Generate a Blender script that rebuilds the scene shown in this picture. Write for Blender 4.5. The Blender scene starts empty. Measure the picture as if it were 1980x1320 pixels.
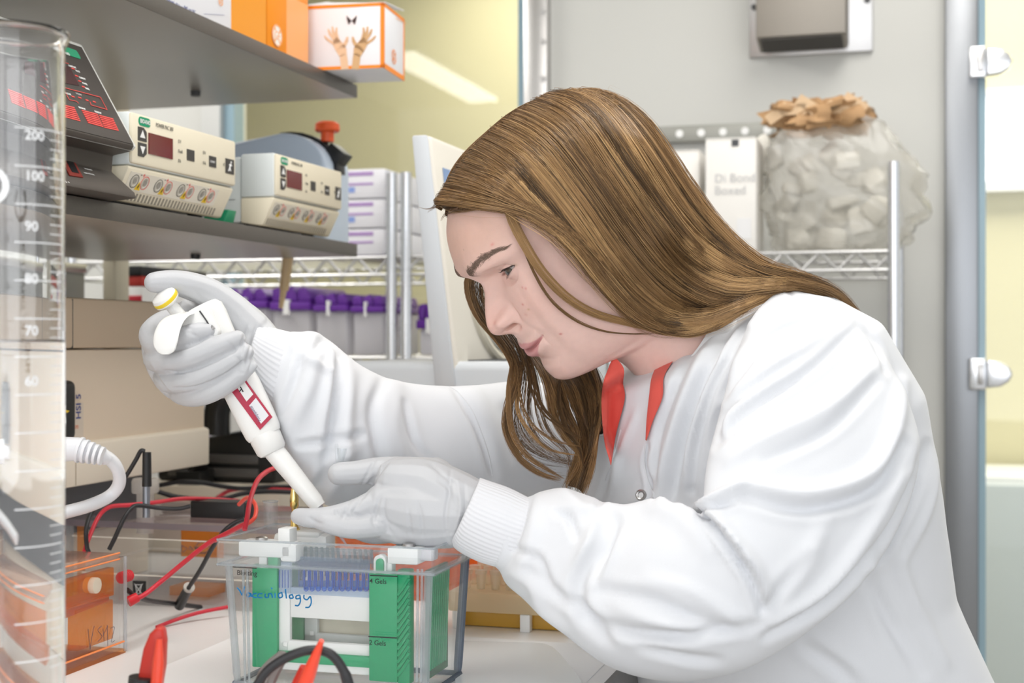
import bpy, bmesh, math, random
import numpy as np
from mathutils import Vector, Matrix
from mathutils.bvhtree import BVHTree

# ------------------------------------------------------------ camera, world, lights, exposure
SC = bpy.context.scene
COL = SC.collection
F = 2750.0            # focal length in pixels of the 1980 x 1320 frame
CZ = 1.21             # camera height above the floor
A = math.radians(16.4)  # the bench and the room run 16.4 degrees off the view axis
CA, SA = math.cos(A), math.sin(A)

cam = bpy.data.cameras.new('camera')
cam.sensor_width = 36.0
cam.lens = 36.0 * F / 1980.0
cam.clip_start = 0.05
camo = bpy.data.objects.new('camera', cam)
camo.location = (0, 0, CZ)
camo.rotation_euler = (math.pi / 2, 0, 0)
cam.dof.use_dof = True
cam.dof.focus_distance = 1.29
cam.dof.aperture_fstop = 7.0
COL.objects.link(camo)
SC.camera = camo

w = bpy.data.worlds.new('world')
SC.world = w
w.use_nodes = True
w.node_tree.nodes['Background'].inputs[0].default_value = (0.95, 0.97, 1.0, 1)
w.node_tree.nodes['Background'].inputs[1].default_value = 0.86
SC.view_settings.view_transform = 'Standard'
SC.view_settings.look = 'None'
SC.view_settings.gamma = 1.0
SC.view_settings.use_curve_mapping = False
SC.view_settings.exposure = 0.10
SC.cycles.use_denoising = True
SC.cycles.max_bounces = 14
SC.cycles.transparent_max_bounces = 32
SC.cycles.transmission_bounces = 12
SC.cycles.sample_clamp_indirect = 4.0
SC.cycles.caustics_refractive = False
SC.cycles.blur_glossy = 0.5
SC.render.film_transparent = False
LAMP_STRENGTH = 7.5

# ------------------------------------------------------------ places
def W(px, py, d):
    "the point seen at a pixel, at depth d"
    return Vector(((px - 990) / F * d, d, CZ + (660 - py) / F * d))
def BF(t, s, z):
    "bench frame: t across (towards the room), s along the bench, z above the camera height"
    return Vector((CA * t + SA * s, -SA * t + CA * s, CZ + z))
def dS(px, s): return s / (SA * (px - 990) / F + CA)
def dT(px, t): return t / (CA * (px - 990) / F - SA)
def WS(px, py, s): return W(px, py, dS(px, s))
def WT(px, py, t): return W(px, py, dT(px, t))
def to_ts(p): return (CA * p.x - SA * p.y, SA * p.x + CA * p.y, p.z - CZ)
BENCH = -0.31

# ------------------------------------------------------------ materials
MATS = {}
def mat(name, col=None, rough=0.5, metal=0.0, spec=0.5, trans=0.0, ior=1.45, bump=None, coat=0.0, emit=0.0, var=0.0, vscale=8.0, sss=0.0, vcol=False, alpha=1.0, sheen=0.0, stretch=None):
    if name in MATS: return MATS[name]
    if col is None: raise KeyError(name)
    m = bpy.data.materials.new(name); m.use_nodes = True
    nt = m.node_tree; b = nt.nodes['Principled BSDF']
    b.inputs['Base Color'].default_value = (*col, 1)
    b.inputs['Roughness'].default_value = rough
    b.inputs['Metallic'].default_value = metal
    b.inputs['Specular IOR Level'].default_value = spec
    b.inputs['Transmission Weight'].default_value = trans
    b.inputs['IOR'].default_value = ior
    b.inputs['Coat Weight'].default_value = coat
    if coat: b.inputs['Coat Roughness'].default_value = 0.08
    if sheen: b.inputs['Sheen Weight'].default_value = sheen
    b.inputs['Alpha'].default_value = alpha
    if sss:
        b.inputs['Subsurface Weight'].default_value = sss
        b.inputs['Subsurface Radius'].default_value = (0.006, 0.002, 0.001)
        b.inputs['Subsurface Scale'].default_value = 1.0
    if emit:
        b.inputs['Emission Color'].default_value = (*col, 1)
        b.inputs['Emission Strength'].default_value = emit
    src = None
    tc = None
    def coords(sc3=None):
        nonlocal tc
        if tc is None: tc = nt.nodes.new('ShaderNodeTexCoord')
        if sc3 is None: return tc.outputs['Object']
        mp = nt.nodes.new('ShaderNodeMapping'); mp.inputs['Scale'].default_value = sc3
        nt.links.new(tc.outputs['Object'], mp.inputs['Vector']); return mp.outputs['Vector']
    if vcol:
        at = nt.nodes.new('ShaderNodeVertexColor'); at.layer_name = 'Col'
        src = at.outputs['Color']
        nt.links.new(src, b.inputs['Base Color'])
    if var:
        nz = nt.nodes.new('ShaderNodeTexNoise'); nz.inputs['Scale'].default_value = vscale; nz.inputs['Detail'].default_value = 6
        nt.links.new(coords(stretch), nz.inputs['Vector'])
        mx = nt.nodes.new('ShaderNodeMix'); mx.data_type = 'RGBA'; mx.blend_type = 'MULTIPLY'
        mx.inputs[0].default_value = 1.0
        rp = nt.nodes.new('ShaderNodeMapRange'); rp.inputs[3].default_value = 1 - var; rp.inputs[4].default_value = 1 + var
        nt.links.new(nz.outputs['Fac'], rp.inputs[0])
        if src is not None: nt.links.new(src, mx.inputs[6])
        else: mx.inputs[6].default_value = (*col, 1)
        nt.links.new(rp.outputs[0], mx.inputs[7])
        nt.links.new(mx.outputs[2], b.inputs['Base Color'])
    if bump:
        kind, sc, st = bump[:3]
        if kind == 'noise':
            t = nt.nodes.new('ShaderNodeTexNoise'); t.inputs['Scale'].default_value = sc; t.inputs['Detail'].default_value = 5
        elif kind == 'wave':
            t = nt.nodes.new('ShaderNodeTexWave'); t.inputs['Scale'].default_value = sc
            if len(bump) > 4: t.bands_direction = bump[4]
        else:
            t = nt.nodes.new('ShaderNodeTexVoronoi'); t.inputs['Scale'].default_value = sc
        nt.links.new(coords(bump[3] if len(bump) > 3 else None), t.inputs['Vector'])
        bp = nt.nodes.new('ShaderNodeBump'); bp.inputs['Strength'].default_value = st; bp.inputs['Distance'].default_value = 0.001
        nt.links.new(t.outputs['Fac'] if kind != 'voronoi' else t.outputs['Distance'], bp.inputs['Height'])
        nt.links.new(bp.outputs[0], b.inputs['Normal'])
    MATS[name] = m
    return m
def clear(name, tint=(1, 1, 1), opacity=0.0, gloss=0.06, rough=0.02, col=(0.9, 0.9, 0.9), ior=1.35, frost=0.0):
    "thin clear plastic: transparent with a Fresnel sheen, and a little body colour"
    if name in MATS: return MATS[name]
    m = bpy.data.materials.new(name); m.use_nodes = True
    nt = m.node_tree; nt.nodes.clear()
    out = nt.nodes.new('ShaderNodeOutputMaterial')
    tr = nt.nodes.new('ShaderNodeBsdfTransparent'); tr.inputs[0].default_value = (*tint, 1)
    gl = nt.nodes.new('ShaderNodeBsdfGlossy'); gl.inputs['Roughness'].default_value = rough
    df = nt.nodes.new('ShaderNodeBsdfDiffuse'); df.inputs[0].default_value = (*col, 1)
    tl = nt.nodes.new('ShaderNodeBsdfTranslucent'); tl.inputs[0].default_value = (*col, 1)
    ad = nt.nodes.new('ShaderNodeMixShader'); ad.inputs[0].default_value = 0.5
    nt.links.new(df.outputs[0], ad.inputs[1]); nt.links.new(tl.outputs[0], ad.inputs[2])
    m1 = nt.nodes.new('ShaderNodeMixShader'); m1.inputs[0].default_value = opacity
    nt.links.new(tr.outputs[0], m1.inputs[1]); nt.links.new(ad.outputs[0], m1.inputs[2])
    lw = nt.nodes.new('ShaderNodeLayerWeight'); lw.inputs[0].default_value = 0.5
    pw = nt.nodes.new('ShaderNodeMath'); pw.operation = 'POWER'; pw.inputs[1].default_value = 5.0
    nt.links.new(lw.outputs['Facing'], pw.inputs[0])
    fr = nt.nodes.new('ShaderNodeMath'); fr.operation = 'MULTIPLY_ADD'; fr.inputs[1].default_value = 0.55; fr.inputs[2].default_value = gloss * 0.6
    nt.links.new(pw.outputs[0], fr.inputs[0])
    m2 = nt.nodes.new('ShaderNodeMixShader')
    nt.links.new(fr.outputs[0], m2.inputs[0]); nt.links.new(m1.outputs[0], m2.inputs[1]); nt.links.new(gl.outputs[0], m2.inputs[2])
    nt.links.new(m2.outputs[0], out.inputs[0])
    MATS[name] = m
    return m

# ------------------------------------------------------------ objects
def tag(o, label=None, cat=None, group=None, kind=None):
    if label: o['label'] = label
    if cat: o['category'] = cat
    if group: o['group'] = group
    if kind: o['kind'] = kind
    return o
def thing(name, label, cat, loc=(0, 0, 0), rotz=0.0, group=None):
    o = bpy.data.objects.new(name, None); COL.objects.link(o)
    o.location = loc; o.rotation_euler = (0, 0, rotz)
    o.empty_display_size = 0.05
    return tag(o, label, cat, group)
def world_of(o):
    m = Matrix.Identity(4)
    while o is not None:
        m = Matrix.Translation(o.location) @ o.rotation_euler.to_matrix().to_4x4() @ m
        o = o.parent
    return m
def link_mesh(name, me, material=None, parent=None, world=False):
    if material is not None: me.materials.append(material)
    if world and parent is not None:
        me.transform(world_of(parent).inverted())
    o = bpy.data.objects.new(name, me); COL.objects.link(o)
    if parent is not None: o.parent = parent
    return o
def perp(d):
    d = Vector(d).normalized()
    a = Vector((0, 0, 1)) if abs(d.z) < 0.9 else Vector((1, 0, 0))
    x = d.cross(a).normalized()
    return x, d.cross(x).normalized()

class MB:
    def __init__(s): s.v = []; s.f = []
    def add(s, vs, fs):
        o = len(s.v); s.v += [tuple(p) for p in vs]; s.f += [tuple(i + o for i in f) for f in fs]; return s
    def box(s, c, sz, R=None):
        hx, hy, hz = sz[0] / 2, sz[1] / 2, sz[2] / 2
        vs = [Vector((x, y, z)) for z in (-hz, hz) for y in (-hy, hy) for x in (-hx, hx)]
        if R is not None: vs = [R @ q for q in vs]
        c = Vector(c)
        return s.add([q + c for q in vs], [(0, 2, 3, 1), (4, 5, 7, 6), (0, 1, 5, 4), (2, 6, 7, 3), (0, 4, 6, 2), (1, 3, 7, 5)])
    def bx(s, x0, x1, y0, y1, z0, z1):
        return s.box(((x0 + x1) / 2, (y0 + y1) / 2, (z0 + z1) / 2), (abs(x1 - x0), abs(y1 - y0), abs(z1 - z0)))
    def cyl(s, p0, p1, r0, r1=None, n=16, caps=True):
        return s.tube([p0, p1], [r0, r0 if r1 is None else r1], n, caps)
    def tube(s, pts, r, n=8, caps=True):
        pts = [Vector(p) for p in pts]
        k = len(pts)
        rr = r if isinstance(r, (list, tuple)) else [r] * k
        x = None; vs = []
        for i, p in enumerate(pts):
            d = pts[min(i + 1, k - 1)] - pts[max(i - 1, 0)]
            if d.length < 1e-9: d = Vector((0, 0, 1))
            d.normalize()
            if x is None: x = perp(d)[0]
            x = (x - d * x.dot(d))
            x = x.normalized() if x.length > 1e-6 else perp(d)[0]
            y = d.cross(x)
            for j in range(n):
                a = 2 * math.pi * j / n
                vs.append(p + (x * math.cos(a) + y * math.sin(a)) * rr[i])
        fs = [(i * n + j, i * n + (j + 1) % n, (i + 1) * n + (j + 1) % n, (i + 1) * n + j) for i in range(k - 1) for j in range(n)]
        if caps: fs += [tuple(range(n))[::-1], tuple(range((k - 1) * n, k * n))]
        return s.add(vs, fs)
    def lathe(s, prof, c=(0, 0, 0), axis=(0, 0, 1), n=32, caps=True):
        ax = Vector(axis).normalized(); x, y = perp(ax); c = Vector(c); vs = []
        for r, z in prof:
            for j in range(n):
                a = 2 * math.pi * j / n
                vs.append(c + ax * z + (x * math.cos(a) + y * math.sin(a)) * max(r, 1e-5))
        k = len(prof)
        fs = [(i * n + j, i * n + (j + 1) % n, (i + 1) * n + (j + 1) % n, (i + 1) * n + j) for i in range(k - 1) for j in range(n)]
        if caps: fs += [tuple(range(n))[::-1], tuple(range((k - 1) * n, k * n))]
        return s.add(vs, fs)
    def prism(s, poly, vec):
        n = len(poly); vec = Vector(vec); p = [Vector(q) for q in poly]
        fs = [tuple(range(n))[::-1], tuple(range(n, 2 * n))] + [(i, (i + 1) % n, n + (i + 1) % n, n + i) for i in range(n)]
        return s.add(p + [q + vec for q in p], fs)
    def mesh(s, name, bevel=0.0, seg=2, smooth=True, angle=35):
        me = bpy.data.meshes.new(name)
        me.from_pydata(s.v, [], s.f); me.validate()
        bm = bmesh.new(); bm.from_mesh(me)
        bmesh.ops.recalc_face_normals(bm, faces=bm.faces)
        if bevel:
            es = [e for e in bm.edges if len(e.link_faces) == 2 and e.calc_face_angle(0) > 0.6]
            bmesh.ops.bevel(bm, geom=es, offset=bevel, segments=seg, profile=0.5, affect='EDGES', clamp_overlap=True)
        bm.to_mesh(me); bm.free()
        if smooth:
            me.polygons.foreach_set('use_smooth', [True] * len(me.polygons))
            me.set_sharp_from_angle(angle=math.radians(angle))
        return me
    def build(s, name, material, parent=None, bevel=0.0, seg=2, smooth=True, world=False, angle=35):
        return link_mesh(name, s.mesh(name, bevel, seg, smooth, angle), material, parent, world)

def frame(o, xd, yd):
    "4x4 matrix of a flat print: origin, direction of writing, upward direction"
    x = Vector(xd).normalized(); z = x.cross(Vector(yd)).normalized(); y = z.cross(x)
    m = Matrix((x, y, z)).transposed().to_4x4(); m.translation = Vector(o); return m
def text_mesh(txt, size, shear=0.0, bold=0.0, spacing=1.0, align='LEFT'):
    cu = bpy.data.curves.new('lettering', 'FONT')
    cu.body = txt; cu.size = size; cu.shear = shear; cu.offset = bold; cu.space_character = spacing
    cu.align_x = align; cu.extrude = 0.00008; cu.resolution_u = 3
    ob = bpy.data.objects.new('lettering', cu); COL.objects.link(ob)
    dg = bpy.context.evaluated_depsgraph_get()
    me = bpy.data.meshes.new_from_object(ob.evaluated_get(dg))
    bpy.data.objects.remove(ob); bpy.data.curves.remove(cu)
    return me
def text(txt, size, material, parent, M, name='lettering', world=False, sx=1.0, **k):
    me = text_mesh(txt, size, **k); me.materials.clear()
    me.transform(M @ Matrix.Diagonal((sx, 1, 1, 1)))
    return link_mesh(name, me, material, parent, world)
def spline(pts, n=8):
    "Catmull-Rom through points (any dimension)"
    P = [np.array(p, float) for p in pts]
    P = [2 * P[0] - P[1]] + P + [2 * P[-1] - P[-2]]
    out = []
    for i in range(1, len(P) - 2):
        for j in range(n):
            t = j / n
            out.append(0.5 * ((2 * P[i]) + (P[i + 1] - P[i - 1]) * t + (2 * P[i - 1] - 5 * P[i] + 4 * P[i + 1] - P[i + 2]) * t * t + (3 * P[i] - P[i - 1] - 3 * P[i + 1] + P[i + 2]) * t ** 3))
    out.append(P[-2])
    return np.array(out)
def pxpath(pts, n=6):
    return [W(*p) for p in spline(pts, n)]

M_white = mat('white_plastic', (0.85, 0.85, 0.84), 0.35)
M_black = mat('black_plastic', (0.012, 0.012, 0.013), 0.4)
M_dgrey = mat('dark_grey_plastic', (0.06, 0.062, 0.065), 0.5)
M_steel = mat('brushed_steel', (0.50, 0.49, 0.48), 0.3, 1.0, bump=('noise', 60, 0.15, (1, 1, 12)))
M_chrome = mat('chrome', (0.72, 0.73, 0.75), 0.24, 1.0)
M_red = mat('red_rubber', (0.62, 0.02, 0.03), 0.4)
M_redw = mat('red_cable', (0.60, 0.03, 0.05), 0.38)
M_blackw = mat('black_cable', (0.02, 0.02, 0.022), 0.45)
M_print = mat('black_print', (0.02, 0.02, 0.022), 0.6)
M_clear = clear('clear_acrylic', (0.993, 0.995, 0.995), 0.006, rough=0.03)
M_edge = clear('acrylic_edge', (0.84, 0.87, 0.89), 0.30, col=(0.78, 0.81, 0.84), rough=0.08)
# ------------------------------------------------------------ lamps and added fill lights
def bfbox(mb, t0, t1, s0, s1, z0, z1):
    c = BF((t0 + t1) / 2, (s0 + s1) / 2, (z0 + z1) / 2)
    return mb.box(c, (abs(t1 - t0), abs(s1 - s0), abs(z1 - z0)), Matrix.Rotation(-A, 3, 'Z'))
def area(name, t, s, z, sx, sy, power, col=(1, 0.97, 0.93), aim=None):
    l = bpy.data.lights.new(name, 'AREA'); l.shape = 'RECTANGLE'; l.size = sx; l.size_y = sy; l.energy = power; l.color = col
    o = bpy.data.objects.new(name, l); COL.objects.link(o); o.location = BF(t, s, z); o.rotation_euler = (0, 0, -A)
    if aim is not None: o.rotation_euler = (BF(*aim) - o.location).to_track_quat('-Z', 'Y').to_euler()
    return o
CEIL = 1.36
area('fill_light_right', 1.3, -2.2, 0.35, 2.4, 1.6, 26, (0.95, 0.97, 1.0), (0.0, 1.5, -0.1))  # added fill behind the camera, no window there: reaches under the shelf
area('ceiling_light_near', -0.62, 0.6, CEIL - 0.1, 0.5, 1.4, 13)
area('ceiling_light_bench', 0.1, 1.9, CEIL - 0.1, 0.6, 1.4, 15)
area('back_room_light', 0.0, 3.9, CEIL - 0.1, 3.0, 0.8, 42, (1, 0.95, 0.85))
area('fill_light_back_left', -1.9, 2.0, CEIL - 0.1, 0.5, 1.0, 22)  # added fill light, lifts the dim wall at the back left
area('fill_light_left', -0.75, -2.4, 0.30, 2.0, 1.4, 24, (0.98, 0.985, 1.0), (-0.4, 1.5, -0.15))  # added frontal fill, not a modelled window: brightens bench and instrument

# ------------------------------------------------------------ the room
M_wall = mat('white_wall_panel', (0.545, 0.545, 0.515), 0.35, bump=('noise', 140, 0.05))
M_yel = mat('cream_yellow_wall', (0.68, 0.625, 0.40), 0.5)
M_cream = mat('pale_cream_wall', (0.62, 0.60, 0.50), 0.5)
M_floor = mat('grey_floor', (0.42, 0.40, 0.37), 0.4, var=0.1, vscale=30)
M_blue = mat('blue_glass_edge', (0.25, 0.36, 0.42), 0.2)
M_glass = clear('window_glass', (0.97, 0.985, 0.98), 0.0, rough=0.0, ior=1.45)

def struct(name, mb, m, bevel=0.0):
    return tag(mb.build(name, m, bevel=bevel), kind='structure')
struct('floor', bfbox(MB(), -3.1, 4.2, -3, 5.2, -1.24, -1.21), M_floor)
struct('ceiling', bfbox(MB(), -3.1, 4.2, -1.9, 5.2, CEIL, CEIL + 0.03), mat('white_ceiling', (0.85, 0.85, 0.83), 0.8))
struct('wall_left', bfbox(MB(), -3.1, -3.0, -1.9, 5.2, -1.21, CEIL), mat('grey_green_wall', (0.42, 0.43, 0.42), 0.6))
S0 = 2.95
def tS(px, s=S0): return to_ts(WS(px, 660, s))[0]
wb = MB(); bfbox(wb, -3.0, tS(402), S0, S0 + 0.08, -1.21, CEIL); struct('wall_back_left', wb, M_wall)
wb = MB(); bfbox(wb, tS(1064), tS(1826), S0, S0 + 0.08, -1.21, CEIL); struct('wall_back', wb, M_wall)
struct('wall_far', bfbox(MB(), -3.0, 1.2, 4.45, 4.5, -1.21, CEIL), M_yel)
struct('wall_far_right', bfbox(MB(), 1.2, 4.2, 4.45, 4.5, -1.21, CEIL), M_cream)
struct('trim_1', bfbox(MB(), tS(401), tS(437), S0 - 0.03, S0 + 0.1, -1.21, CEIL), mat('pale_steel', (0.62, 0.62, 0.6), 0.4, 0.6))
struct('trim_2', bfbox(MB(), tS(437), tS(456), S0 - 0.01, S0 + 0.04, -1.21, CEIL), M_blue)
struct('trim_3', bfbox(MB(), tS(1004), tS(1019), S0 - 0.01, S0 + 0.04, -1.21, CEIL), M_blue)
ch = struct('trim_4', bfbox(MB(), tS(1019), tS(1065), S0 - 0.03, S0 + 0.1, -1.21, CEIL), M_steel, 0.003)
for y in (22, 80, 152):
    p = WS(1051, y, S0 - 0.03); MB().cyl(p, p + Vector((-SA, -CA, 0)) * 0.006, 0.006, n=10).build('bolt', M_steel, ch)
struct('window_1', bfbox(MB(), tS(456), tS(1004), S0 + 0.01, S0 + 0.018, -1.21, CEIL), M_glass)
fr = struct('trim_5', bfbox(MB(), tS(1826), tS(1891), S0 - 0.04, S0 + 0.1, -1.21, CEIL), mat('door_steel', (0.28, 0.29, 0.305), 0.34, 1.0, bump=('noise', 60, 0.15, (1, 1, 12))), 0.004)
dr = struct('door_1', bfbox(MB(), tS(1893), tS(1893) + 0.9, S0 - 0.03, S0 - 0.02, -1.15, CEIL - 0.1), M_glass)
bfbox(MB(), tS(1890), tS(1905), S0 - 0.034, S0 - 0.016, -1.15, CEIL - 0.1).build('glass_edge', M_blue, dr)
for y in (121, 723):
    c = WS(1907, y, S0 - 0.045); rt = Matrix.Rotation(-A, 3, 'Z')
    k = MB().box(c + rt @ Vector((-0.016, 0, 0)), (0.032, 0.03, 0.062), rt)
    sh = [Vector((0, 0, 0.027)), Vector((0.026, 0, 0.024)), Vector((0.042, 0, 0.014)), Vector((0.048, 0, 0)), Vector((0.042, 0, -0.014)), Vector((0.026, 0, -0.024)), Vector((0, 0, -0.027))]
    k.prism([c + rt @ (q + Vector((0, -0.012, 0))) for q in sh], rt @ Vector((0, 0.03, 0)))
    hg = k.build('hinge_clamp', M_chrome, dr, 0.004, 3)
    MB().box(c + rt @ Vector((-0.011, -0.017, 0)), (0.012, 0.006, 0.04), rt).build('hinge_plate', M_steel, hg, 0.002)
# bright unit seen through the glass door
cab = thing('storage_cabinet', 'bright white cabinet standing behind the glass door', 'cabinet', BF(tS(1935, 4.0), 4.0, -1.21), -A)
MB().bx(-0.22, 0.7, 0, 0.4, 0, 0.85).build('body', mat('white_laminate', (0.84, 0.85, 0.84), 0.4), cab, 0.006)
for i in range(2):
    d = MB().bx(-0.21 + 0.455 * i, 0.235 + 0.455 * i, -0.02, 0, 0.02, 0.83).build('door', mat('grey_laminate', (0.6, 0.65, 0.66), 0.4), cab, 0.004)
    MB().bx(0.19 + 0.1 * i, 0.205 + 0.1 * i, -0.05, -0.02, 0.6, 0.75).build('handle', M_steel, d, 0.003)
wl = thing('light_box', 'bright rectangular light window in the cream room behind the door', 'window', BF(tS(1960, 4.42), 4.42, 0.44), -A)
MB().bx(-0.45, 0.75, -0.01, 0.02, 0.03, 0.28).build('pane', mat('daylight_pane', (0.92, 0.96, 1.0), 0.5, emit=1.3), wl)
MB().bx(-0.47, -0.45, -0.03, 0.02, 0.0, 0.3).bx(0.75, 0.77, -0.03, 0.02, 0.0, 0.3).bx(-0.47, 0.77, -0.03, 0.02, 0.28, 0.3).bx(-0.47, 0.77, -0.03, 0.02, 0.0, 0.03).build('frame', M_white, wl)

# ceiling lamps (the long one mirrors in the glass partition)
def lamp(name, label, t, s, sx, sy, e):
    L = thing(name, label, 'lamp', BF(t, s, CEIL - 0.05), -A)
    MB().bx(-sx / 2 - 0.02, sx / 2 + 0.02, -sy / 2 - 0.02, sy / 2 + 0.02, 0.02, 0.05).build('housing', M_white, L, 0.004)
    MB().bx(-sx / 2, sx / 2, -sy / 2, sy / 2, 0.0, 0.02).build('diffuser', mat('lamp_diffuser', (1, 0.98, 0.93), 0.5, emit=LAMP_STRENGTH), L)
lamp('ceiling_lamp', 'long ceiling lamp above the bench aisle, mirrored in the glass partition', -2.35, -0.85, 0.16, 1.3, 1)

# air vent on the white wall
v = thing('air_vent', 'stainless steel hooded air vent high on the white wall', 'vent', WS(1570, 50, S0), -A)
def vx(px): return tS(px) - tS(1570)
MB().bx(vx(1450), vx(1688), -0.012, 0, -0.06, 0.3).build('back_plate', M_steel, v, 0.002)
h0, h1 = vx(1474), vx(1642)
hd = MB().prism([(h0, -0.012, 0.3), (h0, -0.012, -0.045), (h0, -0.045, -0.058), (h0, -0.115, -0.042), (h0, -0.115, 0.3)], (h1 - h0, 0, 0)).build('hood', mat('dull_steel', (0.30, 0.275, 0.24), 0.5, 0.8), v, 0.003)
MB().prism([(h0 + 0.008, -0.05, -0.0595), (h0 + 0.008, -0.11, -0.0465), (h0 + 0.008, -0.11, -0.03), (h0 + 0.008, -0.05, -0.03)], (h1 - h0 - 0.016, 0, 0)).build('grille', mat('dark_grille', (0.05, 0.045, 0.04), 0.6), hd)
for px, z in ((1460, 0.042), (1678, 0.042)):
    x = vx(px); MB().cyl((x, -0.012, z), (x, -0.018, z), 0.006, n=10).build('screw', M_dgrey, v)

# ------------------------------------------------------------ wire rack with purple bins (left background)
def wire_shelf(parent, x0, x1, y0, y1, z, n=14, name='wire_shelf'):
    m = MB()
    for zz in (z, z - 0.032):
        for y in (y0, y1): m.cyl((x0, y, zz), (x1, y, zz), 0.0035, n=6)
        for x in (x0, x1): m.cyl((x, y0, zz), (x, y1, zz), 0.0035, n=6)
    k = int((x1 - x0) / 0.03)
    for i in range(k + 1):
        x = x0 + (x1 - x0) * i / k
        m.cyl((x, y0, z), (x, y1, z), 0.002, n=5)
    k2 = k
    for i in range(k2):
        xa = x0 + (x1 - x0) * i / k2; xb = x0 + (x1 - x0) * (i + 1) / k2
        a, b = (z, z - 0.032) if i % 2 == 0 else (z - 0.032, z)
        for y in (y0, y1): m.cyl((xa, y, a), (xb, y, b), 0.003, n=5)
    return m.build(name, mat('wire_chrome', (0.50, 0.50, 0.50), 0.42, 1.0), parent)
S1 = 2.45
o = WS(770, 660, S1); t0 = to_ts(o)[0]
rk = thing('wire_rack', 'chrome wire shelving rack behind the bench, carrying purple-lidded boxes', 'rack', BF(t0, S1, -1.21), -A)
def rxx(px): return tS(px, S1) - t0
ZS = (660 - 500) / F * dS(600, S1) + 1.21
wire_shelf(rk, rxx(130), rxx(845), 0.0, 0.4, ZS)
wire_shelf(rk, rxx(130), rxx(845), 0.0, 0.4, -0.03 + 1.21)
for px, y in ((757, 0.0), (785, 0.0), (140, 0.0), (140, 0.4), (838, 0.4)):
    pm = MB().cyl((rxx(px), y, 0.0), (rxx(px), y, ZS + 0.155), 0.0105, n=14)
    for q in range(int((ZS + 0.15) / 0.0254)):
        pm.cyl((rxx(px), y, q * 0.0254), (rxx(px), y, q * 0.0254 + 0.004), 0.0113, n=12)
    pm.build('post', M_chrome, rk)
M_purple = mat('purple_plastic', (0.13, 0.03, 0.30), 0.35)
M_bin = clear('frosted_bin', (0.95, 0.95, 0.97), 0.8, col=(0.93, 0.92, 0.96), rough=0.3)
def bin_(px0, px1, s, y_lid, y_lab, lab, first=None):
    a, b = tS(px0, s), tS(px1, s)
    zb = -0.03
    d = dS((px0 + px1) / 2, s); z1 = (660 - y_lid) / F * d; z2 = (660 - y_lab) / F * d
    B = thing('purple_lidded_bin', lab, 'bin', BF(a, s, zb + 0.004), -A, 'purple-lidded bins on the wire rack')
    wd = b - a - 0.002; h = z2 - zb
    MB().bx(0.004, wd - 0.004, 0, 0.2, 0, h).build('body', M_bin, B, 0.006)
    h2 = z1 - zb
    ld = MB().bx(0.0005, wd - 0.0005, -0.008, 0.207, h, h + 0.35 * (h2 - h)).build('lid', M_purple, B, 0.003)
    for q in range(3):
        x0 = 0.002 + q * (wd - 0.004) / 3; x1 = x0 + (wd - 0.004) / 3
        MB().prism([(x0, 0, h + 0.35 * (h2 - h)), (x1 - 0.001, 0, h + 0.35 * (h2 - h)), (x1 - 0.001, 0, h + 0.6 * (h2 - h)), (x0 + 0.014, 0, h2 + 0.002 * (q % 2)), (x0, 0, h2 - 0.004)], (0, 0.19, 0)).build('raised_cover', M_purple, ld, 0.003)
    MB().bx(0.03, wd * 0.5, -0.011, 0.0, h - 0.008, h + 0.02).build('label', M_white, B)
bin_(440, 520, 2.46, 560, 600, 'purple-lidded storage bin at the left end of the wire rack row')
bin_(524, 604, 2.46, 558, 604, 'purple-lidded storage bin behind the hanging beige pipette tip')
bin_(607, 676, 2.46, 571, 606, 'purple-lidded storage bin third along the wire rack row')
bin_(679, 746, 2.46, 574, 608, 'purple-lidded storage bin beside the chrome rack posts')
bin_(806, 850, 2.5, 590, 640, 'purple-lidded storage bin half hidden behind the open grey lid')
# white and lilac boxes stacked on the rack shelf
M_lil = mat('lilac_print', (0.42, 0.27, 0.55), 0.5)
for i, (y0, y1, lab) in enumerate(((494, 442, 'lowest'), (441, 385, 'middle'), (384, 326, 'topmost'))):
    d = dS(700, 2.46); za, zb_ = (660 - y0) / F * d, (660 - y1) / F * d
    t_ = tS(655, 2.46); wd = tS(744, 2.46) - t_
    B = thing('reagent_box', lab + ' white and lilac carton in the stack on the wire rack', 'box', BF(t_, 2.46, za + 0.001), -A, 'white and lilac cartons')
    h = zb_ - za - 0.002
    MB().bx(0, wd, 0, 0.3, 0, h).build('carton', mat('carton_white', (0.80, 0.80, 0.84), 0.5), B, 0.002)
    for zz, hh in ((h - 0.012, 0.007), (h * 0.45, 0.004)):
        MB().bx(0.006, wd * 0.75, -0.0008, 0.0, zz, zz + hh).build('stripe', M_lil, B)
    MB().bx(0.02, wd * 0.35, -0.0008, 0.0, h * 0.2, h * 0.2 + 0.01).build('printed_mark', mat('blue_print', (0.25, 0.35, 0.7), 0.5), B)
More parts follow.
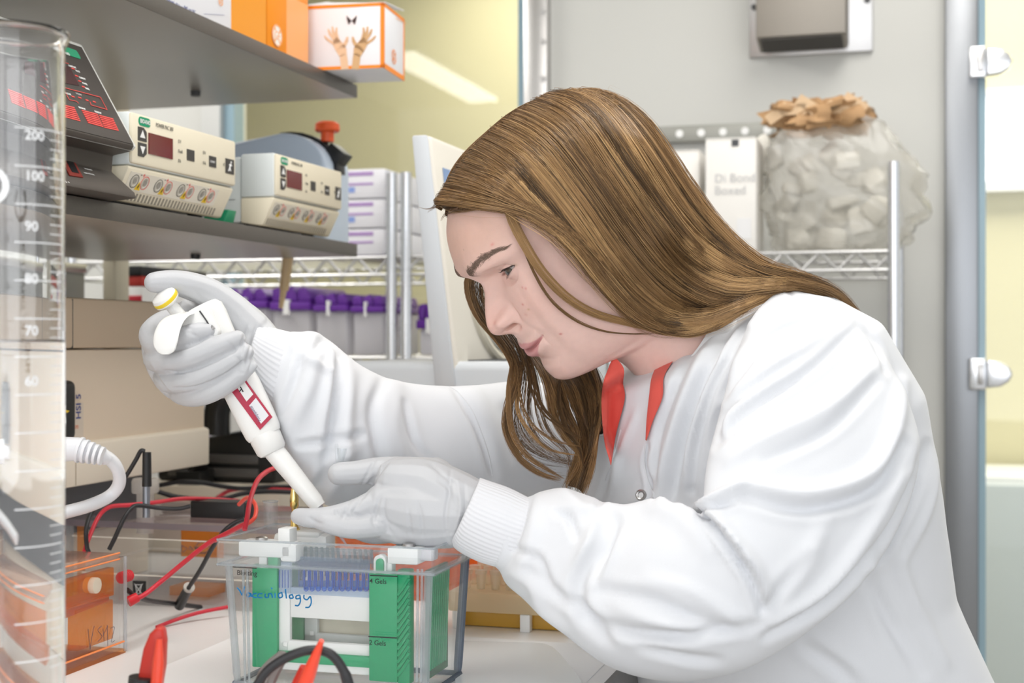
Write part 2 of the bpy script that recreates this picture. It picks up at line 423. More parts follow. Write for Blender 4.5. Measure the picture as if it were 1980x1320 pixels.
# ------------------------------------------------------------ right rack with bag and boxes
S2 = 2.55
o = WS(1728, 660, S2); t1 = to_ts(o)[0]
rr = thing('wire_rack', 'chrome wire rack against the white wall, holding a stuffed plastic bag', 'rack', BF(t1, S2, -1.21), -A)
def ryy(px): return tS(px, S2) - t1
ZR = (660 - 488) / F * dS(1600, S2) + 1.21
wire_shelf(rr, ryy(1180), 0.0, 0.0, 0.34, ZR)
for x, y in ((0, 0), (0, 0.34), (ryy(1180), 0.0), (ryy(1180), 0.34)):
    pm = MB().cyl((x, y, 0), (x, y, ZR + (0.155 if y == 0 else 0.1)), 0.0105, n=14)
    for q in range(int((ZR + 0.15) / 0.0254)): pm.cyl((x, y, q * 0.0254), (x, y, q * 0.0254 + 0.004), 0.0113, n=12)
    pm.build('post', M_chrome, rr)
rl = thing('wall_rail', 'perforated grey steel rail fixed to the white wall behind the boxes', 'rail', WS(1270, 262, S0 - 0.01), -A)
wd = tS(1520) - tS(1270)
m = MB().bx(0, wd, -0.012, 0.01, -0.017, 0.017); m.build('bar', mat('rail_grey', (0.33, 0.33, 0.30), 0.45, 0.4), rl, 0.002)
for i in range(5):
    x = 0.05 + i * 0.045; MB().cyl((x, -0.0125, 0), (x, -0.0135, 0), 0.008, n=12).build('slot', M_white, rl)
rb = random.Random(3)
M_card = mat('off_white_card', (0.78, 0.76, 0.72), 0.6)
zsh = ZR - 1.21 + 0.004
def rbox(px0, px1, s, ytop, label, txt=None):
    a, b = tS(px0, s), tS(px1, s); d = dS((px0 + px1) / 2, s)
    B = thing('cardboard_box', label, 'box', BF(a, s, zsh), -A)
    h = (660 - ytop) / F * d - zsh
    MB().bx(0, b - a, 0, 0.12, 0, h).build('carton', M_card, B, 0.002)
    MB().bx(0.001, b - a - 0.001, -0.0006, 0.06, h, h + 0.002).build('flap', M_card, B)
    return B, b - a, h
B, wd, h = rbox(1290, 1352, 2.63, 292, 'plain white box on the right wire rack beside the lettered white box')
B, wd, h = rbox(1364, 1462, 2.58, 268, 'white box with two grey printed lines next to the stuffed bag')
MB().bx(wd * 0.52, wd * 0.66, -0.001, 0, h - 0.014, h - 0.002).build('hand_hole', M_dgrey, B)
text('Di Bond\nBoxed', 0.022, mat('grey_print', (0.5, 0.5, 0.5), 0.6), B, frame((wd * 0.18, -0.0012, h * 0.62), (1, 0, 0), (0, 0, 1)))
MB().bx(wd * 0.62, wd * 0.9, -0.001, 0, h * 0.12, h * 0.3).build('printed_panel', mat('faint_print', (0.72, 0.72, 0.72), 0.6), B)
def blob(name, c, sz, material, parent, n1=28, n2=18, amp=0.12, f=3.0, seed=0, shapef=None, world=False):
    from mathutils import noise
    m = MB(); vs = []
    for i in range(n2 + 1):
        th = math.pi * i / n2
        for j in range(n1):
            ph = 2 * math.pi * j / n1
            q = Vector((math.sin(th) * math.cos(ph), math.sin(th) * math.sin(ph), math.cos(th)))
            q = Vector([math.copysign(abs(x) ** 0.72, x) for x in q])
            k = 1 + amp * noise.noise(q * f + Vector((seed, 0, 0))) + amp * 0.5 * noise.noise(q * f * 3 + Vector((seed, 5, 0)))
            p = Vector((q.x * sz[0], q.y * sz[1], q.z * sz[2])) * k
            if shapef: p = shapef(p)
            vs.append(p + Vector(c))
    fs = [(i * n1 + j, i * n1 + (j + 1) % n1, (i + 1) * n1 + (j + 1) % n1, (i + 1) * n1 + j) for i in range(n2) for j in range(n1)]
    m.add(vs, fs); return m.build(name, material, parent, world=world, angle=50)
bag = thing('plastic_bag', 'large clear plastic bag stuffed with pale labware on the right rack', 'bag', BF(tS(1600, 2.66), 2.66, zsh), -A)
bw = (tS(1745, 2.66) - tS(1445, 2.66)) / 2
def bagshape(p):
    q = p.copy()
    if q.x > bw * 0.4: q.z *= 1 - 0.35 * (q.x - bw * 0.4) / bw; q.z -= 0.02 * (q.x / bw)
    q.z = max(q.z, -0.118)
    return q
blob('film', (0.022, 0.0, 0.116), (bw * 1.04, 0.1, 0.122), clear('bag_film', (0.95, 0.945, 0.93), 0.30, col=(0.86, 0.84, 0.79), rough=0.22, ior=1.5), bag, 56, 34, 0.2, 2.6, 4, bagshape)
M_lab = mat('pale_labware', (0.74, 0.72, 0.66), 0.4); M_lab2 = mat('grey_labware', (0.55, 0.53, 0.47), 0.4)
for i in range(26):
    x = rb.uniform(-bw * 0.85, bw * 0.8); z = rb.uniform(0.025, 0.2 - 0.11 * max(0, x / bw)); y = rb.uniform(-0.055, 0.05)
    R = Matrix.Rotation(rb.uniform(-1, 1), 3, 'Y') @ Matrix.Rotation(rb.uniform(-1, 1), 3, 'Z')
    MB().box((x, y, z), (rb.uniform(0.03, 0.07), 0.03, rb.uniform(0.02, 0.05)), R).build('labware_piece', M_lab if rb.random() < 0.7 else M_lab2, bag, 0.006, 2)
bp = thing('crumpled_paper', 'crumpled brown cardboard on top of the stuffed plastic bag', 'cardboard', WS(1585, 240, 2.64), -A)
blob('sheet', (0, 0, 0.012), ((tS(1675, 2.64) - tS(1495, 2.64)) / 2, 0.06, 0.03), mat('brown_card', (0.42, 0.25, 0.12), 0.7, var=0.35, vscale=25), bp, 40, 16, 0.5, 3.5, 9)
for i in range(6):
    MB().box((-0.07 + 0.027 * i, -0.05, 0.015 + 0.006 * (i % 3)), (0.045, 0.004, 0.02), Matrix.Rotation(0.6 * (i % 3 - 1), 3, 'Y')).build('fold', mat('light_brown_card', (0.62, 0.44, 0.27), 0.7), bp)
# ------------------------------------------------------------ bench and shelves
M_bench = mat('white_bench_laminate', (0.87, 0.86, 0.85), 0.3, var=0.03, vscale=40, stretch=(1, 14, 1))
TB = -0.284
wbn = thing('workbench', 'white laminate laboratory bench running away from the camera', 'bench', BF(TB, 0, -1.21), -A)
MB().bx(-1.13, 0, -0.2, 2.4, 0.87, 0.90).build('worktop', M_bench, wbn, 0.003)
MB().bx(-0.001, 0.004, -0.2, 2.4, 0.866, 0.8995).build('edge_strip', mat('grey_edge_strip', (0.16, 0.155, 0.15), 0.5), wbn)
for y in (-0.15, 1.1, 2.3):
    for x in (-1.08, -0.08): MB().bx(x - 0.02, x + 0.02, y - 0.02, y + 0.02, 0, 0.87).build('leg', M_steel, wbn, 0.003)
M_shelf = mat('grey_brown_laminate', (0.095, 0.084, 0.072), 0.4, bump=('noise', 500, 0.08), var=0.12, vscale=220)
M_shelfu = mat('grey_laminate_face', (0.30, 0.27, 0.235), 0.3)
TF = -0.812
ZL, ZU = 0.1436, 0.378
def shelf(label, z):
    s = thing('shelf', label, 'shelf', BF(TF, 0.45, z), -A)
    MB().bx(-0.42, -0.0012, 0, 1.5, -0.0187, 0).build('board', M_shelfu, s, 0.0006)
    MB().bx(-0.0012, 0, 0, 1.5, -0.0187, 0.0002).build('front_edging', M_shelf, s, 0.0004)
    for x, y in ((-0.2, 1.38), (-0.33, 1.0)):
        MB().cyl((x, y, -0.0187), (x, y, -0.026), 0.007, n=12).build('fixing_stud', M_dgrey, s)
    return s
shelf('upper grey laminate shelf carrying orange and white cartons', ZU)
shelf('lower grey laminate shelf carrying the power supply units', ZL)
dv = thing('divider_panel', 'grey back panel between the bench top and the lower shelf', 'panel', BF(-1.285, 0.5, BENCH), -A)
MB().bx(-0.012, 0, 0, 1.47, 0.001, 0.43).build('board', mat('divider_grey', (0.27, 0.28, 0.27), 0.5), dv, 0.002)
MB().bx(-0.016, 0.004, 0, 1.47, 0.418, 0.432).build('top_rail', M_steel, dv, 0.002)
up = thing('shelf_upright', 'cream steel upright holding up the two grey shelves', 'post', BF(-1.235, 1.98, BENCH), -A)
MB().bx(-0.012, 0.012, -0.02, 0.02, 0, 0.86).build('post', mat('cream_steel', (0.62, 0.57, 0.44), 0.4), up, 0.003)
MB().bx(-0.03, 0.03, -0.03, 0.03, 0, 0.006).build('foot_plate', mat('cream_steel'), up, 0.001)
bo = thing('box_file', 'red and black file lying under the far end of the lower shelf', 'file', BF(tS(250, 2.08), 2.08, BENCH), -A)
MB().bx(0, 0.034, -0.02, 0.2, 0.418, 0.434).build('spine', M_black, bo, 0.002)
MB().bx(0, 0.034, -0.018, 0.2, 0.401, 0.4175).build('cover', mat('file_red', (0.45, 0.03, 0.02), 0.5), bo, 0.003)
MB().bx(0, 0.036, -0.02, 0.2, 0.0, 0.400).build('drawer_case', M_white, bo, 0.003)
MB().bx(0.0, 0.036, -0.022, -0.0205, 0.374, 0.385).build('label', M_redw, bo, 0.002)

# ------------------------------------------------------------ printing on planes
class Plane:
    def __init__(s, p, xd, yd):
        s.p = Vector(p); s.x = Vector(xd).normalized(); s.n = s.x.cross(Vector(yd)).normalized(); s.y = s.n.cross(s.x)
    def at(s, px, py, off=0.0):
        d = Vector(((px - 990) / F, 1, (660 - py) / F)); c = Vector((0, 0, CZ))
        t = s.n.dot(s.p + s.n * off - c) / s.n.dot(d)
        return c + d * t
    def quad(s, pts, name, m, parent, th=0.0004, off=0.0):
        q = [s.at(*p, off=off) for p in pts]
        return MB().prism(q, s.n * th).build(name, m, parent, world=True)
    def quads(s, lst, name, m, parent, th=0.0004, off=0.0):
        mb = MB()
        for pts in lst: mb.prism([s.at(*p, off=off) for p in pts], s.n * th)
        return mb.build(name, m, parent, world=True)
    def rect(s, px, py, w_, h_, name, m, parent, th=0.0004, off=0.0, r=0.0):
        c = s.at(px, py, off); k = 5
        if r:
            pts = []
            for cx, cy, a0 in ((w_ / 2 - r, h_ / 2 - r, 0), (-w_ / 2 + r, h_ / 2 - r, 90), (-w_ / 2 + r, -h_ / 2 + r, 180), (w_ / 2 - r, -h_ / 2 + r, 270)):
                for i in range(k + 1):
                    a = math.radians(a0 + 90 * i / k); pts.append(c + s.x * (cx + r * math.cos(a)) + s.y * (cy + r * math.sin(a)))
        else: pts = [c + s.x * a * w_ / 2 + s.y * b * h_ / 2 for a, b in ((-1, -1), (1, -1), (1, 1), (-1, 1))]
        return MB().prism(pts, s.n * th).build(name, m, parent, world=True)
    def text(s, txt, px, py, hpx, m, parent, off=0.0006, name='lettering', **k):
        o = s.at(px, py, off); size = hpx / F * o.y / 0.7
        return text(txt, size, m, parent, frame(o, s.x, s.y), name, world=True, **k)
    def line(s, pts, wpx, name, m, parent, off=0.0004):
        q = [s.at(*p, off=off) for p in pts]; mb = MB()
        hw = wpx / F * q[0].y / 2
        for a, b in zip(q, q[1:]):
            d = (b - a).normalized(); nn = s.n.cross(d) * hw
            mb.prism([a - nn - d * hw * 0.5, b - nn + d * hw * 0.5, b + nn + d * hw * 0.5, a + nn - d * hw * 0.5], s.n * 0.0003)
        return mb.build(name, m, parent, world=True)
U = Vector((SA, CA, 0)); V = Vector((CA, -SA, 0)); Z = Vector((0, 0, 1))
M_beige = mat('beige_plastic', (0.80, 0.73, 0.57), 0.45, bump=('noise', 900, 0.04))
M_beige2 = mat('pale_housing', (0.74, 0.78, 0.77), 0.4)
M_green = mat('logo_green', (0.0, 0.30, 0.14), 0.5)
M_dred = mat('display_red', (0.14, 0.006, 0.01), 0.12)
M_btn = mat('button_dark', (0.05, 0.045, 0.042), 0.5)
M_wprint = mat('white_print', (0.85, 0.85, 0.83), 0.6)
M_rprint = mat('red_print', (0.75, 0.07, 0.06), 0.6)
M_yprint = mat('hazard_yellow', (0.78, 0.52, 0.02), 0.5)

def powerpac(label, pxs, txt, tp=-0.80):
    pl = BF(tp, 0, 0)
    P = Plane(pl, U, Z)
    a = P.at(pxs[0], 300); s0 = to_ts(a)[1]; b = P.at(pxs[1], 300); s1 = to_ts(b)[1]; Wd = s1 - s0; H = 0.0965
    o = thing('power_supply', label, 'power supply', BF(tp, s0, ZL + 0.001), -A, 'beige power supply units')
    k = Wd / 0.235
    # housing: rear body, then front part
    MB().bx(-0.20, -0.052, 0.003, Wd - 0.003, 0.008, H - 0.003).build('rear_housing', M_beige2, o, 0.004)
    MB().bx(-0.19, -0.06, 0.0025, Wd - 0.0025, 0.038, 0.0385).build('seam', M_dgrey, o)
    MB().prism([(-0.004, 0, 0.040), (-0.051, 0, 0.040), (-0.051, 0, 0.008), (-0.026, 0, 0.004), (-0.020, 0, 0.004), (-0.004, 0, 0.0365)], (0, Wd, 0)).build('lower_front', M_beige, o, 0.0025)
    MB().bx(-0.051, -0.0035, 0, Wd, 0.0405, H).build('front_housing', M_beige2, o, 0.003)
    MB().bx(-0.006, 0, 0.001, Wd - 0.001, 0.042, H - 0.001).build('front_panel', M_beige, o, 0.0028)
    for y in (0.02, Wd - 0.02):
        for x in (-0.045, -0.18): MB().cyl((x, y, -0.001), (x, y, 0.009), 0.009, n=12).build('foot', M_dgrey, o)
    # printing in fractions of the panel
    def pt(fy, fz, x=0.0003): return Vector((x, fy * Wd, 0.042 + fz * (H - 0.043)))
    def lrect(fy, fz, w_, h_, nm, m, th=0.0006, r=0.0):
        c = pt(fy, fz, 0)
        if r:
            pts = []
            for cx, cy, a0 in ((w_ / 2 - r, h_ / 2 - r, 0), (-w_ / 2 + r, h_ / 2 - r, 90), (-w_ / 2 + r, -h_ / 2 + r, 180), (w_ / 2 - r, -h_ / 2 + r, 270)):
                for i in range(5):
                    q = math.radians(a0 + 90 * i / 4); pts.append(c + Vector((0, cx + r * math.cos(q), cy + r * math.sin(q))))
            return MB().prism(pts, (th, 0, 0)).build(nm, m, o)
        return MB().bx(0, th, c.y - w_ / 2, c.y + w_ / 2, c.z - h_ / 2, c.z + h_ / 2).build(nm, m, o)
    def ltext(t, fy, fz, size, m, x=0.0008, **kk): return text(t, size, m, o, frame(pt(fy, fz, x), (0, 1, 0), (0, 0, 1)), **kk)
    lg = lrect(0.105, 0.86, 0.024 * k, 0.0095, 'logo_plate', M_green, 0.0005, 0.0045)
    ltext('BIO-RAD', 0.065, 0.825, 0.0062 * k, M_wprint, sx=0.85, bold=0.0001)
    ltext(txt, 0.20, 0.83, 0.0062 * k, M_print, sx=0.8, shear=0.15)
    for fz, up_ in ((0.60, 1), (0.30, -1)):
        c = pt(0.085, fz, 0); hw = 0.0085 * k
        MB().prism([c + Vector((0, -hw, -0.007 * up_)), c + Vector((0, hw, -0.007 * up_)), c + Vector((0, hw, 0.0035 * up_)), c + Vector((0, 0.3 * hw, 0.0075 * up_)), c + Vector((0, -hw, 0.0075 * up_))], (0.0008, 0, 0)).build('arrow_button', M_btn, o)
        MB().prism([c + Vector((0.0008, -hw * 0.6, -0.0035 * up_)), c + Vector((0.0008, hw * 0.6, -0.0035 * up_)), c + Vector((0.0008, 0, 0.0045 * up_))], (0.0003, 0, 0)).build('arrow_mark', M_wprint, o)
    lrect(0.245, 0.46, 0.050 * k, 0.0225, 'display', M_dred, 0.0012)
    for q, (t1_, fz) in enumerate((('0 V', 0.62), ('0 mA', 0.42), ('0 h', 0.22))): ltext(t1_, 0.405, fz, 0.0058 * k, M_print, sx=0.75)
    lrect(0.525, 0.43, 0.0165 * k, 0.0125, 'select_button', M_btn, 0.0008)
    ltext('0 V', 0.645, 0.52, 0.0058 * k, M_print, sx=0.75); ltext('0 A', 0.645, 0.30, 0.0058 * k, M_print, sx=0.75)
    lrect(0.745, 0.41, 0.0165 * k, 0.0125, 'constant_button', M_btn, 0.0008)
    ltext('CONST', 0.715, 0.385, 0.0035 * k, M_wprint, 0.001)
    ltext('0', 0.855, 0.38, 0.005 * k, M_print)
    lrect(0.925, 0.40, 0.021 * k, 0.0175, 'run_button', M_btn, 0.0008)
    c = pt(0.925, 0.40, 0.0008)
    rm = MB()
    for a_, b_, r_ in (((-0.001, -0.001), (0.0015, 0.003), 0.0011), ((-0.001, -0.001), (-0.004, -0.006), 0.0008), ((-0.0005, -0.001), (0.001, -0.0055), 0.0008), ((0.001, 0.0025), (0.0045, 0.001), 0.0006), ((0.001, 0.0025), (-0.003, 0.0015), 0.0006)):
        rm.cyl(c + Vector((0, a_[0], a_[1])), c + Vector((0, b_[0], b_[1])), r_, n=6)
    rm.lathe([(0.0, 0), (0.0013, 0.0), (0.0013, 0.0004)], c + Vector((0, 0.0025, 0.0052)), (1, 0, 0), 10); rm.build('runner_mark', M_wprint, o)
    # connector strip on the sloping lower front
    n0 = Vector((-0.004, 0, 0.0365)); n1 = Vector((-0.020, 0, 0.004)); dn = (n1 - n0).normalized(); nn = Vector((-dn.z, 0, dn.x)); nn = nn if nn.x > 0 else -nn
    def sp(fy, q, off=0.0): p = n0 + dn * q + nn * off; return Vector((p.x, fy * Wd, p.z))
    MB().prism([sp(0.03, 0.0025), sp(0.86, 0.0025), sp(0.86, 0.0235), sp(0.03, 0.0235)], nn * 0.0005).build('connector_strip', mat('strip_cream', (0.78, 0.73, 0.62), 0.45), o)
    for i in range(4):
        f0 = 0.055 + i * 0.208
        for j, (df, mt) in enumerate(((0.03, M_print), (0.118, M_rprint))):
            cc = sp(f0 + df, 0.0125, 0.0005); mb = MB()
            mb.lathe([(0.0078 * k, 0), (0.0078 * k, 0.0003), (0.0072 * k, 0.0003), (0.0072 * k, 0)], cc, nn, 20, caps=False); mb.build('ring_mark', mt, o)
            MB().lathe([(0.0062 * k, -0.0002), (0.0062 * k, 0.0006), (0.0052 * k, 0.0006), (0.0045 * k, -0.0)], cc, nn, 20).build('socket', mat('socket_grey', (0.6, 0.57, 0.5), 0.4), o)
            MB().lathe([(0.0, 0.0), (0.003 * k, 0.0), (0.003 * k, 0.0004)], cc - nn * 0.0 + Vector((0, 0.0008, 0)), nn, 12).build('socket_bore', mat('socket_dark', (0.34, 0.32, 0.28), 0.5), o)
        cc = sp(f0 + 0.074, 0.017, 0.0006)
        dy = Vector((0, 1, 0))
        MB().prism([cc - dy * 0.0055 * k + dn * 0.0045, cc + dy * 0.0055 * k + dn * 0.0045, cc - dn * 0.005], nn * 0.0004).build('hazard_triangle', M_yprint, o)
        MB().prism([cc + nn * 0.0005 - dy * 0.0007 + dn * 0.003, cc + nn * 0.0005 + dy * 0.001 - dn * 0.0, cc + nn * 0.0005 + dy * 0.0004 - dn * 0.003, cc + nn * 0.0005 - dy * 0.001 + dn * 0.0005], nn * 0.0002).build('bolt_mark', M_print, o)
        MB().prism([sp(f0 + 0.062, 0.004, 0.0005), sp(f0 + 0.072, 0.004, 0.0005), sp(f0 + 0.072, 0.0048, 0.0005), sp(f0 + 0.062, 0.0048, 0.0005)], nn * 0.0002).build('minus_mark', M_print, o)
        pm = MB()
        pm.prism([sp(f0 + 0.08, 0.004, 0.0005), sp(f0 + 0.098, 0.004, 0.0005), sp(f0 + 0.098, 0.0047, 0.0005), sp(f0 + 0.08, 0.0047, 0.0005)], nn * 0.0002)
        pm.prism([sp(f0 + 0.087, 0.0022, 0.0005), sp(f0 + 0.0905, 0.0022, 0.0005), sp(f0 + 0.0905, 0.0065, 0.0005), sp(f0 + 0.087, 0.0065, 0.0005)], nn * 0.0002)
        pm.build('plus_mark', M_rprint, o)
    for i in range(30):
        f = 0.03 + i * 0.0295
        MB().prism([sp(f, 0.0255, -0.0004), sp(f + 0.014, 0.0255, -0.0004), sp(f + 0.014, 0.0345, -0.0004), sp(f, 0.0345, -0.0004)], nn * 0.0007).build('vent_slot', mat('vent_shadow', (0.28, 0.25, 0.2), 0.7), o)
    return o
powerpac('nearer beige power supply, beside the big black-fronted one', (255, 457), 'POWER PAC 300')
powerpac('farther beige power supply near the end of the lower shelf', (535, 662), 'POWER PAC 300')
gb = thing('green_wedge', 'small green plastic wedge on the shelf between two beige power supplies', 'wedge', WT(443, 430, -0.835), -A)
MB().prism([(0, -0.014, 0), (0, 0.012, 0), (0, 0.02, 0.016), (0, -0.002, 0.016)], (-0.03, 0, 0)).build('body', mat('wedge_green', (0.0, 0.20, 0.09), 0.4), gb, 0.001)

# big black-fronted power supply at the left
E1 = 1.30
o = thing('power_supply', 'large power supply with a sloping black panel and red stripes', 'power supply', BF(-0.79, 0.93, ZL + 0.001), -A)
def lp(t, z): return Vector((t + 0.79, 0, z - ZL - 0.001))
LW = E1 - 0.93
M_hous = mat('grey_white_housing', (0.70, 0.71, 0.68), 0.4)
M_panel = mat('black_brown_panel', (0.055, 0.047, 0.042), 0.45)
M_lower = mat('brown_black_plastic', (0.075, 0.062, 0.052), 0.55, bump=('noise', 1400, 0.12))
MB().prism([lp(-0.7905, 0.1965), lp(-0.7865, 0.2010), lp(-0.851, 0.310), lp(-0.866, 0.314), lp(-1.10, 0.314), lp(-1.10, 0.155), lp(-0.82, 0.155), lp(-0.82, 0.1965)], (0, LW, 0)).build('housing', M_hous, o, 0.002)
pb, pt_ = lp(-0.7878, 0.2020), lp(-0.849, 0.3055)
up_d = (pt_ - pb).normalized(); nrm = Vector((up_d.z, 0, -up_d.x))
MB().prism([pb + Vector((0, 0.006, 0)), pb + Vector((0, LW - 0.006, 0)), pt_ + Vector((0, LW - 0.006, 0)), pt_ + Vector((0, 0.006, 0))], nrm * 0.0016).build('front_panel', M_panel, o, 0.0006)
MB().prism([lp(-0.7895, 0.1968), lp(-0.7865, 0.2012), lp(-0.792, 0.2105), lp(-0.80, 0.2105), lp(-0.80, 0.1968)], (0, LW - 0.005, 0)).build('panel_lip', M_lower, o, 0.001)
MB().prism([lp(-0.7915, 0.1962), lp(-0.8135, 0.1925), lp(-0.815, 0.176), lp(-0.788, 0.1535), lp(-0.786, 0.1475), lp(-0.81, 0.1455), lp(-1.05, 0.1455), lp(-1.05, 0.1962)], (0, LW - 0.001, 0)).build('lower_housing', M_lower, o, 0.0015)
Rm = Matrix.Rotation(-A, 3, 'Z')
P3 = Plane(world_of(o) @ (pb + nrm * 0.0017), U, Rm @ up_d)
for p in ((88, 87), (136, 101)):
    P3.rect(p[0], p[1], 0.03, 0.011, 'logo_plate', M_green, o, r=0.003)
P3.text('BIO-RAD', 119, 102, 6.5, M_wprint, o, sx=0.8, bold=0.0001)
P3.quad([(118, 126), (134, 129), (153, 166), (118, 160)], 'display', mat('display_dark', (0.05, 0.012, 0.014), 0.15), o)
P3.quad([(60, 112), (84, 118), (98, 150), (60, 143)], 'display', mat('display_dark'), o)
for t_, x, y in (('CONSTANT', 133, 128), ('VOLTS', 147, 138), ('CURRENT', 154, 151), ('POWER', 160, 162), ('PANEL', 166, 172), ('INACTIVE', 126, 181), ('PROGRAM', 153, 209), ('RUN/STOP', 184, 217), ('ENTER', 118, 198), ('1  2  3  4', 148, 182)):
    P3.text(t_, x, y, 4.2, M_wprint, o, sx=0.8, bold=0.00006)
for x, y in ((141, 133), (148, 147), (154, 157), (161, 168), (141, 187), (154, 189), (168, 194), (182, 197)):
    P3.rect(x, y, 0.005, 0.0015, 'indicator', M_rprint, o)
P3.line([(118, 120), (132, 123)], 1.2, 'red_line', M_rprint, o)
P3.line([(118, 168), (194, 188), (207, 212), (176, 203), (174, 197)], 1.4, 'red_line', M_rprint, o)
P3.line([(126, 178), (134, 193), (148, 196), (152, 200)], 1.2, 'red_line', M_rprint, o)
def bars(c4, n=7):
    L = [np.array(p, float) for p in c4]; lst = []
    for i in range(n):
        a, b = (i + 0.08) / n, (i + 0.72) / n
        lst.append([tuple(L[0] + (L[3] - L[0]) * b), tuple(L[1] + (L[2] - L[1]) * b), tuple(L[1] + (L[2] - L[1]) * a), tuple(L[0] + (L[3] - L[0]) * a)])
    for q in lst: P3.quad(q, 'red_bar', M_rprint, o)
bars([(100, 197), (143, 207), (156, 236), (112, 224)]); bars([(157, 212), (188, 220), (200, 247), (171, 239)]); bars([(191, 222), (218, 229), (230, 254), (202, 248)])
bars([(10, 172), (50, 183), (62, 212), (22, 200)]); bars([(54, 185), (94, 196), (106, 222), (66, 212)])
ld = (lp(-0.788, 0.1535) - lp(-0.815, 0.176)); nl = Vector((-ld.z, 0, ld.x)); nl = nl if nl.x > 0 else -nl
P4 = Plane(world_of(o) @ (lp(-0.788, 0.1535) + nl.normalized() * 0.0003), U, Rm @ (-ld))
P4.quad([(112, 298), (136, 300), (160, 344), (134, 340)], 'socket_frame', mat('socket_red', (0.25, 0.03, 0.02), 0.5), o, 0.001)
P4.quad([(122, 303), (135, 304), (152, 337), (138, 334)], 'socket_recess', M_black, o, 0.0012)
P4.text('WARNING', 165, 327, 4.5, M_wprint, o, sx=0.8); P4.text('HIGH VOLTAGE', 164, 335, 4.5, M_wprint, o, sx=0.75)
P4.text('-  S  +', 124, 352, 6, M_wprint, o, sx=1.0, bold=0.0001)
for y in (0.03, LW - 0.03):
    for x in (-0.05, -0.25): MB().cyl((x, y, -0.0008), (x, y, 0.003), 0.01, n=12).build('foot', M_black, o)

# ------------------------------------------------------------ cartons on the upper shelf
M_or = mat('carton_orange', (0.87, 0.27, 0.0), 0.4); M_wh = mat('carton_gloss_white', (0.80, 0.80, 0.83), 0.35); M_or2 = mat('pale_orange_print', (0.90, 0.40, 0.14), 0.4)
M_orl = mat('orange_outline', (0.88, 0.25, 0.01), 0.45)
TP = -0.826
PC = Plane(BF(TP, 0, 0), U, Z)
def sAt(px): return to_ts(PC.at(px, 60))[1]
o = thing('carton', 'white and orange carton with dark printed lines at the left of the upper shelf', 'box', BF(TP, sAt(300), ZU + 0.001), -A, 'orange and white cartons')
wd = sAt(515) - sAt(300); sp_ = sAt(447) - sAt(300)
MB().bx(-0.16, 0, 0, wd, 0, 0.20).build('carton', M_wh, o, 0.0015)
MB().bx(-0.155, 0.0005, sp_, wd - 0.002, 0.0008, 0.198).build('orange_face', mat('carton_deep_orange', (0.83, 0.30, 0.0), 0.4), o)
P5 = Plane(world_of(o) @ Vector((0.0004, 0, 0)), U, Z)
M_ntext = mat('navy_print', (0.10, 0.12, 0.28), 0.6)
P5.text('Hybond', 322, 2, 7, M_ntext, o, sx=0.9); P5.text('Amersham\u2122 Protran\u2122', 322, 4, 7, M_ntext, o, sx=0.8); P5.text('0.45 \u00b5m NC', 356, 17, 7, M_ntext, o, sx=0.9); P5.line([(395, 27), (434, 29)], 0.6, 'rule', M_ntext, o); P5.text('Lot 10600002', 392, 34, 3.0, M_ntext, o, sx=0.9)
def ge(parent, P, px, py, r, m, fill=None):
    c = P.at(px, py, 0.0006)
    if fill: MB().lathe([(0, 0), (r, 0), (r, 0.0003)], c, P.n, 28).build('logo_disc', fill, parent, world=True); c = c + P.n * 0.0004
    MB().lathe([(r * 0.86, 0), (r * 0.86, 0.0003), (r * 0.98, 0.0003), (r * 0.98, 0)], c, P.n, 28, caps=False).build('logo_ring', m, parent, world=True)
    for i in range(4):
        a = math.radians(45 + 90 * i); q = c + (P.x * math.cos(a) + P.y * math.sin(a)) * r * 0.72
        MB().lathe([(0, 0), (r * 0.13, 0), (r * 0.13, 0.0003)], q, P.n, 8).build('logo_swirl', m, parent, world=True)
    text('GE', r * 1.15, m, parent, frame(c - P.x * r * 0.68 - P.y * r * 0.38 + P.n * 0.0001, P.x, P.y), 'logo_letters', world=True, sx=0.85, shear=0.2)
ge(o, P5, 427, 3, 0.0055, M_or2)
o = thing('carton', 'upright orange carton with a white round logo at its lower middle', 'box', BF(TP, sAt(517), ZU + 0.001), -A, 'orange and white cartons')
wd = sAt(596) - sAt(517)
MB().bx(-0.16, 0, 0, wd, 0, 0.20).build('carton', M_or, o, 0.0015)
MB().bx(-0.1, 0.0004, wd * 0.45, wd - 0.001, 0.002, 0.085).build('faded_print', M_or2, o)
P6 = Plane(world_of(o) @ Vector((0.0005, 0, 0)), U, Z)
ge(o, P6, 536, 69, 0.0145, M_or2, mat('logo_cream', (0.86, 0.80, 0.74), 0.5))
# carton with the picture of hands, turned and overhanging the shelf end
cr = Vector((-0.178, 1.97, CZ + 0.378)); ca = math.atan2(0.022, 0.108)
o = thing('carton', 'white carton with orange borders and a picture of cupped hands and butterfly', 'box', cr + Vector((0, 0, 0.001)), -ca, 'orange and white cartons')
cw, cd, chh = 0.118, 0.105, 0.0905
MB().bx(-cw, 0, 0, cd, 0, chh).build('carton', M_wh, o, 0.0012)
b = 0.0045
for x0, x1, z0, z1 in ((-cw, 0, 0, b), (-cw, 0, chh - b, chh), (-b, 0, 0, chh)):
    MB().bx(x0, x1, -0.0005, 0.0, z0, z1).build('orange_border', M_orl, o)
for y0, y1, z0, z1 in ((0, cd, 0, b * 1.6), (0, cd, chh - b, chh), (0, b, 0, chh), (cd - b, cd, 0, chh)):
    MB().bx(0.0, 0.0005, y0, y1, z0, z1).build('orange_border', M_orl, o)
MB().prism([(-cw, -0.002, chh), (0, 0.01, chh + 0.002), (0, cd, chh + 0.012), (-cw, cd, chh + 0.03)], (0, 0, 0.001)).build('lid_flap', M_wh, o)
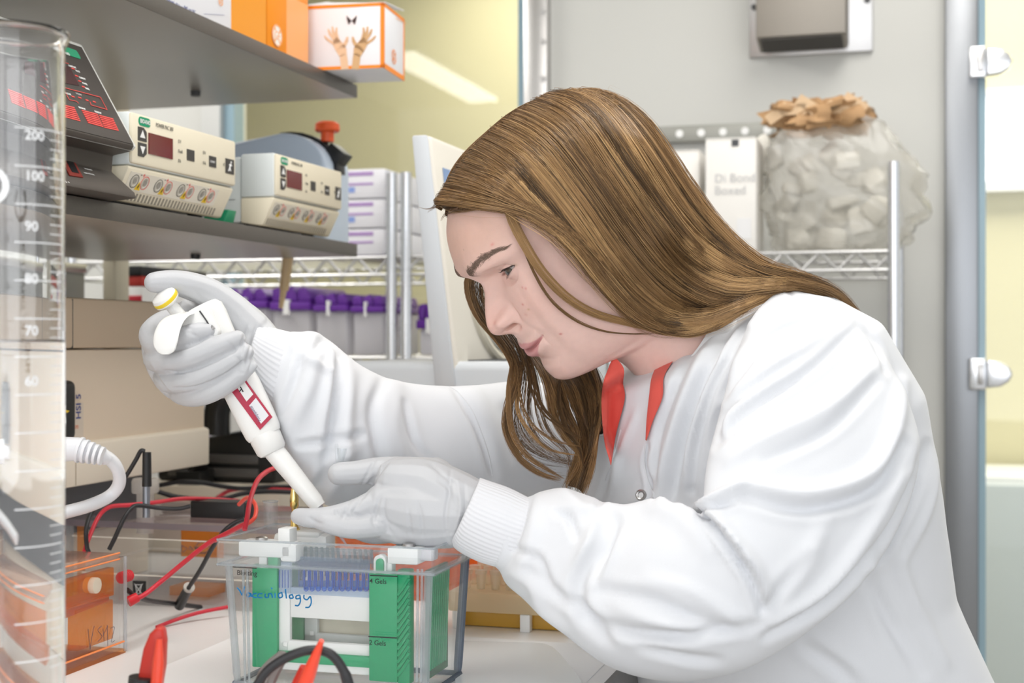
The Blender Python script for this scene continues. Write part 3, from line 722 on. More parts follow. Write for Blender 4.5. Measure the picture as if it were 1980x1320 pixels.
P7 = Plane(world_of(o) @ Vector((0, -0.0006, 0)), world_of(o).to_3x3() @ Vector((1, 0, 0)), Z)
M_skinp = mat('printed_skin', (0.76, 0.52, 0.33), 0.5); M_skinp2 = mat('printed_skin_shade', (0.62, 0.40, 0.2), 0.5)
def phand(flip, cx):
    def q(x, y): return (cx + flip * x, y)
    mb = MB(); A_ = []
    for pts, r in (([(5, 134), (8, 108), (12, 96)], (9, 9, 13)), ([(12, 96), (20, 84), (20, 78)], (13, 11, 8)), ([(17, 82), (22, 64), (21, 54)], (4, 3.2, 2)), ([(20, 80), (28, 62), (29, 52)], (4, 3.2, 2)), ([(22, 82), (34, 65), (37, 57)], (4, 3.2, 2)), ([(24, 86), (39, 76), (44, 70)], (3.6, 2.8, 2)), ([(9, 92), (2, 80), (0, 72)], (5, 4, 2.4))):
        for (a, ra), (c, rc) in zip(zip(pts, r), list(zip(pts, r))[1:]):
            d = np.array(c, float) - np.array(a, float); L = np.hypot(*d); nrm_ = np.array((-d[1], d[0])) / L; e = d / L
            A_.append([tuple(np.array(a) - nrm_ * ra * 0.8), tuple(np.array(c) - nrm_ * rc * 0.8), tuple(np.array(c) + e * rc * 0.7), tuple(np.array(c) + nrm_ * rc * 0.8), tuple(np.array(a) + nrm_ * ra * 0.8)])
    L2 = [[q(*p) for p in s_] for s_ in A_]
    P7.quads(L2, 'printed_hand', M_skinp if flip < 0 else M_skinp2, o, 0.0003)
phand(-1, 672); phand(1, 682)
for f in (-1, 1):
    P7.quad([(680, 40), (680 + f * 10, 30), (680 + f * 9, 38), (680 + f * 6, 48)], 'butterfly_wing', mat('butterfly_dark', (0.05, 0.03, 0.03), 0.6), o, 0.0003)
P8 = Plane(world_of(o) @ Vector((0.0006, 0, 0)), world_of(o).to_3x3() @ Vector((0, 1, 0)), Z)
ge(o, P8, 762, 110, 0.0105, M_orl)
P8.line([(766, 35), (786, 46)], 1.2, 'printed_line', M_or2, o)

# blue-grey rounded vessel with clip and orange knob behind the second power supply
sv = 1.93
o = thing('rounded_vessel', 'pale blue-grey rounded vessel with black clip and orange knob behind the beige power supplies', 'vessel', WS(432, 660, sv) + Vector((0, 0, ZL + 0.001)), -A)
x1 = tS(630, sv) - tS(432, sv); zt = (660 - 257) / F * dS(560, sv) - ZL
prof = [(0, 0, 0), (x1, 0, 0)] + [(x1 - 0.075 + 0.075 * math.cos(a), 0, zt - 0.055 + 0.055 * math.sin(a)) for a in np.linspace(0, math.pi / 2, 10)] + [(0, 0, zt - 0.014)]
MB().prism(prof, (0, 0.09, 0)).build('body', mat('blue_grey_plastic', (0.55, 0.64, 0.76), 0.35), o, 0.006, 3)
clp = MB()
for i in range(8):
    a0, a1 = math.radians(100 - 13 * i), math.radians(100 - 13 * (i + 1))
    e = [Vector((x1 - 0.075 + (0.075 + r_) * math.cos(a), 0.03, zt - 0.055 + (0.055 + r_) * math.sin(a))) for a, r_ in ((a0, 0.0), (a1, 0.0), (a1, 0.006), (a0, 0.006))]
    clp.prism(e, (0, 0.03, 0))
clp.box((x1 + 0.0, 0.045, zt - 0.03), (0.028, 0.034, 0.02), Matrix.Rotation(0.7, 3, 'Y')); clp.build('clip', M_black, o, 0.001)
kx = tS(609, sv) - tS(432, sv)
MB().lathe([(0.010, -0.014), (0.010, 0.0), (0.017, 0.001), (0.019, 0.004), (0.018, 0.013), (0.014, 0.016)], (kx, 0.045, zt + 0.004), (0, 0, 1), 20).build('knob', mat('knob_orange', (0.75, 0.10, 0.02), 0.4), o)

# ------------------------------------------------------------ open appliance with lid
M_lid = mat('appliance_beige', (0.74, 0.70, 0.62), 0.4); M_lidg = mat('appliance_grey', (0.60, 0.63, 0.66), 0.4)
a_ = WT(839, 600, -0.60); ts_ = to_ts(a_)
s_a = ts_[1]
o = thing('benchtop_appliance', 'benchtop appliance with its tall cream lid standing open behind the face', 'appliance', BF(-0.60, s_a, BENCH), -A)
MB().bx(-0.125, 0.13, 0.0, 0.42, 0.004, 0.285).build('base', M_lidg, o, 0.012, 3)
z0, z1 = 0.253, (660 - 276) / F * dT(815, -0.64) - BENCH
tilt = -0.030
def LP(x, y, f): return Vector((x + tilt * f, y, z0 + (z1 - z0) * f))
fr_ = []
MB().prism([LP(0.034, 0, 0), LP(0.0, 0, 0), LP(0.0, 0, 1), LP(0.026, 0, 1)], (0, 0.42, 0)).build('lid', M_lid, o, 0.007, 3)
MB().prism([LP(0.030, -0.004, 0.0), LP(0.002, -0.004, 0.0), LP(0.001, -0.004, 1), LP(0.022, -0.004, 1)], (0, 0.006, 0)).build('lid_edge', M_lidg, o, 0.003)
ring = []
def face_x(f): return 0.034 + (0.026 - 0.034) * f
for i in range(49):
    a = 2 * math.pi * i / 48; y = 0.275 + 0.20 * math.copysign(abs(math.cos(a)) ** 0.8, math.cos(a)); f = 0.52 + 0.44 * math.copysign(abs(math.sin(a)) ** 0.8, math.sin(a))
    ring.append(LP(face_x(f), y, f))
MB().tube(ring, 0.008, 10).build('gasket', mat('gasket_cream', (0.76, 0.71, 0.58), 0.35), o)
MB().tube([p + Vector((0.002, 0, 0)) + (Vector((0, 0.275, z0 + 0.165)) - Vector((0, p.y, p.z))) * 0.12 for p in ring], 0.006, 10).build('inner_rim', M_lidg, o)
MB().prism([LP(face_x(.75) + 0.0005, 0.03, 0.73), LP(face_x(.75) + 0.0005, 0.075, 0.73), LP(face_x(.88) + 0.0005, 0.075, 0.88), LP(face_x(.88) + 0.0005, 0.03, 0.88)], (0.0008, 0, 0)).build('sticker', mat('sticker_blue', (0.22, 0.33, 0.55), 0.5), o)
MB().prism([LP(face_x(.78) + 0.0013, 0.04, 0.77), LP(face_x(.78) + 0.0013, 0.06, 0.79), LP(face_x(.78) + 0.0013, 0.05, 0.85)], (0.0004, 0, 0)).build('sticker_mark', mat('sticker_tan', (0.6, 0.42, 0.3), 0.5), o)
MB().bx(0.03, 0.05, 0.01, 0.03, 0.24, 0.285).build('hinge', M_lidg, o, 0.003)
MB().bx(-0.02, 0.09, 0.045, 0.4, 0.27, 0.2865).build('rim_gap', M_dgrey, o, 0.002)

# ------------------------------------------------------------ beige instrument under the shelf
TI = -0.955
PI_ = Plane(BF(TI, 0, 0), U, Z)
e0 = to_ts(PI_.at(400, 760)); s1_ = e0[1]; s0_ = 0.75
zb = (660 - 828) / F * PI_.at(400, 828).y; zt_ = (660 - 588) / F * PI_.at(400, 588).y
zbb = (660 - 897) / F * PI_.at(400, 897).y
M_inst = mat('instrument_beige', (0.82, 0.69, 0.535), 0.45, bump=('noise', 700, 0.03)); M_inst2 = mat('instrument_cream', (0.85, 0.77, 0.64), 0.42)
o = thing('instrument', 'large beige benchtop instrument under the lower shelf behind the glass cylinder', 'instrument', BF(TI, s0_, BENCH), -A)
Li = s1_ - s0_
def zi(z): return z - BENCH
zs = -0.008
MB().bx(-0.3, 0, 0, Li, zi(zs), zi(zt_)).build('top_cover', mat('instrument_tan', (0.66, 0.53, 0.38), 0.45), o, 0.004)
MB().bx(-0.3, -0.002, 0.002, Li - 0.002, zi(zb) - 0.01, zi(zs) - 0.0015).build('front_panel', M_inst, o, 0.003)
MB().prism([(0.004, 0, zi(zb)), (-0.02, 0, zi(zb) + 0.008), (-0.3, 0, zi(zb) + 0.008), (-0.3, 0, zi(zbb)), (0.004, 0, zi(zbb))], (0, Li + 0.001, 0)).build('lower_band', M_inst2, o, 0.003)
MB().bx(-0.28, -0.05, 0.02, Li - 0.06, 0.075, zi(zbb)).build('base', mat('slate_grey', (0.13, 0.14, 0.155), 0.5), o, 0.003)
MB().bx(-0.28, -0.06, 0.02, Li - 0.05, 0.0, 0.0745).build('plinth', M_inst2, o, 0.003)
for y in (to_ts(PI_.at(140, 700))[1] - s0_,):
    MB().bx(-0.01, 0.0004, y, y + 0.0008, zi(zs), zi(zt_) - 0.002).build('seam', M_dgrey, o)
    MB().bx(-0.01, 0.0046, y, y + 0.0008, zi(zbb) + 0.002, zi(zb) - 0.002).build('seam', mat('seam_tan', (0.4, 0.33, 0.24), 0.5), o)
# black rounded plug adapter on its face and the sticker beside it
ad = thing('plug_adapter', 'black rounded box with white and yellow print on the beige instrument front', 'adapter', Plane(BF(TI + 0.022, 0, 0), U, Z).at(150, 850) - V * 0.0215, -A)
aw = 0.062; ah = (850 - 737) / F * PI_.at(143, 800).y
MB().bx(0, 0.022, -aw, 0, 0, ah).build('body', mat('adapter_black', (0.018, 0.017, 0.016), 0.4), ad, 0.008, 4)
PA = Plane(world_of(ad) @ Vector((0.0222, 0, 0)), U, Z)
PA.quad([(119, 783), (126, 784), (125, 800), (127, 818), (122, 818), (121, 803)], 'white_mark', M_wprint, ad)
PA.quad([(122, 791), (134, 794), (130, 798), (123, 796)], 'yellow_mark', M_yprint, ad)
PI_.quad([(143, 780), (161, 778), (161, 846), (143, 848)], 'sticker', mat('clear_sticker', (0.72, 0.63, 0.52), 0.3), o, 0.0003, 0.0005)
c = PI_.at(156, 810, 0.001)
text('HSI 5', 0.0135, mat('navy_letters', (0.06, 0.08, 0.25), 0.6), o, frame(c, Z, -U), world=True, bold=0.0003)
PI_.text('EPD', 144, 829, 7, mat('orange_letters', (0.75, 0.25, 0.12), 0.6), o, off=0.001, sx=0.8)

# black desk telephone beyond the instrument
o = thing('desk_phone', 'black desk telephone with its handset on the bench behind the pipette', 'telephone', W(430, 660, 2.12) + Vector((0, 0, BENCH + 0.1002)), -A)
rs = thing('riser_tray', 'low cream riser block under the black telephone', 'riser', W(430, 660, 2.12) + Vector((0, 0, BENCH)), -A)
MB().bx(-0.13, 0.12, -0.055, 0.21, 0.0, 0.1).build('block', M_inst2, rs, 0.004)
MB().bx(-0.12, 0.11, -0.057, -0.0545, 0.02, 0.08).build('front_face', mat('riser_pink', (0.72, 0.6, 0.52), 0.5), rs, 0.001)
MB().prism([(-0.11, 0, 0.0), (-0.11, 0, 0.045), (-0.10, 0, 0.055), (0.07, 0, 0.085), (0.085, 0, 0.08), (0.085, 0, 0)], (0, 0.2, 0)).build('body', mat('phone_black', (0.015, 0.015, 0.015), 0.35), o, 0.006, 3)
for i, z in enumerate((0.008, 0.028)):
    MB().bx(-0.09 + 0.02 * i, 0.06, -0.004, 0.002, z, z + 0.014).build('panel_strip', mat('phone_strip', (0.10, 0.095, 0.09), 0.4), o, 0.002)
MB().tube(pxpath([(418, 840, 2.08), (421, 790, 2.08), (440, 752, 2.08), (475, 748, 2.1), (512, 775, 2.12), (525, 820, 2.14)]), [0.019] * 31, 14).build('handset', mat('phone_black'), o, world=True)
MB().bx(-0.05, -0.01, -0.05, -0.006, 0.0, 0.02).bx(-0.03, -0.02, -0.05, -0.006, 0.02, 0.045).build('stand', mat('phone_black'), o, 0.002)
pnl = thing('file_box', 'pale grey-white file box with a purple edge behind the telephone', 'box', WS(402, 660, 2.35) + Vector((0, 0, BENCH)), -A)
MB().bx(0, 0.04, 0, 0.085, 0, 0.30).build('case', M_white, pnl, 0.003)
MB().bx(0.0, 0.004, -0.001, 0.0, 0.02, 0.30).build('purple_edge', M_lil, pnl)
MB().bx(0.045, 0.2, 0, 0.085, 0, 0.235).build('drawer_unit', mat('file_grey', (0.62, 0.61, 0.59), 0.5), pnl, 0.003)

# small pipette tip hanging below the shelf end
o = thing('hanging_tip', 'beige tapered plastic rod hanging below the end of the lower shelf', 'rod', W(555, 480, 2.18))
MB().tube([W(560, 470, 2.18), W(556, 505, 2.18), W(549, 560, 2.18), W(548, 562, 2.18), W(543, 596, 2.18)], [0.0085, 0.0085, 0.0072, 0.0052, 0.0034], 14).build('shaft', mat('tan_plastic', (0.70, 0.52, 0.30), 0.4), o, world=True)
MB().cyl(W(560, 469, 2.18), W(559, 482, 2.18), 0.0105, n=14).build('collar', mat('tan_plastic'), o, world=True)
# ------------------------------------------------------------ clear tanks, cables, glass cylinder
M_orange = clear('orange_acrylic', (1.0, 0.60, 0.16), 0.22, col=(1.0, 0.42, 0.04), rough=0.04)
M_orange2 = clear('orange_acrylic_thin', (1.0, 0.74, 0.5), 0.2, col=(1.0, 0.45, 0.15), rough=0.04)
M_tankgreen = mat('tank_green', (0.01, 0.33, 0.14), 0.35)
M_greeny = clear('green_translucent', (0.35, 0.62, 0.45), 0.45, col=(0.06, 0.30, 0.16), rough=0.15)
M_tankwhite = mat('tank_white', (0.80, 0.81, 0.80), 0.35)
M_gold = mat('gold_plating', (0.83, 0.62, 0.22), 0.2, 1.0)
M_bedge = clear('blue_grey_edge', (0.42, 0.47, 0.55), 0.55, col=(0.30, 0.35, 0.42), rough=0.1)
def walls(parent, x1, y1, z1, th, m, me, names=True, bottom=True, front_off=0.0):
    "an open clear box: five plates with their polished edges as parts"
    for nm, b in (('front_wall', (0, x1, 0, th, 0, z1)), ('back_wall', (0, x1, y1 - th, y1, 0, z1)), ('side_wall', (0, th, th, y1 - th, 0, z1)), ('side_wall', (x1 - th, x1, th, y1 - th, 0, z1))):
        MB().bx(*b).build(nm, m, parent, 0.0008)
    if bottom: MB().bx(th, x1 - th, th, y1 - th, 0, th).build('floor_plate', m, parent)
    e = MB(); r = th * 0.5
    for a, b_ in (((0, 0), (x1, 0)), ((0, y1), (x1, y1)), ((0, 0), (0, y1)), ((x1, 0), (x1, y1))):
        dx, dy = (0, r) if a[1] == b_[1] == 0 else (0, -r) if a[1] == b_[1] else (r, 0) if a[0] == 0 else (-r, 0)
        e.box(((a[0] + b_[0]) / 2 + dx, (a[1] + b_[1]) / 2 + dy, z1 + 0.0006), (abs(a[0] - b_[0]) + (0 if dx else 0) + (2 * r if dx else 0), abs(a[1] - b_[1]) + (2 * r if dy else 0), 0.0012))
    e.build('top_edge', me, parent)

# -- the gel tank in the middle
FR = Vector((-0.0703, 1.22)); TWd, TDp, TH = 0.1945, 0.105, 0.112
FLp = FR - Vector((CA, -SA)) * TWd
tk = thing('gel_tank', 'clear gel tank with green gel holders and handwritten blue marker on its front', 'tank', (FLp.x, FLp.y, 0.90), -A)
tt0, ts0, _ = to_ts(Vector((FLp.x, FLp.y, 0)))
def K(px, py, y=0.0):
    s = ts0 + y; p = WS(px, py, s); return Vector((to_ts(p)[0] - tt0, y, p.z - 0.90))
def kbox(px0, px1, py0, py1, y0, y1, name, m, bevel=0.0012, parent=None):
    a, b = K(px0, py1, y0), K(px1, py0, y0)
    return MB().bx(a.x, b.x, y0, y1, a.z, b.z).build(name, m, parent or tk, bevel)
tap = 0.006
def tx(z): return tap * (1 - z / TH)
th = 0.0035
for nm, pts, v in (('front_wall', [(tx(0), tx(0), 0.002), (TWd - tx(0), tx(0), 0.002), (TWd, 0, TH), (0, 0, TH)], (0, th, 0)),
                   ('back_wall', [(tx(0), TDp - tx(0), 0.002), (TWd - tx(0), TDp - tx(0), 0.002), (TWd, TDp, TH), (0, TDp, TH)], (0, -th, 0)),
                   ('side_wall', [(tx(0), tx(0) + th, 0.002), (tx(0), TDp - tx(0) - th, 0.002), (0, TDp - th, TH), (0, th, TH)], (th, 0, 0)),
                   ('side_wall', [(TWd - tx(0), tx(0) + th, 0.002), (TWd - tx(0), TDp - tx(0) - th, 0.002), (TWd, TDp - th, TH), (TWd, th, TH)], (-th, 0, 0))):
    MB().prism(pts, v).build(nm, M_clear, tk)
MB().bx(tap, TWd - tap, tap, TDp - tap, 0.0, 0.004).build('floor_plate', M_clear, tk, 0.001)
for x, y, m, r in ((0.002, 0.002, M_edge, 0.0035), (TWd - 0.002, 0.002, M_edge, 0.004), (0.002, TDp - 0.002, M_edge, 0.003), (TWd - 0.002, TDp - 0.002, M_bedge, 0.0042)):
    sx, sy = (1 if x < 0.1 else -1), (1 if y < 0.05 else -1)
    MB().tube([(x + sx * tap, y + sy * tap, 0.003), (x + sx * tap * 0.9, y + sy * tap * 0.9, 0.012), (x, y, TH)], [r * 0.8, r, r], 8).build('corner_edge', m, tk)
# ribs moulded into the front wall at its two ends
for px in (470, 478, 808, 816):
    a = K(px, 1100, -0.001); b = K(px + (4 if px < 600 else -2), 1318, -0.001)
    MB().tube([a, b], 0.0012, 6).build('wall_rib', M_edge, tk)
b1 = K(846, 1300, 0.07)
for y in (tap, TDp - tap): MB().tube([(tap, y, 0.003), (TWd - tap, y, 0.003)], 0.0025, 8).build('base_edge', M_bedge if y > 0.05 else M_edge, tk)
for x in (tap, TWd - tap): MB().tube([(x, tap, 0.003), (x, TDp - tap, 0.003)], 0.0025, 8).build('base_edge', M_bedge, tk)
# rim
RZ0, RZ1, ro = TH - 0.001, TH + 0.021, 0.006
for b in ((-ro, TWd + ro, -ro, -ro + 0.003), (-ro, TWd + ro, TDp + ro - 0.003, TDp + ro), (-ro, -ro + 0.003, -ro, TDp + ro), (TWd + ro - 0.003, TWd + ro, -ro, TDp + ro)):
    MB().bx(b[0], b[1], b[2], b[3], RZ0, RZ1).build('rim_wall', clear('rim_clear', (0.97, 0.98, 0.985), 0.05, rough=0.04), tk, 0.0008)
    long_x = b[1] - b[0] > 0.1
    for z in (RZ0, RZ1): MB().tube([((b[0]), (b[2] + b[3]) / 2, z), (b[1], (b[2] + b[3]) / 2, z)] if long_x else [((b[0] + b[1]) / 2, b[2], z), ((b[0] + b[1]) / 2, b[3], z)], 0.0011, 6).build('rim_edge', M_edge, tk)
for b in ((-ro, TWd + ro, -ro, 0.003), (-ro, TWd + ro, TDp - 0.003, TDp + ro), (-ro, 0.003, 0.003, TDp - 0.003), (TWd - 0.003, TWd + ro, 0.003, TDp - 0.003)):
    MB().bx(b[0], b[1], b[2], b[3], RZ0 - 0.0015, RZ0 + 0.0005).build('rim_ledge', clear('rim_clear'), tk)
# green holders
kbox(487, 536, 1093, 1289, 0.018, 0.026, 'gel_holder', M_tankgreen)
kbox(713, 768, 1106, 1316, 0.016, 0.024, 'gel_holder', M_tankgreen)
gp = kbox(768, 792, 1102, 1322, 0.018, 0.03, 'ribbed_holder_edge', M_tankgreen)
for i in range(13):
    a = K(769, 1150 + i * 13, 0.0175); c = K(791, 1118 + i * 13, 0.0175)
    MB().tube([a, (a + c) / 2 + Vector((0, -0.0005, -0.001)), c], 0.0016, 6).build('rib', M_tankgreen, gp)
def tab(px0, px1, py0, py1, y, m=M_tankgreen, name='release_tab', th=0.008):
    a, b = K(px0, py1, y), K(px1, py0, y); r = (b.x - a.x) / 2; cx = (a.x + b.x) / 2
    pts = [(a.x, y, a.z), (b.x, y, a.z)] + [(cx + r * math.cos(t), y, b.z - r + r * math.sin(t)) for t in np.linspace(0, math.pi, 12)]
    return MB().prism(pts, (0, th, 0)).build(name, m, tk, 0.0006)
tab(518, 537, 1067, 1096, 0.016); tab(726, 741, 1080, 1108, 0.014); tab(582, 601, 1049, 1072, 0.066)
tab(722, 746, 1073, 1112, 0.0165, M_tankwhite, 'tab_guard')
# side panel of the inner core seen through the right wall
for x0, y0, y1 in ((TWd - 0.016, 0.032, 0.085),):
    sp1 = MB().bx(x0, x0 + 0.003, y0, y1, 0.012, TH - 0.004).build('side_holder', M_greeny, tk)
    for i in range(9):
        y = y0 + 0.002 + i * 0.0057
        MB().tube([(x0 + 0.004, y - 0.006 if y - 0.006 > y0 else y0, 0.02), (x0 + 0.004, min(y + 0.004, y1), TH - 0.008)], 0.0013, 6).build('rib', M_tankgreen, sp1)
# white clamps, posts and screws
kbox(460, 562, 1050, 1075, 0.012, 0.035, 'clamp_block', M_tankwhite, 0.002)
kbox(540, 573, 1052, 1086, 0.012, 0.03, 'clamp_block', M_tankwhite, 0.003)
kbox(537, 560, 1022, 1060, 0.014, 0.03, 'clamp_post', M_tankwhite, 0.001)
kbox(500, 516, 1074, 1094, 0.02, 0.03, 'clamp_leg', M_tankwhite, 0.001)
kbox(526, 632, 1034, 1072, 0.062, 0.085, 'clamp_block', M_tankwhite, 0.005)
kbox(560, 618, 1028, 1040, 0.062, 0.085, 'clamp_block', M_tankwhite, 0.003)
kbox(748, 808, 1061, 1090, 0.012, 0.034, 'clamp_block', M_tankwhite, 0.002)
kbox(748, 758, 1088, 1106, 0.02, 0.03, 'clamp_leg', M_tankwhite, 0.001)
kbox(808, 838, 1062, 1084, 0.02, 0.034, 'clamp_block', clear('frosted_bin'), 0.002)
for px, py, y in ((506, 1044, 0.024), (790, 1056, 0.022)):
    c = K(px, py, y); MB().lathe([(0.0, 0), (0.0055, 0), (0.0055, 0.0025), (0.003, 0.0035)], c, (0, 0, 1), 16).build('screw', M_steel, tk)
# gold jack and clear post
c0, c1 = K(569, 1028, 0.07), K(569, 944, 0.07)
MB().lathe([(0.0052, 0.0), (0.0055, 0.003), (0.0035, 0.006), (0.0034, 0.014), (0.0026, 0.016), (0.0026, 0.022), (0.0040, 0.024), (0.0042, 0.030), (0.0036, 0.036), (0.0030, (c1 - c0).z)], c0, (0, 0, 1), 16).build('gold_jack', M_gold, tk)
c0, c1 = K(523, 1022, 0.098), K(523, 968, 0.098)
MB().lathe([(0.0073, 0), (0.0073, (c1 - c0).z), (0.0062, (c1 - c0).z), (0.0062, 0.001)], c0, (0, 0, 1), 20).build('clear_post', clear('rim_clear'), tk)
MB().lathe([(0.0073, (c1 - c0).z - 0.0012), (0.0078, (c1 - c0).z), (0.0060, (c1 - c0).z)], c0, (0, 0, 1), 20, caps=False).build('post_rim', M_edge, tk)
# white gel frame, window, combs
yF = 0.022
kbox(535, 561, 1086, 1262, yF, yF + 0.006, 'gel_frame', M_tankwhite, 0.002)
kbox(561, 715, 1143, 1193, yF, yF + 0.006, 'gel_frame', M_tankwhite, 0.001)
kbox(536, 715, 1247, 1268, yF, yF + 0.006, 'gel_frame', M_tankwhite, 0.0025)
kbox(537, 715, 1270, 1279, yF - 0.004, yF + 0.008, 'green_rail', M_tankgreen, 0.001)
kbox(537, 715, 1281, 1294, yF - 0.002, yF + 0.01, 'lower_rail', M_tankwhite, 0.002)
kbox(561, 586, 1090, 1143, yF + 0.03, yF + 0.036, 'inner_holder', M_greeny, 0.001)
kbox(561, 586, 1193, 1247, yF + 0.03, yF + 0.036, 'inner_holder', M_greeny, 0.001)
kbox(585, 614, 1190, 1243, yF + 0.034, yF + 0.04, 'rear_gel_frame', mat('rear_frame_white', (0.66, 0.68, 0.66), 0.4), 0.002)
kbox(585, 715, 1230, 1246, yF + 0.034, yF + 0.04, 'rear_gel_frame', mat('rear_frame_white'), 0.002)
kbox(613, 715, 1190, 1232, yF + 0.044, yF + 0.046, 'rear_gel', mat('gel_cream', (0.72, 0.68, 0.55), 0.3, var=0.1, vscale=60), 0.0)
for px, py in ((552, 1245), (603, 1224)):
    c = K(px, py, yF - 0.0004 if px == 552 else yF + 0.033); MB().bx(c.x - 0.002, c.x + 0.002, c.y - 0.0004, c.y, c.z - 0.002, c.z + 0.002).build('frame_pip', M_white, tk, 0.0003)
M_blueink = mat('comb_blue', (0.05, 0.12, 0.50), 0.4); M_film = clear('gel_plate', (0.86, 0.9, 0.95), 0.14, col=(0.62, 0.72, 0.86), rough=0.05)
kbox(540, 715, 1082, 1146, yF - 0.002, yF - 0.001, 'glass_plate', M_film, 0.0)
for row, (y, py0, py1, st, n) in enumerate(((yF - 0.003, 1100, 1142, 588, 11), (yF + 0.012, 1092, 1138, 578, 12))):
    cb = kbox(576 if row == 0 else 570, 715, py0 - 10, py0 + 3, y, y + 0.001, 'gel_comb', clear('comb_clear', (0.75, 0.8, 0.88), 0.35, col=(0.45, 0.5, 0.58)), 0.0)
    for i in range(n):
        px = st + i * 11.6
        pts = [K(px, py0, y), K(px, py1 - 2, y), K(px + 3, py1, y), K(px + 5, py1, y), K(px + 8, py1 - 2, y), K(px + 8, py0, y)]
        MB().tube(pts, 0.00045, 5).build('comb_tooth', M_blueink, cb)
        MB().prism([K(px + 1, py1 - (16 if row else 8), y + 0.001), K(px + 7, py1 - (16 if row else 8), y + 0.001), K(px + 7, py1 - 2, y + 0.001), K(px + 1, py1 - 2, y + 0.001)], (0, 0.0004, 0)).build('blue_sample', mat('sample_blue', (0.10, 0.24, 0.66), 0.3), cb)
for i in range(22):
    px = 580 + i * 6.2
    MB().tube([K(px, 1084, yF + 0.02), K(px + rb.uniform(-2, 2), 1118 + rb.uniform(-8, 8), yF + 0.02)], 0.0007, 5).build('comb_finger', mat('comb_smoke', (0.16, 0.16, 0.24), 0.3), tk)
for px in (540, 551):
    MB().tube([K(px, 1136, yF - 0.001), K(px, 1102, yF - 0.001), K(px + 6, 1102, yF - 0.001), K(px + 6, 1136, yF - 0.001)], 0.0004, 5).build('comb_tooth', M_blueink, tk)
for y, py in ((0.03, 1083), (0.04, 1075), (0.05, 1068), (0.06, 1064)):
    a, b = K(575, py, y), K(718, py + 6, y)
    MB().bx(a.x, b.x, y, y + 0.004, b.z, b.z + 0.003).build('glass_plate', M_edge, tk)
    for i in range(14):
        MB().bx(a.x + 0.002 + i * 0.0054, a.x + 0.0045 + i * 0.0054, y - 0.001, y + 0.0, b.z - 0.004, b.z + 0.004).build('well', clear('well_clear', (0.8, 0.85, 0.87), 0.3, col=(0.6, 0.66, 0.68)), tk)
PT = Plane(world_of(tk) @ Vector((0, -0.0008, 0)), V, Z)
PT.line([(451, 1095.5), (496, 1098)], 2.0, 'printed_line', M_print, tk); PT.text('Blotting', 458, 1111, 9.5, M_print, tk, bold=0.00005)
PT.line([(716, 1112), (768, 1114)], 2.2, 'printed_line', M_print, tk); PT.text('4 Gels', 714.5, 1127, 9.5, M_print, tk, bold=0.00005)
PT.line([(713, 1230), (767, 1233)], 2.2, 'printed_line', M_print, tk); PT.text('2 Gels', 713.5, 1246, 9.5, M_print, tk, bold=0.00005)
M_marker = mat('marker_blue', (0.0, 0.20, 0.48), 0.5)
strokes = [[(459, 1136), (464, 1142), (468, 1150)], [(468, 1150), (471, 1143), (473, 1134)],
           [(485, 1147), (479, 1146), (477, 1151), (482, 1153), (485, 1147), (486, 1153)], [(496, 1147), (490, 1148), (489, 1153), (496, 1155)], [(507, 1147), (500, 1148), (499, 1154), (507, 1155)],
           [(513, 1148), (513, 1154), (517, 1155)], [(519, 1155), (520, 1148), (525, 1148), (527, 1155)], [(525, 1136), (526, 1138)], [(532, 1147), (532, 1155)], [(545, 1145), (539, 1148), (540, 1155), (546, 1153), (545, 1145)],
           [(552, 1139), (553, 1148), (554, 1156)], [(565, 1149), (560, 1151), (561, 1156), (567, 1155), (565, 1149)], [(579, 1150), (573, 1152), (573, 1157), (580, 1156), (580, 1151), (581, 1162), (577, 1170), (571, 1170)],
           [(588, 1150), (588, 1156), (594, 1159), (600, 1153), (602, 1164), (598, 1173), (591, 1174)]]
for s_ in strokes:
    sp2 = spline(s_, 5) if len(s_) > 2 else s_
    PT.line([tuple(q) for q in sp2], 2.6, 'marker_stroke', M_marker, tk)

# -- orange tank at the left
op = to_ts(WT(243, 1262, -0.770))
o1 = op[1]; ow = 0.30
ot = thing('orange_gel_box', 'clear and orange acrylic gel box with handwriting, in front of the glass cylinder base', 'gel box', BF(-0.770, o1 - ow, BENCH), -A)
# local: x towards the room (front face x=0), y along the bench, length ow
OD, OH = 0.075, 0.1
PO = Plane(BF(-0.7695, 0, 0), U, Z)
def oz(px, py): p = PO.at(px, py); return to_ts(p)[1] - (o1 - ow), p.z - 0.90
MB().bx(-0.006, 0, 0, ow, 0.004, OH - 0.004).build('front_wall', M_clear, ot, 0.0008)
MB().bx(-OD, -OD + 0.006, 0, ow, 0.004, OH - 0.004).build('back_wall', M_clear, ot, 0.0008)
MB().bx(-OD + 0.006, -0.006, ow - 0.006, ow, 0.004, OH - 0.004).build('end_wall', M_clear, ot, 0.0008)
MB().bx(-OD + 0.006, -0.006, 0, 0.006, 0.004, OH - 0.004).build('end_wall', M_clear, ot, 0.0008)
MB().bx(-OD, 0, 0, ow, 0, 0.004).build('floor_plate', M_orange2, ot)
MB().bx(-OD, 0.001, 0, ow - 0.012, OH - 0.004, OH + 0.001).build('lid_plate', clear('lid_peach', (0.98, 0.86, 0.80), 0.18, col=(0.95, 0.75, 0.65)), ot, 0.001)
for z in (OH + 0.001, OH - 0.005): MB().tube([(0.0005, 0, z), (0.0005, ow - 0.012, z)], 0.0009, 6).build('glowing_edge', mat('orange_edge', (0.9, 0.25, 0.05), 0.3), ot)
for x in (0.0, -OD): MB().tube([(x, ow - 0.001, 0.002), (x, ow - 0.001, OH - 0.004)], 0.0018, 6).build('corner_edge', M_edge, ot)
(ya, za), (yb, zb2) = oz(119, 1166), oz(236, 1106)
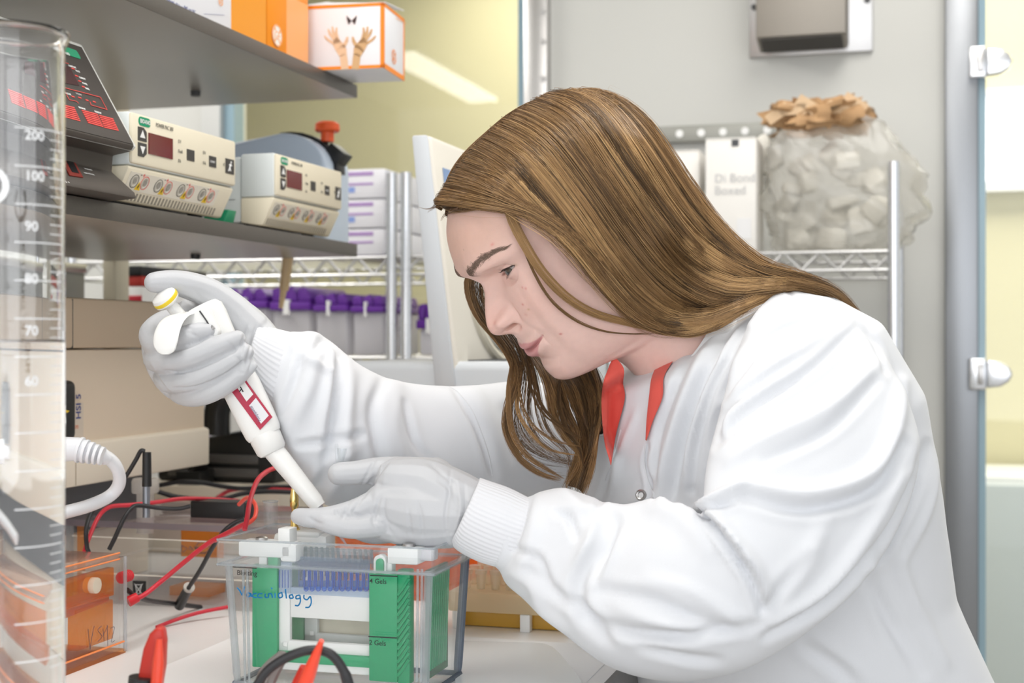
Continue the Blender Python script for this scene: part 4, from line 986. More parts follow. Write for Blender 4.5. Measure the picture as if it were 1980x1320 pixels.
MB().bx(-0.016, -0.008, 0.0, ow - 0.008, 0.058, 0.086).build('orange_panel', M_orange, ot, 0.001)
MB().bx(-0.02, -0.009, ow - 0.07, ow - 0.008, 0.015, 0.054).build('orange_block', M_orange, ot, 0.001)
MB().prism([(-0.012, 0.0, 0.040), (-0.012, ow - 0.01, 0.052), (-0.012, ow - 0.01, 0.060), (-0.012, 0.0, 0.052)], (-0.03, 0, 0)).build('slanted_divider', clear('orange_frost', (0.95, 0.62, 0.42), 0.4, col=(0.78, 0.36, 0.2), rough=0.3), ot, 0.001)
MB().tube([(0.0005, 0, 0.012), (0.0005, ow - 0.004, 0.012)], 0.001, 6).build('glowing_edge', mat('orange_edge'), ot)
c = PO.at(193, 1132); cl = world_of(ot).inverted() @ c
MB().lathe([(0.0, 0), (0.0078, 0), (0.0078, 0.012), (0, 0.012)], (-0.014, cl.y, cl.z), (1, 0, 0), 24).build('white_plug', mat('cream_plug', (0.80, 0.74, 0.60), 0.4), ot, 0.0008)
M_hand = mat('pen_ink', (0.05, 0.05, 0.10), 0.5)
for s_ in ([(170, 1216), (172, 1236), (174, 1255)], [(174, 1255), (178, 1228), (182, 1210)], [(196, 1210), (189, 1218), (197, 1230), (189, 1240)], [(199, 1215), (201, 1238)], [(199, 1228), (208, 1210)], [(207, 1208), (208, 1248)], [(214, 1214), (221, 1213), (215, 1240), (222, 1238)]):
    PO.line([tuple(q) for q in (spline(s_, 4) if len(s_) > 2 else s_)], 0.9, 'ink_stroke', M_hand, ot)
jk = MB()
for i in range(5): jk.lathe([(0.0045, 0), (0.006, 0.001), (0.006, 0.0024), (0.0045, 0.0034)], Vector((-0.006, ow + 0.0034 * i, 0.074)), (0, 1, 0), 14)
jk.build('red_jack', M_red, ot)

# -- clear electrophoresis box behind, with lid, black block and capped post
sB = 1.48
bt0 = tS(121, sB); bw_ = tS(575, sB) - bt0; 
cb_ = thing('electrophoresis_box', 'long clear acrylic electrophoresis box with a lid and black block behind the orange box', 'gel box', BF(bt0, sB, BENCH), -A)
def KB(px, py, y=0.0):
    p = WS(px, py, sB + y); return Vector((to_ts(p)[0] - bt0, y, p.z - 0.90))
zl0, zl1 = KB(280, 1022).z, KB(280, 1010).z
zm, zt2 = KB(330, 1046).z, KB(330, 1116).z
walls(cb_, bw_, 0.2, zt2, 0.004, M_clear, mat('cream_edge', (0.85, 0.8, 0.7), 0.3))
for nm, b in (('inner_wall', (0.006, bw_ - 0.006, 0.006, 0.01, zt2 + 0.001, zm)), ('inner_wall', (0.006, 0.01, 0.01, 0.19, zt2 + 0.001, zm)), ('inner_wall', (0.006, bw_ - 0.006, 0.186, 0.19, zt2 + 0.001, zm))):
    MB().bx(*b).build(nm, M_clear, cb_)
MB().bx(0.006, bw_ - 0.006, 0.005, 0.0065, zm, zm + 0.0012).build('bright_edge', mat('cream_edge'), cb_)
MB().bx(0, bw_, 0, 0.2, zl0, zl1).build('lid', clear('lid_smoke', (0.90, 0.87, 0.89), 0.12, col=(0.8, 0.74, 0.76), rough=0.05), cb_, 0.001)
MB().bx(0, bw_, -0.0008, 0, zl0, zl1).build('lid_edge', clear('lid_edge', (0.6, 0.56, 0.6), 0.6, col=(0.46, 0.40, 0.43)), cb_)
for x in (0.004, 0.02): MB().bx(x, x + 0.006, 0.0, 0.008, 0.002, zl0).build('lid_leg', M_edge if x < 0.01 else M_orange2, cb_)
a, b = KB(368, 1000, 0.02), KB(472, 972, 0.02)
MB().bx(a.x, b.x, 0.02, 0.05, a.z, b.z).build('black_block', M_black, cb_, 0.001)
MB().bx(a.x, b.x - 0.004, 0.02, 0.05, zl1, a.z).build('clear_block', clear('smoked_block', (0.6, 0.5, 0.5), 0.4, col=(0.4, 0.3, 0.3)), cb_)
a, b = KB(350, 1075, 0.10), KB(430, 1022, 0.10)
MB().bx(a.x, b.x, 0.10, 0.104, a.z, b.z).build('orange_plate', M_orange, cb_)
for s_ in ([(-10, 12), (-10, 0), (-2, 6), (-8, 13)], [(2, 2), (6, 8), (0, 8), (2, 2)], [(8, 2), (9, 8), (13, 3), (14, 8)]):
    q = [KB(365 + x_ * 1.4, 1054 + y_, 0.0995) for x_, y_ in s_]
    MB().tube(q, 0.0006, 5).build('ink_stroke', M_hand, cb_)
MB().tube([KB(392 + 13 * math.cos(t), 1058 + 11 * math.sin(t), 0.0995) for t in np.linspace(0, 6.28, 16)], 0.0006, 5).build('ink_stroke', M_hand, cb_)
a, b = KB(328, 1172, 0.05), KB(405, 1137, 0.05)
MB().bx(a.x, b.x, 0.05, 0.09, 0.004, b.z).build('orange_block', M_orange2, cb_)
a = KB(281, 1000, 0.05)
MB().lathe([(0.009, -0.02), (0.0105, -0.02), (0.0105, a.z * 0 + 0.028), (0.0155, 0.0285), (0.0165, 0.031), (0.0165, 0.043), (0.0145, 0.046), (0.0075, 0.046)], (a.x, 0.05, zl1 + 0.0005), (0, 0, 1), 24).build('capped_post', clear('cap_frost', (0.88, 0.88, 0.87), 0.5, col=(0.85, 0.82, 0.78), rough=0.15), cb_)
a, b = KB(255, 1158, -0.003), KB(280, 1124, -0.003)
wl_ = MB().bx(a.x, b.x, -0.001, -0.0002, a.z, b.z).build('warning_label', M_black, cb_)
PBn = Plane(world_of(cb_) @ Vector((0, -0.0012, 0)), V, Z)
PBn.line([(262, 1130), (274, 1130), (270, 1147), (265, 1147), (262, 1130)], 1.0, 'bin_symbol', M_wprint, wl_); PBn.line([(260, 1150), (276, 1128)], 0.9, 'bin_symbol', M_wprint, wl_); PBn.line([(260, 1128), (276, 1150)], 0.9, 'bin_symbol', M_wprint, wl_)
# orange tray and amber rack farther back
o = thing('orange_tray', 'orange acrylic gel tray lying behind the gel tank and under the left hand', 'tray', BF(tS(648, 1.60), 1.60, BENCH), -A)
tw_ = tS(985, 1.60) - tS(648, 1.60)
MB().bx(0, tw_, 0, 0.08, 0, 0.005).bx(0, tw_, 0, 0.005, 0.005, 0.075).bx(0, tw_, 0.075, 0.08, 0.005, 0.075).bx(0, 0.005, 0.005, 0.075, 0.005, 0.075).bx(tw_ - 0.005, tw_, 0.005, 0.075, 0.005, 0.075).build('body', M_orange, o)
MB().bx(0.001, tw_ - 0.001, 0.02, 0.07, 0.055, 0.06).build('gel_shelf', clear('amber_acrylic', (1.0, 0.78, 0.4), 0.45, col=(0.85, 0.62, 0.22)), o)
M_amber = clear('amber_acrylic'); M_cream2 = mat('rack_cream', (0.78, 0.70, 0.52), 0.4)
sR = 1.455
rt0 = tS(866, sR); rw = tS(1120, sR) - rt0
ra = thing('tube_rack', 'cream frosted tube rack on short legs over an amber tray, right of the gel tank', 'rack', BF(rt0, sR, BENCH), -A)
def KR(px, py, y=0): p = WS(px, py, sR + y); return p.z - 0.90
zr0 = KR(980, 1187); zr1 = KR(980, 1148)
zr0 = max(zr0, 0.012)
MB().bx(0, rw, 0, 0.11, zr0, zr1).build('tray', clear('cream_frost', (0.92, 0.82, 0.6), 0.72, col=(0.84, 0.75, 0.55), rough=0.3), ra, 0.002)
for x in (0.004, rw * 0.55, rw - 0.012):
    for y in (0.002, 0.095): MB().bx(x, x + 0.011, y, y + 0.011, 0.0, zr0).build('leg', M_tankwhite, ra, 0.001)
MB().bx(0.003, rw - 0.003, 0.02, 0.09, 0.0005, zr0 - 0.001).build('amber_tray', mat('amber_solid', (0.62, 0.36, 0.06), 0.25), ra, 0.001)
k_ = 0
for i in range(7):
    for j in range(3):
        x = 0.014 + i * 0.0165; y = 0.022 + j * 0.03
        if x > rw - 0.01: continue
        k_ += 1
        T = thing('sample_tube', ('first', 'second', 'third', 'fourth', 'fifth', 'sixth', 'seventh')[i] + ' capped sample tube in the ' + ('front', 'middle', 'back')[j] + ' row of the cream rack, counted from the tank', 'tube', world_of(ra) @ Vector((x, y, zr1 + 0.0003)), -A, 'sample tubes in the cream rack')
        MB().lathe([(0.0, 0.0), (0.0042, 0.0), (0.0052, 0.014), (0.0052, 0.016)], (0, 0, 0), (0, 0, 1), 14).build('tube_body', clear('tube_frost', (0.93, 0.9, 0.84), 0.35, col=(0.88, 0.82, 0.7), rough=0.15), T)
        MB().lathe([(0.0062, 0.0161), (0.0066, 0.0175), (0.0064, 0.0205), (0.0, 0.0212)], (0, 0, 0), (0, 0, 1), 14).build('cap', clear('tube_frost'), T)
# white sheets on the bench
sh = thing('bench_liner', 'sheet of white absorbent paper lying under the gel tank', 'paper', BF(-0.80, 0.7, BENCH + 0.0003), -A)
MB().bx(0.10, 0.50, 0, 0.715, 0, 0.0008).build('sheet', mat('paper_white', (0.86, 0.86, 0.86), 0.8), sh)
sh2 = thing('plastic_sheet', 'thin frosted plastic sheet with a rounded corner lying right of the gel tank', 'sheet', BF(-0.46, 0.95, BENCH + 0.0016), -A)
pts = []
def HB(px, py): d = 0.31 * F / (py - 660); p = W(px, py, d); return p
q = [HB(880, 1243), HB(1030, 1247), HB(1052, 1249), HB(1068, 1255), HB(1082, 1268), HB(1106, 1296), HB(1136, 1340), HB(1050, 1420), HB(880, 1420)]
lo = sh2.location
MB().prism([world_of(sh2).inverted() @ Vector((p.x, p.y, lo.z)) for p in q], (0, 0, 0.0012)).build('sheet', mat('frost_sheet', (0.80, 0.83, 0.85), 0.25), sh2)

# ------------------------------------------------------------ cables
def cable(name, label, pts, r, m, plug=None, n=7, cat='cable'):
    P_ = pxpath(pts, 7); root = thing(name, label, cat, P_[0])
    MB().tube(P_, r, 8).build('wire', m, root, world=True, angle=60)
    if plug:
        for a, b, r0, r1, mm, nm in plug: MB().cyl(W(*a), W(*b), r0, r1, 16).build(nm, mm, root, world=True)
    return root
cable('red_cable', 'red cable running from the orange gel box up towards the pipette tip', [(248, 1160, 1.43), (275, 1152, 1.44), (310, 1125, 1.46), (352, 1090, 1.46), (400, 1052, 1.45), (440, 1030, 1.44), (475, 1012, 1.42)], 0.0026, M_redw, [((248, 1163, 1.43), (266, 1154, 1.435), 0.0055, 0.005, M_red, 'red_plug')])
cable('red_cable', 'red cable curving up in front of the sleeve above the black block', [(473, 1024, 1.37), (478, 1000, 1.38), (484, 965, 1.40), (497, 930, 1.43), (515, 912, 1.46), (535, 903, 1.48)], 0.0026, M_redw)
cable('red_cable', 'bright red loop of cable beside the black block on the clear box', [(462, 975, 1.52), (478, 962, 1.50), (492, 972, 1.47), (495, 990, 1.46), (485, 1008, 1.45), (440, 1030, 1.46), (415, 1045, 1.47)], 0.0022, mat('bright_red_cable', (0.80, 0.08, 0.05), 0.35))
cable('red_cable', 'red cable lying across the lid of the clear box behind the orange box', [(163, 1066, 1.5), (172, 1040, 1.52), (190, 1000, 1.55), (212, 980, 1.56), (250, 976, 1.57), (300, 971, 1.6), (350, 964, 1.65), (400, 964, 1.7), (460, 968, 1.75)], 0.0024, M_redw)
cable('red_cable', 'red cable resting flat on the white bench left of the gel tank', [(303, 1212, 1.535), (345, 1196, 1.56), (385, 1184, 1.58), (440, 1173, 1.60)], 0.0022, M_redw)
cable('red_cable', 'thin red cable far behind, crossing under the black cables', [(420, 962, 1.95), (445, 948, 1.98), (480, 944, 2.0), (530, 946, 2.0), (570, 948, 2.0)], 0.003, M_redw)
cable('black_cable', 'black cable arching from the black plug down behind the white cable', [(280, 872, 1.53), (272, 872, 1.53), (262, 890, 1.53), (240, 925, 1.53), (212, 955, 1.53), (180, 985, 1.52), (167, 1020, 1.5), (168, 1055, 1.5), (172, 1068, 1.5)], 0.0024, M_blackw,
      [((284, 874, 1.53), (284, 940, 1.53), 0.0046, 0.0052, M_black, 'plug_sleeve'), ((283, 940, 1.53), (283, 1000, 1.53), 0.004, 0.004, mat('plug_metal', (0.25, 0.27, 0.3), 0.3, 0.6), 'plug_pin')])
cable('black_cable', 'black cable winding over the clear lid into the black block', [(211, 1062, 1.5), (222, 1040, 1.5), (238, 1005, 1.5), (252, 984, 1.51), (268, 977, 1.52), (310, 982, 1.53), (345, 983, 1.53), (368, 978, 1.53)], 0.0024, M_blackw)
cable('black_cable', 'black cable with a banana plug leaning on the bench left of the gel tank', [(362, 1140, 1.56), (385, 1105, 1.53), (410, 1060, 1.5), (432, 1028, 1.48), (455, 1010, 1.48), (472, 1003, 1.48)], 0.0024, M_blackw,
      [((365, 1136, 1.56), (347, 1170, 1.60), 0.0052, 0.006, M_black, 'banana_plug'), ((366, 1134, 1.558), (365, 1137, 1.56), 0.0062, 0.0062, mat('plug_ring', (0.45, 0.42, 0.38), 0.4), 'plug_ring')])
cable('black_cable', 'black cable lying on the bench at the end of the orange gel box', [(246, 1140, 1.43), (262, 1152, 1.45), (290, 1161, 1.50), (330, 1166, 1.58), (388, 1173, 1.655)], 0.0026, M_blackw)
cable('black_cable', 'black cable sagging in the background in front of the telephone', [(308, 938, 1.9), (350, 931, 1.92), (390, 933, 1.94), (430, 940, 1.96), (470, 944, 1.98), (520, 941, 2.0), (575, 941, 2.02)], 0.0032, M_blackw)
cable('black_cable', 'lower black cable in the background beneath the sagging one', [(305, 950, 1.85), (340, 960, 1.86), (385, 964, 1.88), (430, 964, 1.9), (470, 954, 1.92), (520, 950, 1.94), (580, 952, 1.95)], 0.0032, M_blackw)
wc = cable('white_cable', 'thick white power cable with a ribbed strain relief below the beige instrument', [(60, 872, 1.38), (100, 868, 1.38), (150, 868, 1.38), (190, 877, 1.39), (215, 890, 1.40), (229, 912, 1.41), (229, 938, 1.42), (210, 960, 1.42), (170, 978, 1.40), (120, 992, 1.37), (60, 1012, 1.34), (0, 1040, 1.30)], 0.0065, mat('white_cable', (0.80, 0.81, 0.84), 0.35))
MB().tube([W(100, 868, 1.38), W(150, 868, 1.38), W(196, 880, 1.39), W(207, 886, 1.395)], [0.0125, 0.0115, 0.0085, 0.007], 14).build('strain_relief', mat('white_cable'), wc, world=True)
for i in range(5):
    px = 152 + i * 10.5; py = 869 + i * 2.9
    MB().cyl(W(px, py, 1.38), W(px + 5, py + 1.3, 1.38), 0.0128 - 0.0009 * i, n=14).build('rib', mat('white_cable'), wc, world=True)
# foreground leads
o = thing('test_clip', 'red crocodile clip with a black sleeve standing in the near foreground', 'clip', W(285, 1320, 1.0))
cl_ = [(264, 1330), (268, 1296), (276, 1255), (288, 1226), (303, 1212), (314, 1216), (318, 1240), (316, 1290), (308, 1340)]
MB().prism([W(x, y, 1.0) for x, y in cl_], (0, 0.012, 0)).build('jaw_cover', mat('clip_red', (0.60, 0.035, 0.02), 0.4), o, 0.003, 3, world=True)
MB().tube([W(300, 1350, 0.992), W(306, 1280, 0.992), W(308, 1235, 0.995)], [0.0042, 0.004, 0.002], 10).build('jaw_ridge', mat('clip_bright', (0.85, 0.07, 0.03), 0.35), o, world=True)
MB().cyl(W(278, 1308, 1.002), W(268, 1420, 1.002), 0.0105, 0.0115, 16).build('sleeve', M_black, o, world=True)
o = thing('test_lead', 'black looped lead with a red plug in front of the gel tank', 'lead', W(600, 1320, 1.0))
MB().tube(pxpath([(470, 1400, 1.0), (500, 1320, 1.0), (535, 1282, 1.0), (590, 1258, 1.0), (635, 1262, 1.0), (662, 1292, 1.0), (676, 1335, 1.0), (680, 1400, 1.0)]), [0.0034] * 32 + [0.0040] * 4 + [0.0056] * 7, 10).build('lead', M_blackw, o, world=True)
MB().tube([W(560, 1400, 1.02), W(598, 1300, 1.0), W(622, 1238, 0.985)], [0.0062, 0.0052, 0.0018], 12).build('red_plug', mat('clip_bright'), o, world=True)
MB().tube([W(540, 1400, 1.03), W(590, 1290, 1.02)], [0.005, 0.004], 10).build('red_plug', mat('clip_red'), o, world=True)
MB().tube(pxpath([(498, 1400, 1.03), (505, 1310, 1.03), (540, 1270, 1.03), (545, 1275, 1.03), (520, 1330, 1.02), (515, 1400, 1.02)]), 0.0036, 8).build('wire_end', mat('lead_grey', (0.2, 0.18, 0.17), 0.3), o, world=True)

# ------------------------------------------------------------ graduated glass cylinder
M_cyl = mat('cylinder_glass', (0.985, 0.99, 0.99), 0.0, trans=1.0, ior=1.47)
M_water = mat('water', (0.99, 0.995, 0.99), 0.0, trans=1.0, ior=1.333)
CD = 0.90
R_ = 0.0318
cx_ = (25 - 990) / F * CD
gc = thing('graduated_cylinder', 'tall graduated glass measuring cylinder partly filled with clear liquid', 'cylinder', (cx_, CD, 0.90))
ztop = (660 - 62) / F * CD + 0.31
prof = [(0.0, 0.012), (R_ - 0.005, 0.0122), (R_ - 0.0025, 0.014), (R_ - 0.0024, 0.018), (R_ - 0.0024, 0.2), (R_ - 0.0024, ztop - 0.018), (R_ - 0.0024, ztop - 0.012), (R_ - 0.0020, ztop - 0.004), (R_ - 0.0004, ztop), (R_ + 0.0022, ztop + 0.0006), (R_ + 0.0030, ztop - 0.0015), (R_ + 0.0022, ztop - 0.0042), (R_, ztop - 0.009), (R_, ztop - 0.014), (R_, 0.2), (R_, 0.02), (R_, 0.015), (R_ + 0.004, 0.010), (R_ + 0.014, 0.006), (R_ + 0.015, 0.0), (0.0, 0.0)]
MB().lathe(prof, (0, 0, 0), (0, 0, 1), 72, caps=False).build('glass', M_cyl, gc, angle=60)
zw = 0.31 + (660 - 657) / F * CD
MB().lathe([(0.0, 0.0128), (R_ - 0.005, 0.0130), (R_ - 0.0023, 0.0145), (R_ - 0.0023, 0.02), (R_ - 0.0023, zw - 0.003), (R_ - 0.0023, zw), (R_ - 0.0032, zw - 0.001), (R_ - 0.006, zw - 0.0015), (0.0, zw - 0.0015)], (0, 0, 0), (0, 0, 1), 72, caps=False).build('liquid', M_water, gc, angle=60)
M_grad = mat('graduation_white', (0.86, 0.87, 0.88), 0.6)
def cyl_pt(a, z, r=R_ + 0.0002): return Vector((r * math.sin(a), -r * math.cos(a), z))
def curved_text(t, size, a, z, vertical=False, **k):
    me = text_mesh(t, size, **k); me.materials.clear(); me.materials.append(M_grad)
    co = np.zeros(len(me.vertices) * 3); me.vertices.foreach_get('co', co); co = co.reshape(-1, 3)
    x, y = (-co[:, 1], co[:, 0]) if vertical else (co[:, 0], co[:, 1])
    an = a + x / R_; r = R_ + 0.0001 + co[:, 2]
    me.vertices.foreach_set('co', np.stack([r * np.sin(an), -r * np.cos(an), z + y], 1).ravel())
    return link_mesh('graduation_lettering', me, None, gc)
def arc(a0, a1, z, w_=0.0004, n=8):
    mb = MB()
    for i in range(n):
        p0, p1 = a0 + (a1 - a0) * i / n, a0 + (a1 - a0) * (i + 1) / n
        mb.add([cyl_pt(p0, z - w_), cyl_pt(p1, z - w_), cyl_pt(p1, z + w_), cyl_pt(p0, z + w_)], [(0, 1, 2, 3)])
    return mb
a_ed = math.radians(38)
zs_ = (zz - 660 for zz in ())
for i in range(58):
    py = 250 + i * 18.3
    z = 0.31 + (660 - py) / F * (CD - 0.02)
    major = i % 4 == 0
    arc(a_ed + (-0.30 if major else 0.42), math.radians(84), z, 0.0004 if major else 0.00032).build('graduation_mark', M_grad, gc)
for i, (t, py) in enumerate((('200', 272), ('100', 350), ('90', 447), ('80', 548), ('70', 648), ('60', 745))):
    curved_text(t, 0.0085, 0.55, 0.31 + (660 - py) / F * (CD - 0.02), bold=0.0002)
curved_text('MADE BY SIMAX FOR', 0.0098, math.asin(max(-1, min(1, (8 - 25) / F * CD / R_))), 0.31 + (660 - 728) / F * (CD - 0.03), True, bold=0.0002)
lgm = MB()
for i in range(24):
    t0_, t1_ = 2 * math.pi * i / 24, 2 * math.pi * (i + 1) / 24
    if 4 <= i <= 7: continue
    lgm.add([cyl_pt(-0.12 + 0.0125 * math.cos(t0_) / R_, 0.405 + 0.0125 * math.sin(t0_)), cyl_pt(-0.12 + 0.0125 * math.cos(t1_) / R_, 0.405 + 0.0125 * math.sin(t1_)), cyl_pt(-0.12 + 0.0085 * math.cos(t1_) / R_, 0.405 + 0.0085 * math.sin(t1_)), cyl_pt(-0.12 + 0.0085 * math.cos(t0_) / R_, 0.405 + 0.0085 * math.sin(t0_))], [(0, 1, 2, 3)])
lgm.build('printed_logo', M_grad, gc)
# ------------------------------------------------------------ the person: head and body
HP = np.array([.057, 1.332, CZ + .095])
YAW, PIT = math.radians(20), math.radians(38)
hf = np.array([-math.cos(YAW), -math.sin(YAW), 0.0]); hu = np.array([0, 0, 1.0])
hl = np.array([math.sin(YAW), -math.cos(YAW), 0.0])
HF = hf * math.cos(PIT) - hu * math.sin(PIT); HU = hu * math.cos(PIT) + hf * math.sin(PIT)
HM = np.stack([hl, HF, HU], 1)          # head frame: x = her left, y = forward, z = up
def HW(p): return np.asarray(p) @ HM.T + HP
def pchip(x, xk, yk):
    xk = np.asarray(xk, float); yk = np.asarray(yk, float)
    o = np.argsort(xk); xk, yk = xk[o], yk[o]
    h = np.diff(xk); d = np.diff(yk) / h; m = np.zeros_like(yk)
    m[0], m[-1] = d[0], d[-1]
    for i in range(1, len(xk) - 1):
        if d[i - 1] * d[i] > 0:
            w1, w2 = 2 * h[i] + h[i - 1], h[i] + 2 * h[i - 1]
            m[i] = (w1 + w2) / (w1 / d[i - 1] + w2 / d[i])
    x = np.clip(x, xk[0], xk[-1]); i = np.clip(np.searchsorted(xk, x) - 1, 0, len(xk) - 2)
    t = (x - xk[i]) / h[i]
    return (2*t**3-3*t**2+1)*yk[i] + (t**3-2*t**2+t)*h[i]*m[i] + (-2*t**3+3*t**2)*yk[i+1] + (t**3-t**2)*h[i]*m[i+1]
# z : seven points of the half section, front to back (x, y)
SEC = [
 (.1170, [(0, .004), (.002, .003), (.003, .002), (.004, .0), (.005, -.004), (.003, -.008), (0, -.010)]),
 (.1130, [(0, .030), (.012, .029), (.021, .024), (.029, .015), (.034, -.006), (.026, -.030), (0, -.042)]),
 (.1005, [(0, .063), (.018, .061), (.034, .053), (.048, .034), (.058, -.006), (.044, -.052), (0, -.072)]),
 (.0865, [(0, .0825), (.020, .0805), (.037, .0715), (.054, .050), (.067, -.006), (.052, -.066), (0, -.088)]),
 (.0690, [(0, .0955), (.020, .0938), (.038, .0850), (.057, .061), (.073, -.004), (.058, -.074), (0, -.098)]),
 (.0500, [(0, .1030), (.020, .1010), (.038, .0915), (.058, .066), (.075, -.002), (.060, -.076), (0, -.101)]),
 (.0380, [(0, .1045), (.020, .1030), (.038, .0935), (.058, .068), (.0745, .0), (.060, -.076), (0, -.101)]),
 (.0220, [(0, .0915), (.019, .0880), (.036, .0815), (.055, .064), (.0725, .004), (.059, -.073), (0, -.099)]),
 (.0000, [(0, .0945), (.020, .0905), (.037, .0835), (.054, .069), (.0705, .006), (.057, -.069), (0, -.094)]),
 (-.020, [(0, .0985), (.020, .0930), (.036, .0855), (.052, .0695), (.068, .004), (.054, -.060), (0, -.084)]),
 (-.034, [(0, .1005), (.019, .0945), (.034, .0855), (.050, .068), (.0645, .0), (.051, -.056), (0, -.074)]),
 (-.050, [(0, .0975), (.018, .0925), (.032, .0830), (.047, .0655), (.061, -.002), (.049, -.052), (0, -.067)]),
 (-.068, [(0, .0925), (.017, .0895), (.030, .0805), (.044, .0615), (.0575, -.004), (.047, -.048), (0, -.063)]),
 (-.080, [(0, .0947), (.0155, .0910), (.027, .0795), (.041, .057), (.054, -.004), (.046, -.047), (0, -.061)]),
 (-.090, [(0, .0935), (.014, .0885), (.025, .0750), (.038, .050), (.051, -.005), (.045, -.047), (0, -.061)]),
 (-.0985, [(0, .0860), (.0125, .081), (.023, .0660), (.035, .040), (.0485, -.008), (.044, -.048), (0, -.061)]),
 (-.1040, [(0, .0720), (.0125, .067), (.022, .0540), (.033, .031), (.047, -.010), (.043, -.049), (0, -.061)]),
 (-.1085, [(0, .0520), (.013, .0480), (.024, .0390), (.035, .021), (.046, -.014), (.042, -.050), (0, -.062)]),
 (-.1150, [(0, .0340), (.014, .0315), (.026, .0240), (.037, .008), (.0455, -.018), (.040, -.050), (0, -.063)]),
 (-.1350, [(0, .0270), (.014, .0245), (.027, .0170), (.038, .001), (.046, -.022), (.040, -.052), (0, -.064)]),
 (-.1650, [(0, .0240), (.015, .0215), (.029, .0130), (.041, -.004), (.050, -.027), (.043, -.057), (0, -.069)]),
 (-.1900, [(0, .0240), (.018, .021), (.035, .0110), (.050, -.007), (.062, -.030), (.052, -.062), (0, -.074)]),
]
ZK = np.array([s[0] for s in SEC]); PK = np.array([s[1] for s in SEC])
z_top = np.concatenate([[.1170, .1165, .1156, .1143], np.linspace(.1130, .0610, 32)])
z_face = np.arange(.0600, -.0748, -.00055)
z_low = np.concatenate([np.arange(-.0752, -.116, -.0008), np.arange(-.1175, -.1905, -.004)])
ZR_ = np.concatenate([z_top, z_face, z_low])
KX = np.array([[pchip(z, ZK, PK[:, j, 0]) for j in range(7)] for z in ZR_])
KY = np.array([[pchip(z, ZK, PK[:, j, 1]) for j in range(7)] for z in ZR_])
# parameter along the half section: dense at the front
uu = np.concatenate([np.linspace(0, 3.2, 104, endpoint=False), np.linspace(3.2, 6, 34)])
def cr(K):      # cardinal spline along 7 control points, mirrored at both ends
    return K
def section(i):
    x, y = KX[i], KY[i]
    xs = np.concatenate([[-x[1]], x, [-x[5]]]); ys = np.concatenate([[y[1]], y, [y[5]]])
    s = np.clip(uu.astype(int), 0, 5); t = uu - s
    def ev(a):
        p0, p1, p2, p3 = a[s], a[s + 1], a[s + 2], a[s + 3]
        return 0.5 * (2*p1 + (p2-p0)*t + (2*p0-5*p1+4*p2-p3)*t*t + (3*p1-p0-3*p2+p3)*t**3)
    return ev(xs), ev(ys)
NR, NH = len(ZR_), len(uu)
X = np.zeros((NR, NH)); Y = np.zeros((NR, NH))
for i in range(NR): X[i], Y[i] = section(i)
X[:, 0] = 0; X[:, -1] = 0
Xf = np.concatenate([X, -X[:, -2:0:-1]], 1); Yf = np.concatenate([Y, Y[:, -2:0:-1]], 1); Zf = np.repeat(ZR_[:, None], Xf.shape[1], 1)
NC = Xf.shape[1]
fr_t = np.clip((Yf - 0.012) / 0.035, 0, 1); front = fr_t * fr_t * (3 - 2 * fr_t)
ax = np.abs(Xf)
def g(v, s): return np.exp(-(v / s) ** 2)
# soften the crossings of the control columns
for _ in range(2):
    for Q in (Xf, Yf, Zf):
        Q[1:-1] = 0.25 * Q[:-2] + 0.5 * Q[1:-1] + 0.25 * Q[2:]
        Q[:] = 0.25 * np.roll(Q, 1, 1) + 0.5 * Q + 0.25 * np.roll(Q, -1, 1)
ax = np.abs(Xf)
base_mid = Yf[:, :1]
# nose
NZ = [.036, .0285, .0219, .0156, .0036, -.0047, -.0105, -.0145, -.0185, -.0220, -.0252, -.0285, -.0315, -.0345]
NYv = [.1049, .1005, .0975, .0990, .1074, .1130, .1160, .1171, .1172, .1160, .1130, .1075, .1030, .1006]
dn_ = np.maximum(pchip(ZR_, NZ, NYv)[:, None] - base_mid, 0.0) * ((ZR_ < .036) & (ZR_ > -.0345))[:, None]
hw_ = pchip(ZR_, [.036, .0219, .010, .0, -.008, -.0145, -.021, -.027, -.0345], [.010, .0072, .0078, .0088, .0098, .0110, .0115, .0098, .007])[:, None]
Yf += front * dn_ * np.exp(-(ax / hw_) ** 2.3)
# wings of the nose, crease behind them
al = g(ax - .0122, .0050) * g(Zf + .0150, .0072)
Yf += front * .0098 * al
Xf += np.sign(Xf) * front * .0012 * al
Yf -= front * .0026 * g(ax - .0192, .0026) * g(Zf + .0155, .0085)
Yf -= front * .0012 * g(ax - .0120, .0050) * g(Zf + .0055, .0030)
# flanks of the bridge, eye hollows, brow
Yf -= front * .0050 * g(ax - .0175, .0075) * g(Zf - .0200, .0100)
Yf += front * .0022 * g(ax - .030, .020) * g(Zf - .0400, .0070)
Yf -= front * .0012 * g(ax - .036, .014) * g(Zf - .0300, .0050)
# cheek, fold from the wing to the mouth
Yf += front * .0014 * g(ax - .040, .018) * g(Zf + .006, .016)
fold_x = .0205 + np.clip((-.022 - Zf), 0, .05) * 0.42
Yf -= front * .0005 * g(ax - fold_x, .0032) * g(Zf + .036, .016)
